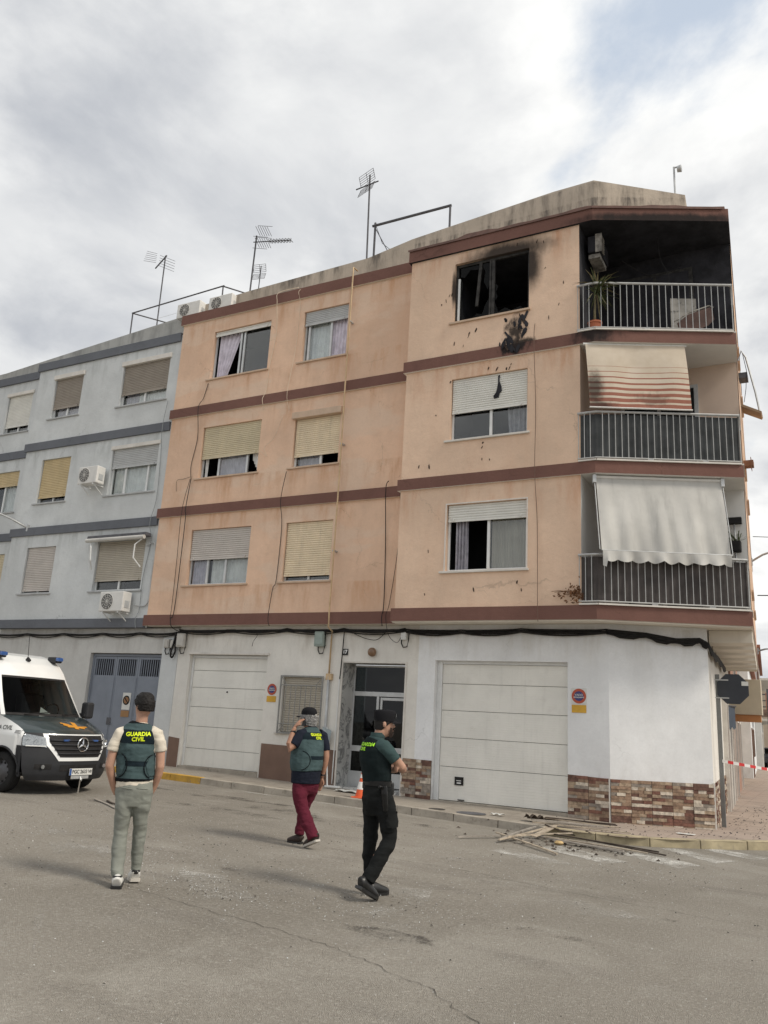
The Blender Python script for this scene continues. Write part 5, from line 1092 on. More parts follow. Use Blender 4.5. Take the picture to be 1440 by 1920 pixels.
for k, (a, b_) in enumerate(PAV):
    plank(a, b_, rs.uniform(.018, .028), .018, m_wood[(1, 0, 0, 2, 2, 1)[k]], 'wood strip lying on the pavement edge above the road debris pile', 'wood strips on the pavement edge')
plank((-10.8,10.36,zg(-10.8)+.01), (-9.83,9.87,zg(-9.83)+.01), .022, .012, m_wood[2], 'longer of two loose wood strips on the road left of the man in cream shirt', 'loose strips'); plank((-10.58,10.42,zg(-10.6)+.012), (-10.0,10.18,zg(-10)+.012), .018, .012, m_wood[1], 'shorter of two loose wood strips on the road left of the man in cream shirt', 'loose strips')
mb = MB(); mb.grid(lambda s_, v_: (-4.72+.34*s_, 14.30+.22*v_, zg(-4.6)+PAVE+.05+.08*abs(math.sin(s_*8+v_*3))*abs(math.cos(v_*5))), 12, 8); tag(mb.build('charred_sheet', m_wood[1], loc=(-4.6, 14.4, .14), smooth=True, recalc=False), 'crumpled charred sheet at the left end of the strips on the pavement', 'charred sheet')
mb = MB(); mb.lathe([(0,.0),(.05,.005),(.075,.03),(.05,.055),(0,.06)], (-3.71,12.95,zg(-3.7)), 9); tag(mb.build('rubble_chunk', M('yellow_rubble', (.50,.36,.18), .9, .2, 9), loc=(-3.71,12.95,0)), 'small yellowish rubble chunk below the debris pile', 'rubble')
def chip_pt(r_):
    x, y = r_.gauss(-3.7, .7), r_.gauss(13.1, .5); return (x, y, zg(x)) if y < 13.7 else (x, y, zg(x)+PAVE)
# broken glass and soot crumbs scattered over road and pavement
def scatter(name, label, cat, n, fn, mat, smin, smax, seed):
    rs_ = random.Random(seed); mb = MB()
    while n > 0:
        x, y, z = fn(rs_); s_ = rs_.uniform(smin, smax); a = rs_.uniform(0, 6.28); ids = []
        for k in range(3): q = a+2.1*k; ids.append(mb.p(x+s_*math.cos(q)*rs_.uniform(.5,1.2), y+s_*math.sin(q)*rs_.uniform(.5,1.2), z+.005+rs_.uniform(0,.008)))
        c = mb.p(x, y, z+.009+s_*.5)
        for k in range(3): mb.face(ids[k], ids[(k+1)%3], c)
        n -= 1
    o = mb.build(name, mat, recalc=False); o['kind'] = 'stuff'; o['label'] = label; o['category'] = cat; return o
CL = [(-7.0,8.3,1.2), (-6.2,7.2,.7), (-4.5,8.2,1.3), (-3.0,10.0,1.4), (-5.0,11.0,1.6), (-8.5,9.5,1.6), (-2.0,11.5,1.0), (-5.3,6.6,.6), (-3.7,7.0,.8), (-9.0,7.5,1.0)]
def road_pt(r_):
    if r_.random() < .7: c = r_.choice(CL); x, y = r_.gauss(c[0], c[2]*.8), r_.gauss(c[1], c[2]*.5)
    else: x, y = r_.uniform(-12, 1.5), r_.uniform(3.5, 13.5)
    return x, y, zg(x)
m_shardw = M('glass_crumbs', (.72,.74,.74), .25, .1, spec=.6)
scatter('glass_crumbs', 'crumbs of shattered glass scattered over the road', 'glass crumbs', 3000, road_pt, m_shardw, .002, .0075, 1)
def crumb_pt(r_):
    while True:
        x, y = r_.uniform(-4.6, .1), r_.uniform(14, 24)
        if y > 17.2 and x < -1.85: continue
        if x < -1.9 and y > 15.7+max(0, (x+3.6)*.4): continue
        if y < 14.2+max(0, x+2.4)*1.05 : continue
        return x, y, zg(x)+PAVE
scatter('soot_crumbs', 'black soot crumbs scattered over the corner pavement', 'soot crumbs', 420, crumb_pt, m_soot, .006, .03, 2)
scatter('wood_chips', 'splintered wood chips strewn round the debris pile', 'wood chips', 160, chip_pt, m_wood[1], .01, .05, 9)
scatter('grit', 'dark grit scattered over the road', 'grit', 700, road_pt, m_crack, .004, .016, 3)
for (x, y, r_) in ((-5.75,14.45,.28), (-6.4,14.4,.16)):
    mb = MB(); mb.face(*[mb.p(x+r_*math.cos(6.283*k/24), y+r_*.9*math.sin(6.283*k/24), zg(x)+PAVE+.006) for k in range(24)]); mb.build('manhole_cover', m_iron if r_ > .2 else m_crack, pavement, recalc=False)

# ------------------------------------------------------------------ side street beyond the corner
def side_house(label, y0, y1, off, h_, mat, roofm, wins, trim):
    ob = Vector((-1.89, 16.62))+SD*((y0-16.62)/SD.y); t = thing('town_house', label, 'house', (ob.x, ob.y, 0)); T = frame((ob.x, ob.y), R(93.2)); L = (y1-y0); dp = 9
    holes = [(a*L, b_*L, c, d_) for a, b_, c, d_ in wins]
    mb = MB(T); wall_holes(mb, 0, L, -.2, h_, holes, off, .2)
    mb.poly([(0,off,-.2),(0,off,h_),(0,off-dp,h_),(0,off-dp,-.2)]); mb.poly([(L,off,-.2),(L,off,h_),(L,off-dp,h_),(L,off-dp,-.2)]); mb.build('wall', mat, t, recalc=False)
    mb = MB(T); mb.box(-.1, L+.1, off-dp, off+.22, h_, h_+.16); mb.build('roof', roofm, t)
    for a, b_, c, d_ in holes:
        mb = MB(T); mb.box(a, b_, off-.2, off-.16, c, d_); w_ = mb.build('door' if c < .3 else 'window', m_dark, t)
        mb = MB(T); mb.box(a-.08, a, off, off+.04, c, d_+.08); mb.box(b_, b_+.08, off, off+.04, c, d_+.08); mb.box(a, b_, off, off+.038, d_, d_+.08); mb.build('trim', trim, w_)
    for zz in (3.2, 5.9):
        if zz < h_-1: mb = MB(T); mb.box(L*.25, L*.8, off, off+.75, zz, zz+.14); b0 = mb.build('balcony', trim, t); mb = MB(T); mb.box(L*.25, L*.8, off+.70, off+.74, zz+.14, zz+.95); mb.build('parapet', roofm, b0)
    return t
m_pinkb = facade_mat('pink_brown_render', (.40,.24,.18), (.2,.12,.09)); m_tanh = facade_mat('tan_render', (.52,.42,.32), (.3,.24,.18)); m_rooft = M('clay_roof', (.32,.14,.09), .8, .2, 4)
side_house('reddish-brown house next to the peach block along the side street', 26.3, 33, .05, 7.0, m_pinkb, m_brown, [(.1,.25,.1,2.3),(.45,.65,1.0,2.3),(.8,.95,.1,2.3),(.3,.5,3.6,5.4)], m_sillw)
side_house('tan two-storey house further down the side street', 33, 42, -.2, 6.2, m_tanh, m_rooft, [(.1,.25,.1,2.3),(.5,.65,1.0,2.3),(.3,.45,3.6,5.4)], m_brown)
side_house('white house far down the side street', 42, 56, .25, 5.4, m_white, m_rooft, [(.1,.2,.1,2.3),(.4,.55,1.0,2.3),(.7,.8,3.4,4.8)], m_brown)
side_house('grey house farthest along the side street', 56, 80, .6, 7.5, m_greywall, m_rooft, [(.1,.2,.1,2.3),(.4,.5,1.0,2.3),(.5,.6,3.6,5)], m_sillw)
t = thing('apartment_building', 'pale block closing the far end of the side street', 'building', (-6, 96, 0)); mb = MB(frame((-16, 96), 0)); hol = [(2+3.2*i, 3.4+3.2*i, .8+2.9*j, 2.3+2.9*j) for i in range(8) for j in range(2)]; wall_holes(mb, 0, 30, -.2, 7.5, hol, 0, .2); mb.build('wall', m_tanh, t, recalc=False)
for hq in hol: mb = MB(frame((-16, 96), 0)); mb.box(hq[0], hq[1], -.3, -.2, hq[2], hq[3]); mb.build('window', m_dark, t)
mb = MB(frame((-16, 96), 0)); mb.box(-.2, 30.2, -8, .3, 7.5, 7.75); mb.build('roof', m_rooft, t)
t = thing('sign_box', 'beige sign box jutting out over the side street pavement', 'sign', (-1.9, 23.6, 2.3)); mb = MB(); mb.box(-2.25, -1.42, 23.55, 23.9, 2.38, 3.28); mb.build('box', M('beige_panel', (.52,.45,.34), .6, .05), t, bevel=.01)
mb = MB(); mb.box(-2.2, -1.46, 23.6, 23.85, 2.20, 2.377); mb.build('orange_base', M('orange_panel', (.45,.20,.08), .6, .1), t)
t = thing('cloth_awning', 'dark blue cloth hanging below the sign box on the side street', 'awning', (-2.1, 21.5, 2.0)); mb = MB(); mb.grid(lambda s_, v_: (-2.16+.14*s_, 22.4+.6*s_, 2.55-.55*v_+.03*math.sin(s_*14)), 10, 4); mb.build('cloth', M('dark_blue_cloth', (.07,.085,.11), .9), t, smooth=True, recalc=False)
mb = MB(); mb.cyl((-2.17,22.4,2.55), (-2.0,23.0,2.55), .02, 6); mb.build('rail', m_iron, t)
t = thing('utility_pole', 'dark utility pole with crossarms far along the side street', 'utility pole', (-3.25, 60, .1)); mb = MB(); mb.cyl((-3.25,60,0), (-3.22,60,5.2), .11, 10, .08); mb.build('post', m_iron, t)
for z in (4.0, 4.4, 4.8): mb = MB(); mb.box(-3.6, -2.8, 59.95, 60.05, z, z+.07); mb.build('crossarm', m_iron, t)
t = thing('parked_car', 'dark car parked far down the side street', 'car', (-3.4, 70, 0)); P_ = [(-2.0,.35),(-2.05,.75),(-1.5,.92),(-1.0,1.42),(.5,1.45),(1.2,.98),(2.0,.85),(2.1,.4)]
mb = MB(); cpts = [(-3.4+.0, 70+a, c+.05) for a, c in P_]
A = [mb.p(-4.25, 70+a, c) for a, c in P_]; B = [mb.p(-2.55, 70+a, c) for a, c in P_]; mb.face(*A); mb.face(*B[::-1]); mb.bridge(A, B); mb.build('body', M('car_dark_paint', (.03,.035,.045), .3, .05, spec=.5, coat=.5), t, bevel=.06)
mb = MB(); mb.box(-4.1, -2.7, 68.35, 68.42, .98, 1.36); mb.build('rear_window', m_glass_d, t)
for a in (-1.3, 1.3):
    for s_ in (-4.2, -2.6): mb = MB(); mb.cyl((s_-.08,70+a,.32), (s_+.08,70+a,.32), .32, 16); mb.build('wheel', m_cable, t)

# ================================================================== POLICE VAN
VL = Vector((-11.4, 10.5, zg(-12.4)-.005)); VS = .95
van = thing('police_van', 'white high-roof police van with dark green bonnet and blue roof lights', 'van', VL)
VT = lambda q: VL + Vector((q.x, q.y, q.z))*VS
m_vw = M('van_white_paint', (.78,.79,.78), .3, .03, 1.5, spec=.5, coat=.6); m_vg = M('van_green_paint', (.014,.028,.030), .3, .1, 2, spec=.5, coat=.7); m_vb = M('bumper_plastic', (.020,.021,.024), .6, .12, 5, spec=.4)
m_tyre = M('tyre_rubber', (.016,.016,.016), .85, .2, 9); m_rim = M('steel_rim', (.10,.10,.105), .45, .1, metal=.5); m_chrome = M('chrome', (.75,.76,.77), .18, .03, metal=1); m_bluel = M('blue_lamp', (.03,.09,.28), .15, .1, spec=.6, coat=.5); m_lens = M('headlamp_reflector', (.34,.36,.37), .15, .25, 40, metal=.6, coat=.8); m_vglass = glass_mat('windscreen_glass', (.46,.50,.49), 1.16)
m_cabin = M('cabin_dark', (.02,.02,.022), .7, .2)
FR = [(-.06,.24,.86,.30), (-.015,.34,.93,.34), (0,.48,.965,.37), (-.005,.62,.975,.38), (-.03,.80,.98,.40), (-.08,.95,.955,.40), (-.12,1.04,.90,.38)]
HD = [(-.12,1.04,.90,.38), (-.20,1.09,.905,.36), (-.35,1.15,.915,.33), (-.60,1.235,.93,.30), (-.92,1.315,.94,.26)]
WS = [(-.93,1.32,.92,.25), (-1.12,1.55,.885,.21), (-1.32,1.82,.835,.17), (-1.47,2.03,.79,.14)]
RF = [(-1.47,2.03,.79,.14), (-1.56,2.15,.785,.13), (-1.70,2.28,.77,.11), (-1.95,2.42,.755,.07), (-2.4,2.50,.745,.02), (-4.0,2.53,.745,0), (-5.7,2.51,.74,0)]
def prof(rows, f):
    f *= len(rows)-1; i = min(int(f), len(rows)-2); return lerp(rows[i], rows[i+1], f-i)
def surf(rows, f, t_, off=0):
    x, z, w_, b_ = prof(rows, f); return Vector((x - b_*abs(t_)**2.6 + off, w_*t_, z))
def patch(name, rows, f0, f1, t0, t1, mat, nu=12, nv=24, off=(0,0), parent=None, fn=None, **k):
    mb = MB(VT); mb.grid(lambda a, b_: (lambda p_: Vector((p_.x+off[0], p_.y, p_.z+off[1])))(surf(rows, f0+(f1-f0)*a, (t0+(t1-t0)*b_) if not fn else fn(a, b_))), nu, nv); return mb.build(name, mat, parent or van, smooth=True, recalc=False, **k)
fz = lambda z: next((i+(z-FR[i][1])/(FR[i+1][1]-FR[i][1]))/(len(FR)-1) for i in range(len(FR)-1) if FR[i][1] <= z <= FR[i+1][1]+1e-6)
bump_ = patch('bumper', FR, 0, fz(.80), -1, 1, m_vb, 14, 40)
patch('front_panel', FR, fz(.80), 1, -1, 1, m_vb, 6, 40)
hood = patch('bonnet', HD, 0, 1, -1, 1, m_vg, 16, 30)
patch('windscreen', WS, 0.03, .97, -.93, .93, m_vglass, 12, 24)
for s_ in (-1, 1): patch('a_pillar', WS, 0, 1, s_*.93, s_*1.0, m_vw, 12, 4)
patch('windscreen_surround', WS, .94, 1, -.93, .93, m_cable, 2, 24, off=(.003,.002)); patch('windscreen_surround', WS, 0, .06, -.93, .93, m_cable, 2, 24, off=(.003,.002))
patch('roof', RF, 0, 1, -1, 1, m_vw, 40, 24)
EDGE = [(x-b_, w_, z) for x, z, w_, b_ in FR[4:] + HD[1:] + WS[1:] + RF[1:]]
def edge(x):
    for a, b_ in zip(EDGE[:-1], EDGE[1:]):
        if b_[0] <= x <= a[0]: f = (a[0]-x)/(a[0]-b_[0]+1e-9); return lerp(a, b_, f)
    return EDGE[-1] if x < EDGE[-1][0] else EDGE[0]
AX = (-.92, -4.55); WR = .345
def zlow(x):
    z = .30
    for a in AX:
        if abs(x-a) < .44: z = max(z, .33+math.sqrt(max(0, .44**2-(x-a)**2)))
    return z
def side_pt(x, z, s_):
    e = edge(x); zt = e[2]; belt = min(1.0, zt-.02)
    if z <= belt: y = .955+.03*min(1, max(0, (z-.3)/.5)); y = min(y, y) - max(0, (x+.55)*.25) ; y = y if zt > 1.1 else min(y, max(e[1], y-.02))
    else:
        f = (z-belt)/max(.01, zt-belt); y0 = .985-max(0, (x+.55)*.25); y = y0+(e[1]-y0)*f**1.15
    return Vector((x, s_*y, z))
XC = [-.44-.02*i for i in range(8)] + [-.60-.04*i for i in range(30)] + [-1.8-.12*i for i in range(16)] + [-3.72-.04*i for i in range(40)] + [-5.4, -5.55, -5.7]
for s_ in (-1, 1):
    mb = MB(VT); prev = None
    for x in XC:
        zl_, zt = zlow(x), edge(x)[2]; zl_ = min(zl_, zt-.01); ids = [mb.p(side_pt(x, zl_+(zt-zl_)*k/14, s_)) for k in range(15)]
        if prev:
            for k in range(14): mb.face(prev[k], ids[k], ids[k+1], prev[k+1])
        prev = ids
    sp_ = mb.build('side_panel', m_vw, van, smooth=True, recalc=False)
    # wheel-arch lips and lower trim
    mb = MB(VT)
    for a in AX: mb.tube([side_pt(a+.45*math.cos(q), .33+.45*math.sin(q), s_)+Vector((0, s_*.005, 0)) for q in [math.pi*k/20 for k in range(21)] if zlow(a) > 0], .02, 6)
    mb.build('arch_trim', m_vb, van, smooth=True)
    mb = MB(VT); mb.grid(lambda f, g_: side_pt(-1.40-2.68*f, .30+.22*g_, s_)+Vector((0, s_*.006, 0)), 10, 2); mb.build('sill_trim', m_vb, van, recalc=False)
    # cab side window, mirror, door handle
    def sw(f, g_):
        x = -1.30-.92*f; z0 = 1.30; z1 = min(edge(x)[2]-.10, 1.95); return side_pt(x, z0+(z1-z0)*g_, s_)+Vector((0, s_*.008, 0))
    mb = MB(VT); mb.grid(sw, 16, 6); mb.build('side_window', m_vglass2 if 'm_vglass2' in globals() else m_cable, van, smooth=True, recalc=False)
    mb = MB(VT); mb.box(-1.34, -1.18, s_*1.02-.02, s_*1.02+.02, 1.34, 1.40); mm = mb.build('mirror', m_vb, van); mb = MB(VT); mb.box(-1.33, -1.14, min(s_*1.03, s_*1.22), max(s_*1.03, s_*1.22), 1.30, 1.62); mb.build('mirror_housing', m_vb, mm, bevel=.04)
    mb = MB(VT); mb.box(-2.20, -2.02, min(s_*.985, s_*1.01), max(s_*.985, s_*1.01), 1.08, 1.12); mb.build('door_handle', m_vb, van, bevel=.01)
    mb = MB(VT)
    for xx in (-1.28, -2.30): mb.tube([side_pt(xx, z, s_)+Vector((0, s_*.002, 0)) for z in (.5,.8,1.0,1.2)], .004, 4)
    mb.build('door_gap', m_cable, van)
    mb = MB(VT); mb.grid(lambda f, g_: (lambda x: side_pt(x, zlow(x)+(.82-zlow(x))*g_, s_)+Vector((.004, s_*.008, 0)))(-.435-.135*f), 6, 4); mb.build('bumper_corner', m_vb, van, smooth=True, recalc=False)
    for a in AX:
        wh = bpy.data.objects.new('wheel', None); COL.objects.link(wh); wh.parent = van; wh.location = (0,0,0); ROOT[wh] = VL
        y0, y1 = (s_*.74, s_*.95)
        mb = MB(VT); mb.lathe([(.20,y0),(.31,y0),(.34,y0+(y1-y0)*.12),(.345,(y0+y1)/2),(.34,y0+(y1-y0)*.88),(.31,y1),(.225,y1),(.21,y1-.02*s_)], (a, 0, .345), 36, 'y'); mb.build('tyre', m_tyre, wh, smooth=50)
        mb = MB(VT); mb.lathe([(.215,y1-.02*s_),(.20,y1-.06*s_),(.13,y1-.045*s_),(.10,y1-.015*s_),(.05,y1-.01*s_),(.0,y1-.01*s_)], (a, 0, .345), 30, 'y'); mb.build('rim', m_rim, wh, smooth=50)
        for k in range(10): q = 6.283*k/10; mb = MB(VT); c = Vector((a+.165*math.cos(q), y1-.05*s_, .345+.165*math.sin(q))); mb.cyl(c, c+Vector((0, s_*.012, 0)), .02, 8); mb.build('rim_hole', m_cable, wh)
mb = MB(VT); mb.box(-5.7, -5.66, -.95, .95, .35, 2.45); mb.build('rear_doors', m_vw, van, bevel=.03)
mb = MB(VT); mb.box(-5.6, -.5, -.85, .85, .30, .36); mb.build('underbody', m_cable, van)
mb = MB(VT); mb.box(-1.4, -.45, -.72, .72, .36, .95); mb.build('engine_bay', m_cable, van)
# grille with white surround, bars and star
def front(z, y, off): # point on the nose at height z, lateral y
    f = fz(z); x, zz, w_, b_ = prof(FR, f); t_ = max(-1, min(1, y/w_)); return Vector((x-b_*abs(t_)**2.6+off, y, z))
def nose_patch(name, outline, mat, off, thick=0, n=14, parent=None):
    # outline: function z in [0,1] -> (z, half width)
    mb = MB(VT); mb.grid(lambda a, b_: front(outline(a)[0], outline(a)[1]*(2*b_-1), off), n, 24); return mb.build(name, mat, parent or van, smooth=True, recalc=False)
gs = nose_patch('grille_surround', lambda a: (.575+.46*a, (.46+.22*min(1, a*1.6)) if a < 1 else .68), m_vw, .012)
gb = nose_patch('grille', lambda a: (.64+.375*a, .44+.17*min(1, a*1.5)), m_cable, .020)
for zz in (.70, .775, .85, .925): mb = MB(VT); hw = .45+.16*min(1, (zz-.64)/.25); mb.tube([front(zz, y*hw/8, .030) for y in range(-8, 9)], .017, 6); mb.build('grille_bar', m_vb, gb, smooth=True)
mb = MB(VT); cz = .86
pr = [front(cz, 0, .055)+Vector((0, .118*math.cos(6.283*k/32), .118*math.sin(6.283*k/32))) for k in range(33)]; mb.tube(pr, .011, 6, cap=False)
c0 = front(cz, 0, .055)
for k in range(3):
    a = R(90+120*k); tip = c0+Vector((0, .112*math.cos(a), .112*math.sin(a))); sd = Vector((0, -math.sin(a), math.cos(a)))*.024; i = [mb.p(c0+Vector((.014,0,0))), mb.p(c0+sd+Vector((0,.03*math.cos(a),.03*math.sin(a)))), mb.p(tip), mb.p(c0-sd+Vector((0,.03*math.cos(a),.03*math.sin(a))))]; mb.face(i[0], i[1], i[2]); mb.face(i[0], i[2], i[3])
mb.build('star_emblem', m_chrome, van, smooth=30)
mb = MB(VT); mb.face(*[mb.p(front(cz, 0, .040)+Vector((0, .115*math.cos(6.283*k/24), .115*math.sin(6.283*k/24)))) for k in range(24)]); mb.build('emblem_backing', m_cable, van, recalc=False)
for y in (-.33, .33): mb = MB(VT); c = front(.93, y, .04); mb.box(c.x-.01, c.x+.012, y-.065, y+.065, .915, .945); mb.build('grille_light', m_bluel, van)
# headlamps
for s_ in (-1, 1):
    def hl(a, b_):
        y = s_*(.66+.31*b_); zlo = .80+.02*b_; zhi = .99-.02*(1-b_)+.045*b_; z = zlo+(zhi-zlo)*a; p_ = front(z, min(abs(y), prof(FR, fz(z))[2]*.999)*s_, .018); return p_
    mb = MB(VT); mb.grid(hl, 8, 14); hlo = mb.build('headlamp', m_lens, van, smooth=True, recalc=False)
    mb = MB(VT); c = front(.89, s_*.80, .012); mb.lathe([(.0,-.012),(.035,-.006),(.045,.008)], (c.x, c.y, c.z), 16, 'x'); mb.build('lamp_bowl', m_chrome, hlo, smooth=True)
    mb = MB(VT); c = front(.90, s_*.90, .016); mb.lathe([(.0,-.012),(.028,-.006),(.036,.008)], (c.x, c.y, c.z), 14, 'x'); mb.build('lamp_bowl', m_chrome, hlo, smooth=True)
    mb = MB(VT); mb.tube([front(.82, s_*(.68+.26*k/8), .028) for k in range(9)], .010, 5); mb.build('lamp_strip', m_whitefr, hlo)
    mb = MB(VT); mb.grid(lambda a, b_: front(.43+.09*a, s_*(.56+.25*b_), .006), 4, 8); fo = mb.build('fog_recess', m_cable, bump_, recalc=False)
    mb = MB(VT); c = front(.475, s_*.70, .012); mb.cyl(c, c+Vector((.015,0,0)), .035, 12); mb.build('fog_lamp', m_lens, van)
mb = MB(VT); mb.grid(lambda a, b_: front(.40+.11*a, -.42+.84*b_, .006), 3, 12); mb.build('lower_intake', m_cable, bump_, recalc=False)
# plate
mb = MB(VT); mb.box(.035, .047, -.26, .26, .335, .45); pl = mb.build('number_plate', m_signw, van, bevel=.004)
mb = MB(VT); mb.box(.047, .049, -.26, -.215, .337, .448); mb.build('plate_blue_strip', m_bluel, pl)
put_text('plate_lettering', 'PGC 2633 W', .088, lambda v: VT(Vector((.050, v.x+.025, .3925+v.y))), m_cable, pl, .0015, space=.92)
mb = MB(VT); mb.box(.02, .034, -.20, .20, .27, .33); mb.build('winch_plate', m_steel, van, bevel=.004); mb = MB(VT); mb.tube([(.045,0,.31),(.06,.0,.26),(.055,.03,.235),(.05,.035,.265),(.045,.0,.29)], .012, 6); mb.build('tow_hook', m_whitefr, van, smooth=True); mb = MB(VT); mb.tube([(.05,.0,.25),(.045,.0,.13),(.05,-.01,.03)], .012, 5); mb.build('tow_strap', M('grey_strap', (.25,.23,.20), .9), van)
# bonnet emblem: crossed sword and fasces, and lines
m_or = M('emblem_orange', (.62,.27,.03), .5, .08)
def hood_pt(u_, v_): # u_ along van x (0 at lip,1 at cowl), v_ lateral
    return surf(HD, u_, v_)+Vector((.002, 0, .006))
def hood_strip(a, b_, w0, w1, nm): 
    mb = MB(VT); a, b_ = Vector(a), Vector(b_); d_ = (b_-a); n_ = Vector((-d_.y, d_.x)).normalized(); mb.grid(lambda s_, q: hood_pt(*(a+d_*s_+n_*(w0+(w1-w0)*s_)*(q-.5)*2)), 16, 2); return mb.build(nm, m_or, hood, recalc=False)
hood_strip((.50,-.10), (.50,.42), .03, .03, 'emblem_sword'); hood_strip((.36,.06), (.72,.20), .05, .05, 'emblem_guard'); hood_strip((.62,-.12), (.40,.30), .06, .035, 'emblem_fasces'); hood_strip((.68,-.14), (.60,.02), .03, .03, 'emblem_axe')
# cab interior
mb = MB(VT); mb.box(-1.45, -1.0, -.85, .85, 1.10, 1.30); mb.build('dashboard', m_cabin, van, bevel=.03)
for y in (-.45, .45): mb = MB(VT); mb.box(-2.25, -2.05, y-.27, y+.27, 1.0, 1.72); mb.box(-2.2, -2.06, y-.13, y+.13, 1.74, 1.92); mb.build('seat', m_cabin, van, bevel=.04)
mb = MB(VT); mb.box(-2.5, -2.42, -.9, .9, .8, 2.2); mb.build('bulkhead', m_cabin, van); mb = MB(VT); mb.tube([(-1.52+.06*math.sin(q), .45+.19*math.cos(q), 1.38+.17*math.sin(q)) for q in [6.283*k/20 for k in range(21)]], .014, 6, cap=False); mb.build('steering_wheel', m_cable, van)
mb = MB(VT); mb.poly([(-1.06,-.18,1.31), (-1.06,.14,1.33), (-1.22,-.04,1.48)]); mb.build('dash_paper', m_signw, van, recalc=False)
mb = MB(VT); mb.poly([(-1.9,-.80,1.32), (-1.9,-.72,1.9), (-1.6,-.78,1.9), (-1.45,-.84,1.32)]); mb.build('sun_curtain', m_curt, van, recalc=False)
for y in (-.55, .25): mb = MB(VT); p0 = surf(WS, .02, y/.9)+Vector((.02,0,.01)); p1 = surf(WS, .07, (y+.52)/.93)+Vector((.02,0,.02)); mb.tube([p0, p1], .010, 5); mb.build('wiper', m_cable, van)
# roof lamps, antennas, fender lettering
for s_ in (-1, 1): mb = MB(VT); mb.box(-1.98, -1.74, s_*.66-.09, s_*.66+.09, 2.36, 2.475); lm_ = mb.build('roof_lamp', m_vb, van, bevel=.02); mb = MB(VT); mb.box(-1.93, -1.70, s_*.66-.08, s_*.66+.08, 2.395, 2.465); mb.build('blue_lens', m_bluel, lm_, bevel=.015)
mb = MB(VT); c = surf(RF, .40, -.05); mb.tube([c+Vector((.06,0,.01)), c+Vector((0,0,.05)), c+Vector((-.05,0,.01))], [.03,.035,.02], 8); mb.tube([c+Vector((0,0,.04)), c+Vector((-.06,0,.50))], .006, 5); mb.build('roof_antenna', m_cable, van)
mb = MB(VT); mb.tube([(-3.2,.2,2.5), (-3.25,.2,2.95)], .006, 5); mb.build('whip_antenna', m_cable, van)
put_text('side_lettering', 'GUARDIA CIVIL', .105, lambda v: VT(side_pt(-1.12+v.x, 1.10+v.y, -1)+Vector((0,-.006,0))), m_cable, van, .001)
for k in range(3): mb = MB(VT); mb.grid(lambda a, b_: side_pt(-.66+.13*a, 1.02+.02*k+.008*b_, -1)+Vector((0,-.006,0)), 3, 1); mb.build('side_line', m_cable, van, recalc=False)
# ================================================================== PEOPLE
m_skin = M('skin', (.44, .255, .18), .55, .10, 14, .06, 90, spec=.35); m_skin2 = M('skin_tanned', (.36, .19, .125), .55, .12, 14, .06, 90, spec=.35)
def cloth(name, col, var=.10, fold=.5, sc=7, rough=.9):
    m, g, b = newmat(name); p = g.n.new('ShaderNodeTexCoord').outputs['Object']
    g.put(b.inputs['Base Color'], g.mix(g.smooth(g.noise(p, 5, 5, .6), .3, .7), tuple(q*(1-var) for q in col), tuple(q*(1+var) for q in col)))
    b.inputs['Roughness'].default_value = rough; b.inputs['Specular IOR Level'].default_value = .15
    h_ = g.math('ADD', g.math('MULTIPLY', g.noise(g.vmath('MULTIPLY', p, (.8, .8, 1.7)), sc, 2.5, .45, .35), 1.0), g.math('MULTIPLY', g.noise(p, 300, 2, .6), .05))
    g.put(b.inputs['Normal'], g.bump(h_, min(1, fold), .035)); return m
m_tee = cloth('cream_tshirt', (.66,.60,.50)); m_vest = cloth('teal_vest', (.060,.094,.098), .12, .7, 6); m_vestd = cloth('dark_green_vest', (.009,.015,.016), .15, .5, 6); m_navy = cloth('navy_band', (.010,.018,.024)); m_piping = cloth('black_piping', (.006,.008,.010))
m_khaki = cloth('sage_trousers', (.235,.245,.215), .08, .8, 6); m_burg = cloth('burgundy_trousers', (.105,.016,.030), .12, .8, 7); m_black = cloth('black_trousers', (.012,.013,.013), .15, .8, 7); m_navyshirt = cloth('navy_shirt', (.014,.017,.028)); m_tealshirt = cloth('teal_shirt', (.046,.078,.078))
m_neon = M('neon_yellow_print', (.72,.86,.02), .6, .04); m_neong = M('neon_green_print', (.42,.86,.04), .6, .04)
m_hair = M('dark_hair', (.012,.010,.009), .6, .4, 60, .6, 120); m_hairg = M('grey_hair', (.27,.265,.26), .7, .6, 55, .8, 120); m_beard = M('dark_beard', (.035,.022,.017), .8, .4, 60, .5, 140)
m_shoe_w = M('white_trainer', (.66,.65,.61), .6, .1, 14); m_shoe_k = M('black_shoe', (.014,.014,.014), .4, .2, 14, spec=.5); m_shoe_b = M('brown_black_trainer', (.035,.024,.02), .6, .4, 14); m_sole_w = M('white_sole', (.50,.47,.42), .7)
m_capk = cloth('black_cap', (.012,.012,.014), .2, .2); m_watch = M('watch_black', (.012,.012,.012), .3)
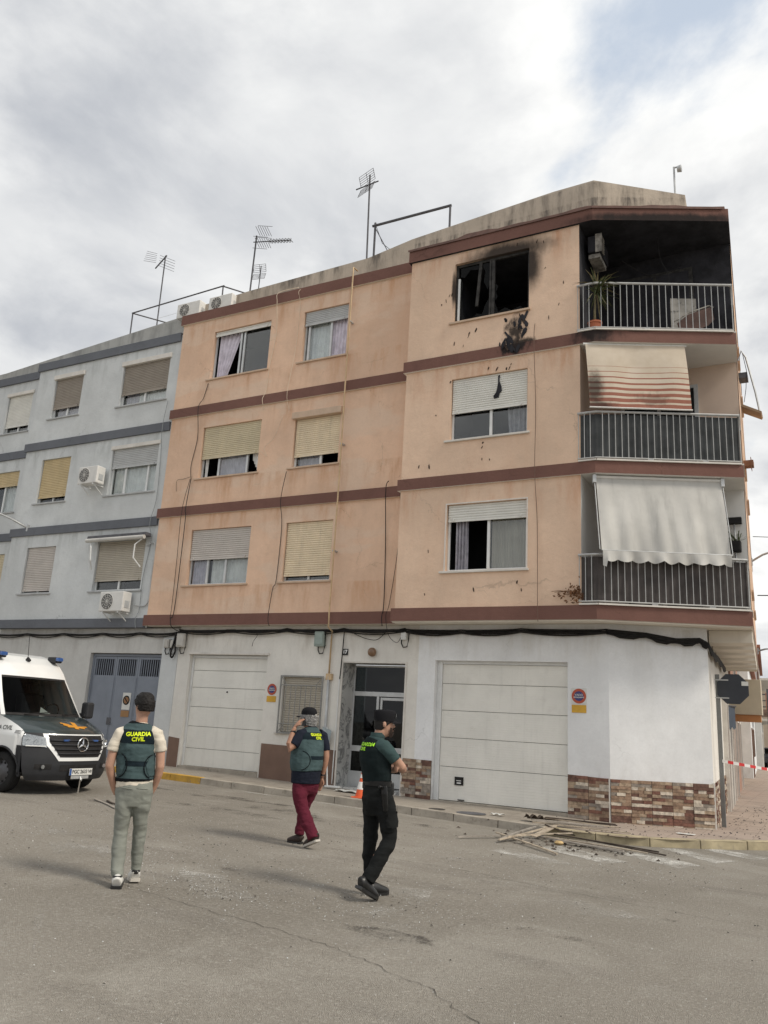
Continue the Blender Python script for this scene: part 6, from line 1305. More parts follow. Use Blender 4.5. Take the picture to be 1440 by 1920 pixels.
def remesh(tubes, voxel, smooth=6, wr=0, seed=0, wscale=9):
    """closed lofts -> one skin; tubes: lists of (u, w, z, rx, ry[, side])"""
    mb = MB()
    for tb in tubes:
        prev = None; first = None; n = 18
        for i, q in enumerate(tb):
            c = Vector(q[:3]); ax = (Vector(tb[min(i+1, len(tb)-1)][:3])-Vector(tb[max(i-1, 0)][:3])).normalized(); sd = Vector(q[5]) if len(q) > 5 else Vector((1, 0, 0))
            sd = (sd-ax*sd.dot(ax)); sd = sd.normalized() if sd.length > 1e-3 else ax.orthogonal().normalized(); bb = ax.cross(sd)
            rg = [mb.p(c+sd*math.cos(6.2832*k/n)*q[3]+bb*math.sin(6.2832*k/n)*q[4]) for k in range(n)]
            if prev: mb.bridge(prev, rg)
            else: first = rg
            prev = rg
        mb.face(*first[::-1]); mb.face(*prev)
    me = bpy.data.meshes.new('tmp'); me.from_pydata(mb.v, [], mb.f); bm = bmesh.new(); bm.from_mesh(me); bmesh.ops.recalc_face_normals(bm, faces=bm.faces); bm.to_mesh(me); bm.free()
    o = bpy.data.objects.new('tmp', me); COL.objects.link(o); rm = o.modifiers.new('r', 'REMESH'); rm.mode = 'VOXEL'; rm.voxel_size = voxel; rm.adaptivity = 0
    sm = o.modifiers.new('s', 'SMOOTH'); sm.factor = .5; sm.iterations = smooth
    me2 = bpy.data.meshes.new_from_object(o.evaluated_get(bpy.context.evaluated_depsgraph_get())); bpy.data.objects.remove(o); bpy.data.meshes.remove(me)
    V = [v.co.copy() for v in me2.vertices]; N = [v.normal.copy() for v in me2.vertices]; F = [tuple(p_.vertices) for p_ in me2.polygons]; bpy.data.meshes.remove(me2)
    if wr:
        V = [v+n_*wr*(mnoise.noise(Vector((v.x*wscale+seed, v.y*wscale, v.z*wscale*1.6)))+.5*mnoise.noise(Vector((v.x*wscale*2.3+seed, v.y*wscale*2.3, v.z*wscale*3.5)))) for v, n_ in zip(V, N)]
    return V, F, N
def ell(c, rx, ry, rz, n=7): # ellipsoid as a loft along z
    return [(c[0], c[1], c[2]+rz*math.sin(a), max(.004, rx*math.cos(a)), max(.004, ry*math.cos(a))) for a in [R(-86+172*k/n) for k in range(n+1)]]
class Person:
    def __init__(s, label, base, wdir):
        s.base = Vector(base); s.W = Vector((*wdir, 0)).normalized(); s.U = Vector((s.W.y, -s.W.x, 0)); s.root = thing('person', label, 'person', base); s.root['group'] = 'officers in the street'
    def T(s, q): return s.base+s.U*q[0]+s.W*q[1]+Vector((0, 0, q[2]))
    def add(s, name, VF, mat, parent=None, sub=None):
        V, F = VF[0], VF[1]; me = bpy.data.meshes.new(name); me.from_pydata([s.T(v)-s.base for v in V], [], F); me.materials.append(mat); me.polygons.foreach_set('use_smooth', [True]*len(F)); me.update()
        o = bpy.data.objects.new(name, me); COL.objects.link(o); o.parent = parent or s.root; ROOT[o] = s.base; return o
    def mb(s): return MB(lambda q: s.T(q))
    def slice(s, name, VFN, pred, off, mat, parent):
        V, F, N = VFN; keep = [f for f in F if pred(sum((V[i] for i in f), Vector())/len(f))]; ids = sorted({i for f in keep for i in f}); mp = {i: k for k, i in enumerate(ids)}
        return s.add(name, ([V[i]+N[i]*off for i in ids], [tuple(mp[i] for i in f) for f in keep]), mat, parent)
    def print_text(s, body, size, centre, axis, VFN, mat, parent, d_, offset=.004, shear=0, name='lettering', sx=1):
        bv = BVHTree.FromPolygons(VFN[0], VFN[1]); vs_, fs = text_mesh(body, size, offset, shear=shear); V = []
        d_ = Vector(d_).normalized(); ax = Vector(axis).normalized(); out_ = []
        for v in vs_:
            p_ = Vector(centre)+ax*v.x*sx+Vector((0,0,v.y)); h_ = bv.ray_cast(p_-d_*.6, d_)
            out_.append((h_[0]-d_*.008) if h_[0] else p_)
        return s.add(name, (out_, fs), mat, parent)
def shoe(P, heel, toe, mat, solemat, wd=.046, ht=.085, ankle=None, pitch=None):
    h_, t_ = Vector(heel), Vector(toe); d_ = (t_-h_); L = d_.length; d_.normalize(); sd = d_.cross(Vector((0,0,1))).normalized(); up_ = sd.cross(d_); up_ = up_ if up_.z > 0 else -up_
    rows = ((-.01,.8,.050),( .06,1.0,.062),(.30,.95,.058),(.55,1.0,.046),(.80,1.0,.036),(.95,.75,.028),(1.02,.4,.02))
    tub = [(*(h_+d_*L*f+up_*(hh)), wd*w_, hh, sd) for f, w_, hh in rows]
    tub2 = [(*(h_+d_*L*.02+up_*.045), wd*.85, wd, sd), (*(h_+d_*L*.13+up_*ht), wd*.78, wd*.9, sd), (*(h_+d_*L*.17+up_*(ht+.05)), wd*.72, wd*.8, sd)]
    vf = remesh([tub], .008, 3); o = P.add('shoe', vf, mat)
    mb = P.mb(); prev = None
    for f, w_, hh in rows:
        c = h_+d_*L*f; ids = [mb.p(c+sd*wd*w_*1.06+up_*-.004), mb.p(c+sd*wd*w_*1.06+up_*.022), mb.p(c-sd*wd*w_*1.06+up_*.022), mb.p(c-sd*wd*w_*1.06+up_*-.004)]
        if prev: mb.bridge(prev, ids)
        else: mb.face(*ids[::-1])
        prev = ids
    mb.face(*prev); mb.build('sole', solemat, o); return o
def hand(c, d_, curl, n_, size=1.0, thumb=1):
    """palm centre c, finger direction d_, palm normal n_ (curl side): returns lofts for palm, four fingers and thumb"""
    c, d_, n_ = Vector(c), Vector(d_).normalized(), Vector(n_).normalized(); s_ = d_.cross(n_).normalized(); out_ = []
    out_.append([(*(c-d_*.055*size), .026*size, .020*size, s_), (*(c-d_*.02*size), .037*size, .017*size, s_), (*(c+d_*.035*size), .041*size, .015*size, s_), (*(c+d_*.045*size), .038*size, .012*size, s_)])
    for k, (o_, L) in enumerate(((-.031,.068), (-.011,.078), (.010,.073), (.029,.058))):
        b_ = c+s_*o_*size+d_*.035*size; a1 = curl*.5; p1 = b_+(d_*math.cos(a1)+n_*math.sin(a1))*L*.5*size; a2 = curl*1.25; p2 = p1+(d_*math.cos(a2)+n_*math.sin(a2))*L*.5*size
        out_.append([(*b_, .0095*size, .0095*size), (*p1, .009*size, .009*size), (*p2, .0075*size, .0075*size)])
    b_ = c-s_*thumb*-.034*size-d_*.02*size; p1 = b_+(s_*thumb*.6+d_*.7+n_*.35).normalized()*.035*size; p2 = p1+(d_*.9+n_*.4).normalized()*.03*size
    out_.append([(*b_, .012*size, .012*size), (*p1, .0105*size, .0105*size), (*p2, .008*size, .008*size)]); return out_
def head(c, f, chin=0.0):
    """head lofts: skull, jaw, nose, ears; f = facing direction (u, w)"""
    c = Vector(c); f = Vector((*f, 0)).normalized(); s_ = Vector((f.y, -f.x, 0)); L = []
    for zz, rx, ry, fo in ((-.122,.030,.032,.035),(-.105,.046,.054,.028),(-.075,.058,.072,.018),(-.04,.067,.088,.006),(.0,.074,.096,.0),(.04,.077,.099,-.004),(.075,.070,.090,-.008),(.10,.050,.064,-.010),(.115,.024,.03,-.010)):
        q = c+f*fo+Vector((0,0,zz)); L.append((*q, rx, ry, s_))
    nose = [(*(c+f*.086+Vector((0,0,.012))), .010, .008), (*(c+f*.103+Vector((0,0,-.022))), .014, .011), (*(c+f*.100+Vector((0,0,-.035))), .012, .008)]
    brow = [(*(c+f*.084+s_*-.045+Vector((0,0,.024))), .010, .008), (*(c+f*.092+Vector((0,0,.026))), .011, .009), (*(c+f*.084+s_*.045+Vector((0,0,.024))), .010, .008)]
    lips = [(*(c+f*.083+s_*-.02+Vector((0,0,-.066))), .007, .007), (*(c+f*.090+Vector((0,0,-.066))), .009, .009), (*(c+f*.083+s_*.02+Vector((0,0,-.066))), .007, .007)]
    ears = [[(*(c+s_*e*.076-f*.012+Vector((0,0,-.035))), .007, .012, s_), (*(c+s_*e*.084-f*.016+Vector((0,0,-.01))), .009, .019, s_), (*(c+s_*e*.082-f*.018+Vector((0,0,.018))), .007, .014, s_)] for e in (-1, 1)]
    return [L, nose, brow, lips] + ears
def hair_cap(c, f, zlo_front, zlo_back, grow=.010, jit=.006, seed=0, top=.126):
    """shell of hair over the skull from hairline up"""
    c = Vector(c); f = Vector((*f, 0)).normalized(); s_ = Vector((f.y, -f.x, 0)); V, F = [], []; nu, nv = 72, 26; ix = []
    for i in range(nu):
        a = 6.2832*i/nu; fr_ = math.cos(a); lo = zlo_back+(zlo_front-zlo_back)*max(0, min(1, (fr_+.35)/1.1)); col = []
        for j in range(nv+1):
            zz = lo+(top-lo)*(j/nv); k = math.sqrt(max(0, 1-((zz-.02)/.112)**2)) if zz > .02 else (1-.10*((.02-zz)/.1)**2)*.985
            r_ = 1+grow/.08*(1 if j > 0 else .2); nz = (mnoise.noise(Vector((math.cos(a)*11+seed, math.sin(a)*11, zz*90)))+.6*mnoise.noise(Vector((math.cos(a)*26+seed, math.sin(a)*26, zz*200))))*jit*.8
            p_ = c+f*(math.cos(a)*(.099*k*r_+nz)-.006)+s_*math.sin(a)*(.077*k*r_+nz)+Vector((0,0,zz+(grow*.8 if zz > .08 else 0))); col.append(len(V)); V.append(p_)
        ix.append(col)
    for i in range(nu):
        for j in range(nv): F.append((ix[i][j], ix[(i+1)%nu][j], ix[(i+1)%nu][j+1], ix[i][j+1]))
    return V, F
def face_bits(P, c, f, body, closed=False):
    c = Vector(c); f = Vector((*f, 0)).normalized(); s_ = Vector((f.y, -f.x, 0))
    for e in (-1, 1):
        mb = P.mb(); q = c+f*.083+s_*e*.032+Vector((0,0,.004)); mb.lathe([(0,-.010),(.009,-.006),(.011,0),(.009,.006),(0,.010)], q, 10); mb.build('eye', m_sole_w, body, smooth=True)
        mb = P.mb(); q2 = q+f*.008; mb.lathe([(0,-.006),(.006,0),(0,.006)], q2, 8); mb.build('iris', m_hair, body, smooth=True)
        mb = P.mb(); mb.tube([c+f*.092+s_*e*.012+Vector((0,0,.030)), c+f*.092+s_*e*.034+Vector((0,0,.035)), c+f*.078+s_*e*.052+Vector((0,0,.028))], .006, 5); mb.build('eyebrow', m_hair, body)

# ---- man in cream T-shirt and teal vest, seen from behind
P = Person('officer seen from behind in cream T-shirt, teal vest and sage trousers, hands in pockets', (-5.91, 6.22, zg(-5.91)), (-.69, .73))
hc = (-.055, .01, 1.632); hf = (-.55, .83)
L = head(hc, hf) + [[(-.062,0,1.40,.062,.055), (-.06,0,1.48,.058,.056), (-.057,.005,1.58,.056,.058)],
    [(-.05,0,.80,.14,.09), (-.055,0,1.0,.14,.09), (-.07,0,1.25,.15,.10), (-.065,0,1.40,.11,.07)],
    [(-.22,0,1.37,.05,.05), (-.285,-.01,1.235,.047,.047), (-.303,-.02,1.06,.041,.043), (-.285,.0,1.0,.040,.042), (-.238,.045,.855,.029,.031), (-.205,.06,.80,.03,.03)],
    [(.10,0,1.38,.05,.05), (.152,-.01,1.24,.048,.048), (.168,-.025,1.07,.042,.044), (.160,.0,1.0,.041,.042), (.140,.04,.885,.029,.031), (.110,.06,.82,.03,.03)],
    [(-.12,0,.80,.06,.07), (-.12,.03,.47,.05,.05), (-.108,-.10,.10,.04,.04)], [(.03,0,.80,.06,.07), (.045,.06,.47,.05,.05), (.055,.10,.12,.04,.04)]]
L += hand((-.19,.075,.775), (.25,.2,-1), .5, (1,.3,0)) + hand((.095,.075,.795), (-.25,.2,-1), .5, (-1,.3,0))
body = P.add('body', remesh(L, .009, 3), m_skin); face_bits(P, hc, hf, body); P.add('hair', hair_cap(hc, hf, .062, -.045, .017, .012, 1), m_hair, body)
tee = [[(-.05,0,.885,.172,.124), (-.055,0,.93,.172,.122), (-.06,0,1.0,.165,.112), (-.075,0,1.28,.172,.118), (-.07,0,1.38,.172,.10), (-.062,0,1.45,.10,.075), (-.06,0,1.482,.066,.062)],
    [(-.17,0,1.375,.075,.075), (-.235,-.003,1.36,.068,.070), (-.285,-.008,1.25,.060,.066), (-.297,-.010,1.20,.059,.066)], [(.04,0,1.385,.075,.075), (.10,-.003,1.37,.068,.070), (.150,-.008,1.26,.060,.066), (.160,-.010,1.21,.060,.066)]]
P.add('tshirt', remesh(tee, .010, 3, .008, 2), m_tee)
vest = [[(-.052,0,.935,.176,.130), (-.058,0,1.02,.176,.128), (-.065,0,1.10,.178,.128), (-.078,0,1.25,.182,.136), (-.075,0,1.34,.178,.130), (-.070,0,1.40,.168,.112), (-.065,0,1.445,.135,.09), (-.062,0,1.478,.085,.078)]]
vv = remesh(vest, .009, 2, .008, 5, 9); vo = P.add('vest', vv, m_vest)
P.slice('text_band', vv, lambda c: 1.285 < c.z < 1.405 and c.y < .02, .003, m_navy, vo); P.slice('waist_strap', vv, lambda c: 1.075 < c.z < 1.118, .004, m_navy, vo)
for sgn in (-1, 1):
    P.slice('side_flap', vv, lambda c: sgn*(c.x+.06) > .095+.9*abs(c.z-1.085)**1.4*0.9 and .99 < c.z < 1.17 and c.y < .05, .007, m_vest, vo)
    mb = P.mb(); bv = BVHTree.FromPolygons(vv[0], vv[1]); pts = []
    for k in range(15):
        a = R(-75+150*k/14); q = Vector((-.062+sgn*(.165-.085*math.cos(a)), -.5, 1.075+.11*math.sin(a))); h_ = bv.ray_cast(q, Vector((0,1,0)))
        if h_[0]: pts.append(h_[0]-Vector((0,.008,0)))
    mb.tube(pts, .005, 5); mb.build('flap_piping', m_piping, vo)
P.slice('hem_piping', vv, lambda c: c.z < .955, .004, m_piping, vo); P.slice('neck_piping', vv, lambda c: c.z > 1.468, .003, m_piping, vo)
P.print_text('GUARDIA', .052, (-.072, 0, 1.370), (1,0,.05), vv, m_neon, vo, (0,1,0), .0018, sx=1.02); P.print_text('CIVIL', .052, (-.068, 0, 1.322), (1,0,.05), vv, m_neon, vo, (0,1,0), .0018, sx=1.02)
tr = [[(-.05,0,.925,.165,.115), (-.047,0,.86,.176,.128), (-.045,0,.78,.174,.128), (-.043,0,.70,.155,.11)],
    [(-.125,0,.79,.090,.112), (-.124,.0,.68,.083,.100), (-.124,.015,.56,.074,.086), (-.122,.02,.47,.068,.076), (-.119,-.02,.31,.066,.072), (-.112,-.08,.17,.060,.066), (-.104,-.11,.12,.058,.062), (-.100,-.125,.085,.046,.05)],
    [(.040,0,.79,.088,.112), (.041,.01,.68,.079,.098), (.044,.05,.56,.070,.084), (.047,.075,.47,.064,.074), (.053,.09,.31,.058,.068), (.060,.092,.19,.054,.062), (.062,.092,.13,.050,.056), (.062,.09,.10,.042,.048)]]
vt = remesh(tr, .010, 4, .010, 9, 6); to = P.add('trousers', vt, m_khaki)
for x0 in (-.115, .025): mb = P.mb(); bv = BVHTree.FromPolygons(vt[0], vt[1]); mb.tube([bv.ray_cast(Vector((x0-.05+.02*k, -.6, .875-.002*k)), Vector((0,1,0)))[0]-Vector((0,.003,0)) for k in range(6)], .004, 4); mb.build('back_pocket', m_khaki, to)
shoe(P, (-.098,-.20,.004), (-.085,.07,.004), m_shoe_w, m_shoe_k, .048); sh = shoe(P, (.062,.055,.022), (.03,.31,.004), m_shoe_w, m_sole_w, .048)
for (cx, cy, cz) in ((-.098,-.19,.10), (.06,.06,.108)): mb = P.mb(); mb.lathe([(.036,-.02),(.042,.0),(.036,.016)], (cx, cy+.015, cz), 14); mb.build('heel_collar', m_shoe_k, P.root, smooth=True)

# ---- man with grey hair and phone
P = Person('officer with grey hair, black cap, navy shirt and burgundy trousers talking on a phone', (-6.11, 9.49, zg(-6.11)), (-.54, .84))
hc = (-.035, .02, 1.605); hf = (-.86, .5); S2 = (.8, .6, 0)
L = head(hc, hf) + [[(.01,.0,1.38,.068,.065), (.0,.01,1.47,.066,.066), (-.02,.015,1.55,.062,.066)], [(-.01,0,.80,.15,.12,S2), (-.02,0,1.1,.17,.15,S2), (.01,0,1.35,.15,.10,S2), (.01,0,1.42,.11,.07,S2)],
    [(-.12,-.09,1.40,.055,.055), (-.19,-.16,1.265,.052,.052), (-.262,-.20,1.195,.046,.048), (-.262,-.17,1.26,.044,.046), (-.235,-.12,1.38,.036,.038), (-.222,-.105,1.435,.029,.032), (-.205,-.10,1.47,.028,.03)],
    [(.17,.10,1.39,.055,.055), (.225,.09,1.22,.050,.052), (.238,.065,1.12,.044,.046), (.228,.07,1.02,.042,.044), (.208,.095,.895,.030,.034), (.200,.10,.86,.027,.03)],
    [(-.08,-.06,.78,.06,.06), (-.02,-.10,.42,.05,.05), (.13,-.24,.14,.04,.04)], [(.07,.07,.78,.06,.06), (-.01,.14,.45,.05,.05), (-.04,.17,.12,.04,.04)]]
L += hand((-.175,-.085,1.525), (.55,.1,.75), .55, (.7,.35,-.3), 1.0, -1) + hand((.192,.105,.79), (-.12,-.02,-1), .35, (-.5,-.7,0), 1.05, -1)
body = P.add('body', remesh(L, .009, 3), m_skin2); face_bits(P, hc, hf, body); P.add('hair', hair_cap(hc, hf, .03, -.105, .024, .022, 4, .045), m_hairg, body)
def capmesh(P, c, f, mat, topz=.14, brim=.085, flat=False, emblem=False):
    c = Vector(c); f3 = Vector((*f, 0)).normalized(); s_ = Vector((f3.y, -f3.x, 0)); mb = P.mb(); n = 28; prev = None
    rows = ((.028,1.0),(.06,1.03),(.095,1.0),(.122,.86),(.138,.62),(.147,.3),(.150,.02)) if not flat else ((.030,.99),(.06,1.02),(.10,1.05),(.124,1.04),(.134,.97),(.142,.6),(.143,.02))
    for zz, k in rows:
        rg = [mb.p(c+f3*(math.cos(6.2832*i/n)*.108*k-.004)+s_*math.sin(6.2832*i/n)*.088*k+Vector((0,0,zz))) for i in range(n)]
        if prev: mb.bridge(prev, rg)
        prev = rg
    mb.face(*prev); co = mb.build('cap', mat, P.root, smooth=45)
    mb = P.mb(); mb.grid(lambda a, b_: c+f3*(.098*math.cos((a-.5)*2.3)+brim*b_*math.cos((a-.5)*1.7))+s_*(.086*math.sin((a-.5)*2.3)*(1+.05*b_))+Vector((0,0,.036-.016*b_-.012*abs(a-.5)*2)), 14, 4)
    br = mb.build('brim', mat, co, smooth=True, recalc=False); sd_ = br.modifiers.new('s', 'SOLIDIFY'); sd_.thickness = .005
    return co
cp = capmesh(P, hc, hf, m_capk); mb = P.mb(); c = Vector(hc)-Vector((*hf,0)).normalized()*.108+Vector((0,0,.045)); mb.box(c.x-.012, c.x+.02, c.y-.02, c.y+.02, c.z-.012, c.z+.012); mb.build('cap_buckle', m_sole_w, cp, bevel=.006)
sh = [[(-.012,0,.775,.205,.165,S2), (-.012,0,.86,.208,.172,S2), (-.015,0,1.0,.213,.182,S2), (-.012,0,1.15,.212,.18,S2), (.0,0,1.30,.205,.145,S2), (.008,0,1.39,.19,.115,S2), (.01,.005,1.45,.12,.09,S2), (.006,.01,1.495,.078,.076,S2)],
    [(-.07,-.06,1.395,.08,.08), (-.125,-.10,1.385,.075,.078), (-.165,-.135,1.31,.072,.076), (-.205,-.165,1.245,.066,.072)], [(.12,.07,1.40,.08,.08), (.175,.10,1.38,.072,.075), (.215,.095,1.27,.064,.07), (.232,.088,1.195,.060,.066)]]
P.add('shirt', remesh(sh, .010, 3, .005, 3), m_navyshirt)
vest = [[(-.013,0,.935,.222,.190,S2), (-.016,0,1.02,.228,.200,S2), (-.014,0,1.15,.228,.199,S2), (-.002,0,1.29,.219,.168,S2), (.006,0,1.37,.200,.140,S2), (.01,.003,1.43,.150,.110,S2), (.008,.008,1.485,.092,.088,S2)]]
vv = remesh(vest, .009, 2, .006, 6, 8); vo = P.add('vest', vv, m_vest); bk = Vector((.6,-.8,0)); sv = Vector(S2)
P.slice('text_band', vv, lambda c: 1.335 < c.z < 1.425 and Vector(c).dot(bk) > .02, .003, m_navy, vo); P.slice('waist_strap', vv, lambda c: 1.085 < c.z < 1.128, .004, m_navy, vo)
P.slice('side_flap', vv, lambda c: (c.x < -.06+.10*math.cos(min(1.5, abs(c.z-1.07)*9))) and .955 < c.z < 1.19 and c.y < .05, .006, m_vest, vo)
mb = P.mb(); bv = BVHTree.FromPolygons(vv[0], vv[1]); pts = []
for k in range(17):
    a = R(-80+160*k/16); q = Vector((-.10+.13*math.cos(a), -.6, 1.07+.12*math.sin(a))); h_ = bv.ray_cast(q, Vector((0,1,0)))
    if h_[0]: pts.append(h_[0]-Vector((0,.009,0)))
mb.tube(pts, .005, 5); mb.build('flap_piping', m_piping, vo)
P.print_text('GUARDIA', .047, Vector((.006,0,1.398))+bk*.1+sv*.015, S2, vv, m_neon, vo, -bk, .0015, sx=.95); P.print_text('CIVIL', .047, Vector((.006,0,1.356))+bk*.1+sv*.04, S2, vv, m_neon, vo, -bk, .0015, sx=.95)
tr = [[(-.012,0,.86,.185,.145,S2), (-.01,0,.78,.188,.148,S2), (-.005,0,.70,.175,.125,S2), (0,0,.64,.14,.09,S2)],
    [(-.080,-.06,.76,.105,.105), (-.072,-.08,.62,.097,.10), (-.045,-.10,.52,.088,.092), (-.010,-.11,.42,.083,.086), (.070,-.18,.27,.078,.08), (.122,-.225,.18,.077,.076), (.142,-.24,.13,.076,.074)],
    [(.075,.07,.76,.10,.10), (.070,.09,.66,.088,.092), (.03,.12,.55,.078,.084), (-.008,.145,.45,.074,.078), (-.030,.165,.27,.064,.07), (-.042,.17,.17,.066,.07), (-.044,.17,.12,.066,.07)]]
P.add('trousers', remesh(tr, .010, 3, .011, 4, 8), m_burg)
shoe(P, (.205,-.275,.105), (.04,-.115,.006), m_shoe_b, m_sole_w, .047); shoe(P, (-.005,.15,.006), (-.185,.265,.006), m_shoe_b, m_shoe_k, .046)
mb = P.mb(); mb.hexa([(-.125,-.085,1.50),(-.062,-.055,1.505),(-.058,-.065,1.505),(-.121,-.095,1.50)], [(-.085,-.055,1.635),(-.022,-.025,1.64),(-.018,-.035,1.64),(-.081,-.065,1.635)])
ph = mb.build('mobile_phone', m_watch, loc=P.T((-.09,-.06,1.5)), bevel=.004); tag(ph, 'mobile phone held to the ear of the grey-haired officer', 'phone')
for c, d_ in (((-.226,-.108,1.42), (-.1,.1,1)), ((.206,.097,.885), (-.1,.1,1))):
    mb = P.mb(); c = Vector(c); ax = Vector(d_).normalized(); mb.tube([c-ax*.014, c+ax*.014], .036, 14); mb.build('wristwatch', m_watch, P.root, smooth=40)

# ---- man in black cap, arms crossed
P = Person('officer in black cap with dark vest, black trousers and crossed arms facing the side street', (-4.01, 7.54, zg(-4.01)), (-.47, .88))
hc = (.040, .01, 1.632); hf = (.98, .18); F3 = Vector((.8, .6, 0)); S3 = (.6, -.8, 0)
L = head(hc, hf) + [[(-.03,.0,1.42,.062,.060), (-.02,.0,1.50,.060,.060), (.015,.0,1.57,.056,.060)], [(0,0,.95,.13,.09,S3), (-.01,0,1.1,.13,.09,S3), (-.04,0,1.3,.15,.09,S3), (-.04,0,1.42,.11,.06,S3)],
    [(.05,-.13,1.42,.05,.05), (.155,-.145,1.31,.048,.05), (.235,-.10,1.225,.043,.046), (.245,-.05,1.205,.042,.044), (.225,.04,1.205,.037,.038), (.20,.12,1.215,.029,.031)],
    [(-.12,.14,1.42,.05,.05), (-.03,.25,1.31,.048,.05), (.06,.31,1.20,.042,.044), (.13,.24,1.185,.040,.04), (.17,.12,1.19,.034,.036), (.175,.03,1.195,.027,.030), (.17,-.02,1.198,.026,.028)],
    [(.06,-.09,.95,.06,.06), (.14,-.09,.55,.05,.05), (-.04,-.21,.18,.04,.04)], [(-.05,.08,.95,.06,.06), (-.04,.10,.52,.05,.05), (.0,.09,.15,.04,.04)]]
L += hand((.168,-.065,1.200), (-.05,-1,.06), .5, (.9,.1,.2), .95, 1) + hand((.19,.17,1.22), (-.3,1,.05), .6, (-.8,0,0), .95, 1)
body = P.add('body', remesh(L, .009, 3), m_skin); face_bits(P, hc, hf, body); P.add('hair', hair_cap(hc, hf, .03, -.06, .006, .003, 7, .045), m_hair, body)
cc = Vector(hc); f3 = Vector((*hf, 0)).normalized(); s3 = Vector((f3.y, -f3.x, 0))
mb = P.mb()
def brd(a, b_):
    an = (a-.5)*2.7; zz = -.058-.066*b_-.012*math.cos(an)+(.03*(1-b_) if abs(an) > .9 else -.012*(1-b_)); k = 1-.36*b_**1.6; return cc+f3*(.030+.070*math.cos(an)*k*1.0)+s3*.076*math.sin(an)*k+Vector((0,0,zz))
mb.grid(brd, 20, 6); mb.build('beard', m_beard, body, smooth=True, recalc=False)
mb = P.mb(); mb.tube([cc+f3*.094+s3*-.03+Vector((0,0,-.055)), cc+f3*.104+Vector((0,0,-.048)), cc+f3*.094+s3*.03+Vector((0,0,-.055))], .007, 6); mb.build('moustache', m_beard, body, smooth=True)
cp = capmesh(P, hc, hf, m_capk, flat=True, brim=.075)
mb = P.mb(); q0 = cc+f3*.108+s3*.02+Vector((0,0,.085)); mb.lathe([(.024,0),(.026,.003),(.017,.005),(.015,.003),(.009,.005),(0,.006)], q0, 20, 'x'); mb.build('cap_badge', m_chrome, cp, smooth=40)
sh = [[(-.005,0,1.02,.165,.115,S3), (-.012,0,1.12,.168,.113,S3), (-.035,0,1.28,.188,.118,S3), (-.042,0,1.38,.186,.105,S3), (-.04,0,1.44,.13,.085,S3), (-.03,0,1.50,.078,.074,S3)],
    [(.0,-.08,1.42,.075,.075), (.055,-.135,1.405,.070,.072), (.110,-.145,1.35,.066,.070), (.170,-.140,1.285,.060,.066)], [(-.08,.07,1.42,.075,.075), (-.12,.13,1.41,.07,.07), (-.075,.19,1.35,.066,.07), (-.02,.25,1.29,.06,.066)]]
P.add('shirt', remesh(sh, .010, 3, .007, 8), m_tealshirt)
mb = P.mb(); mb.lathe([(.072,1.488),(.076,1.515),(.070,1.545),(.066,1.545),(.07,1.51)], (-.022, 0, 0), 20); mb.build('collar', m_tealshirt, P.root, smooth=40)
vest = [[(-.008,0,1.075,.176,.128,S3), (-.014,0,1.14,.182,.130,S3), (-.034,0,1.28,.200,.142,S3), (-.046,0,1.37,.186,.136,S3), (-.048,0,1.43,.150,.112,S3), (-.036,0,1.478,.104,.092,S3)]]
vv = remesh(vest, .009, 3, .004, 11, 9); vo = P.add('vest', vv, m_vestd); bk = -F3; sv = Vector(S3)
P.print_text('GUARDIA', .046, Vector((-.044,0,1.425))+bk*.08+sv*.01, S3, vv, m_neong, vo, F3, .0015, .25, sx=.95); P.print_text('CIVIL', .046, Vector((-.044,0,1.380))+bk*.08-sv*.03, S3, vv, m_neong, vo, F3, .0015, .25, sx=.95)
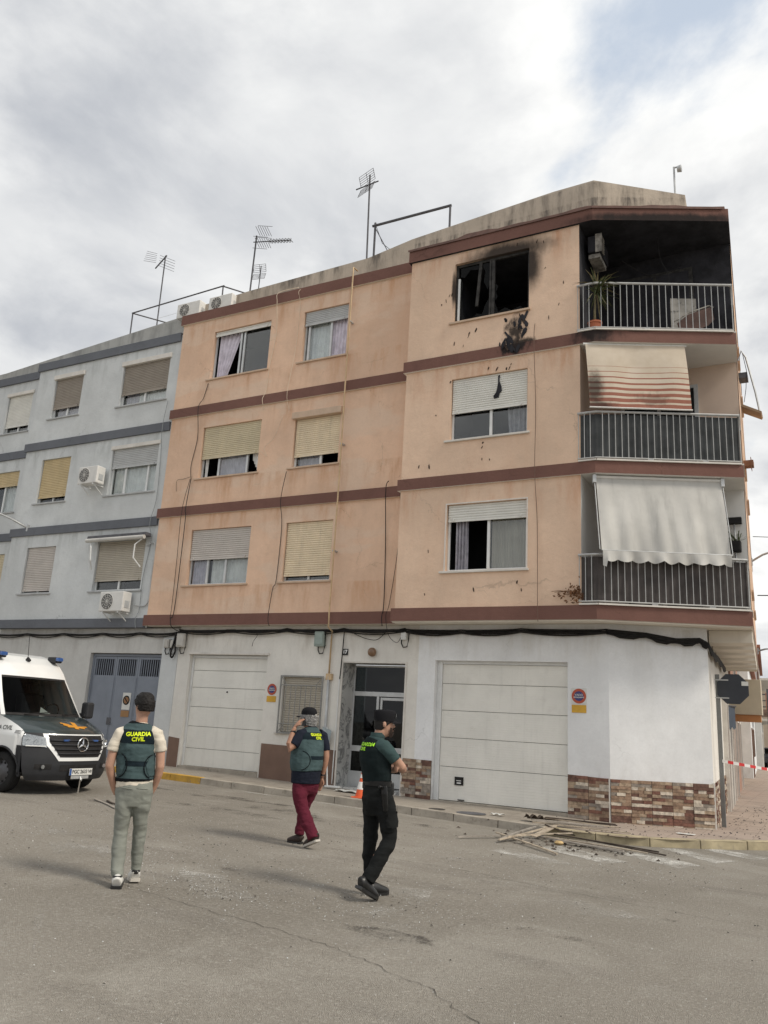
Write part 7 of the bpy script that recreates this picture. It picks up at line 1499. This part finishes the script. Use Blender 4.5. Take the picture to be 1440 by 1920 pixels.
tr = [[(-.005,0,1.07,.160,.115,S3), (.0,0,1.0,.172,.125,S3), (.003,0,.92,.182,.138,S3), (.01,0,.83,.175,.13,S3), (.02,0,.76,.14,.10,S3)],
    [(.07,-.08,.92,.10,.105), (.105,-.09,.80,.097,.102), (.125,-.09,.70,.088,.094), (.142,-.085,.60,.077,.082), (.145,-.09,.53,.074,.078), (.09,-.13,.43,.074,.074), (.03,-.165,.32,.071,.070), (-.025,-.195,.22,.067,.066), (-.045,-.21,.18,.066,.064)],
    [(-.05,.08,.92,.10,.105), (-.046,.09,.78,.088,.095), (-.042,.10,.66,.080,.086), (-.040,.105,.52,.074,.078), (-.05,.10,.36,.062,.066), (-.03,.095,.24,.058,.06), (-.01,.09,.15,.056,.056)]]
vt = remesh(tr, .010, 3, .009, 12, 8); to = P.add('trousers', vt, m_black)
P.slice('cargo_pocket', vt, lambda c: .66 < c.z < .80 and c.x > .11 and c.y < -.02, .012, m_black, to)
mb = P.mb(); n = 30; prev = None
for zz in (1.035, 1.085):
    rg = [mb.p(Vector((-.004,0,zz))+Vector(S3)*.176*math.cos(6.283*k/n)+F3*.128*math.sin(6.283*k/n)) for k in range(n)]
    if prev: mb.bridge(prev, rg)
    prev = rg
belt = mb.build('belt', m_watch, P.root, smooth=40)
hp = remesh([[(.065,-.175,1.045,.022,.045,(.6,.4,0)), (.07,-.18,.97,.026,.05,(.6,.4,0)), (.085,-.185,.87,.024,.04,(.6,.4,0)), (.095,-.185,.81,.02,.028,(.6,.4,0))], [(.035,-.20,1.045,.018,.022), (.02,-.205,1.02,.016,.02)]], .007, 2); P.add('holster', hp, m_watch)
hp = remesh([[(.135,-.05,1.07,.03,.022), (.14,-.05,1.0,.032,.024), (.14,-.05,.955,.028,.02)]], .007, 2); P.add('belt_pouch', hp, m_shoe_k)
hp = remesh([[(-.13,-.02,1.06,.022,.016), (-.13,-.02,1.0,.022,.016)]], .007, 2); P.add('belt_pouch', hp, m_shoe_k)
shoe(P, (-.135,-.275,.13), (.045,-.135,.006), m_shoe_k, m_shoe_k, .050); shoe(P, (-.02,.075,.006), (.16,.20,.006), m_shoe_k, m_shoe_k, .050)
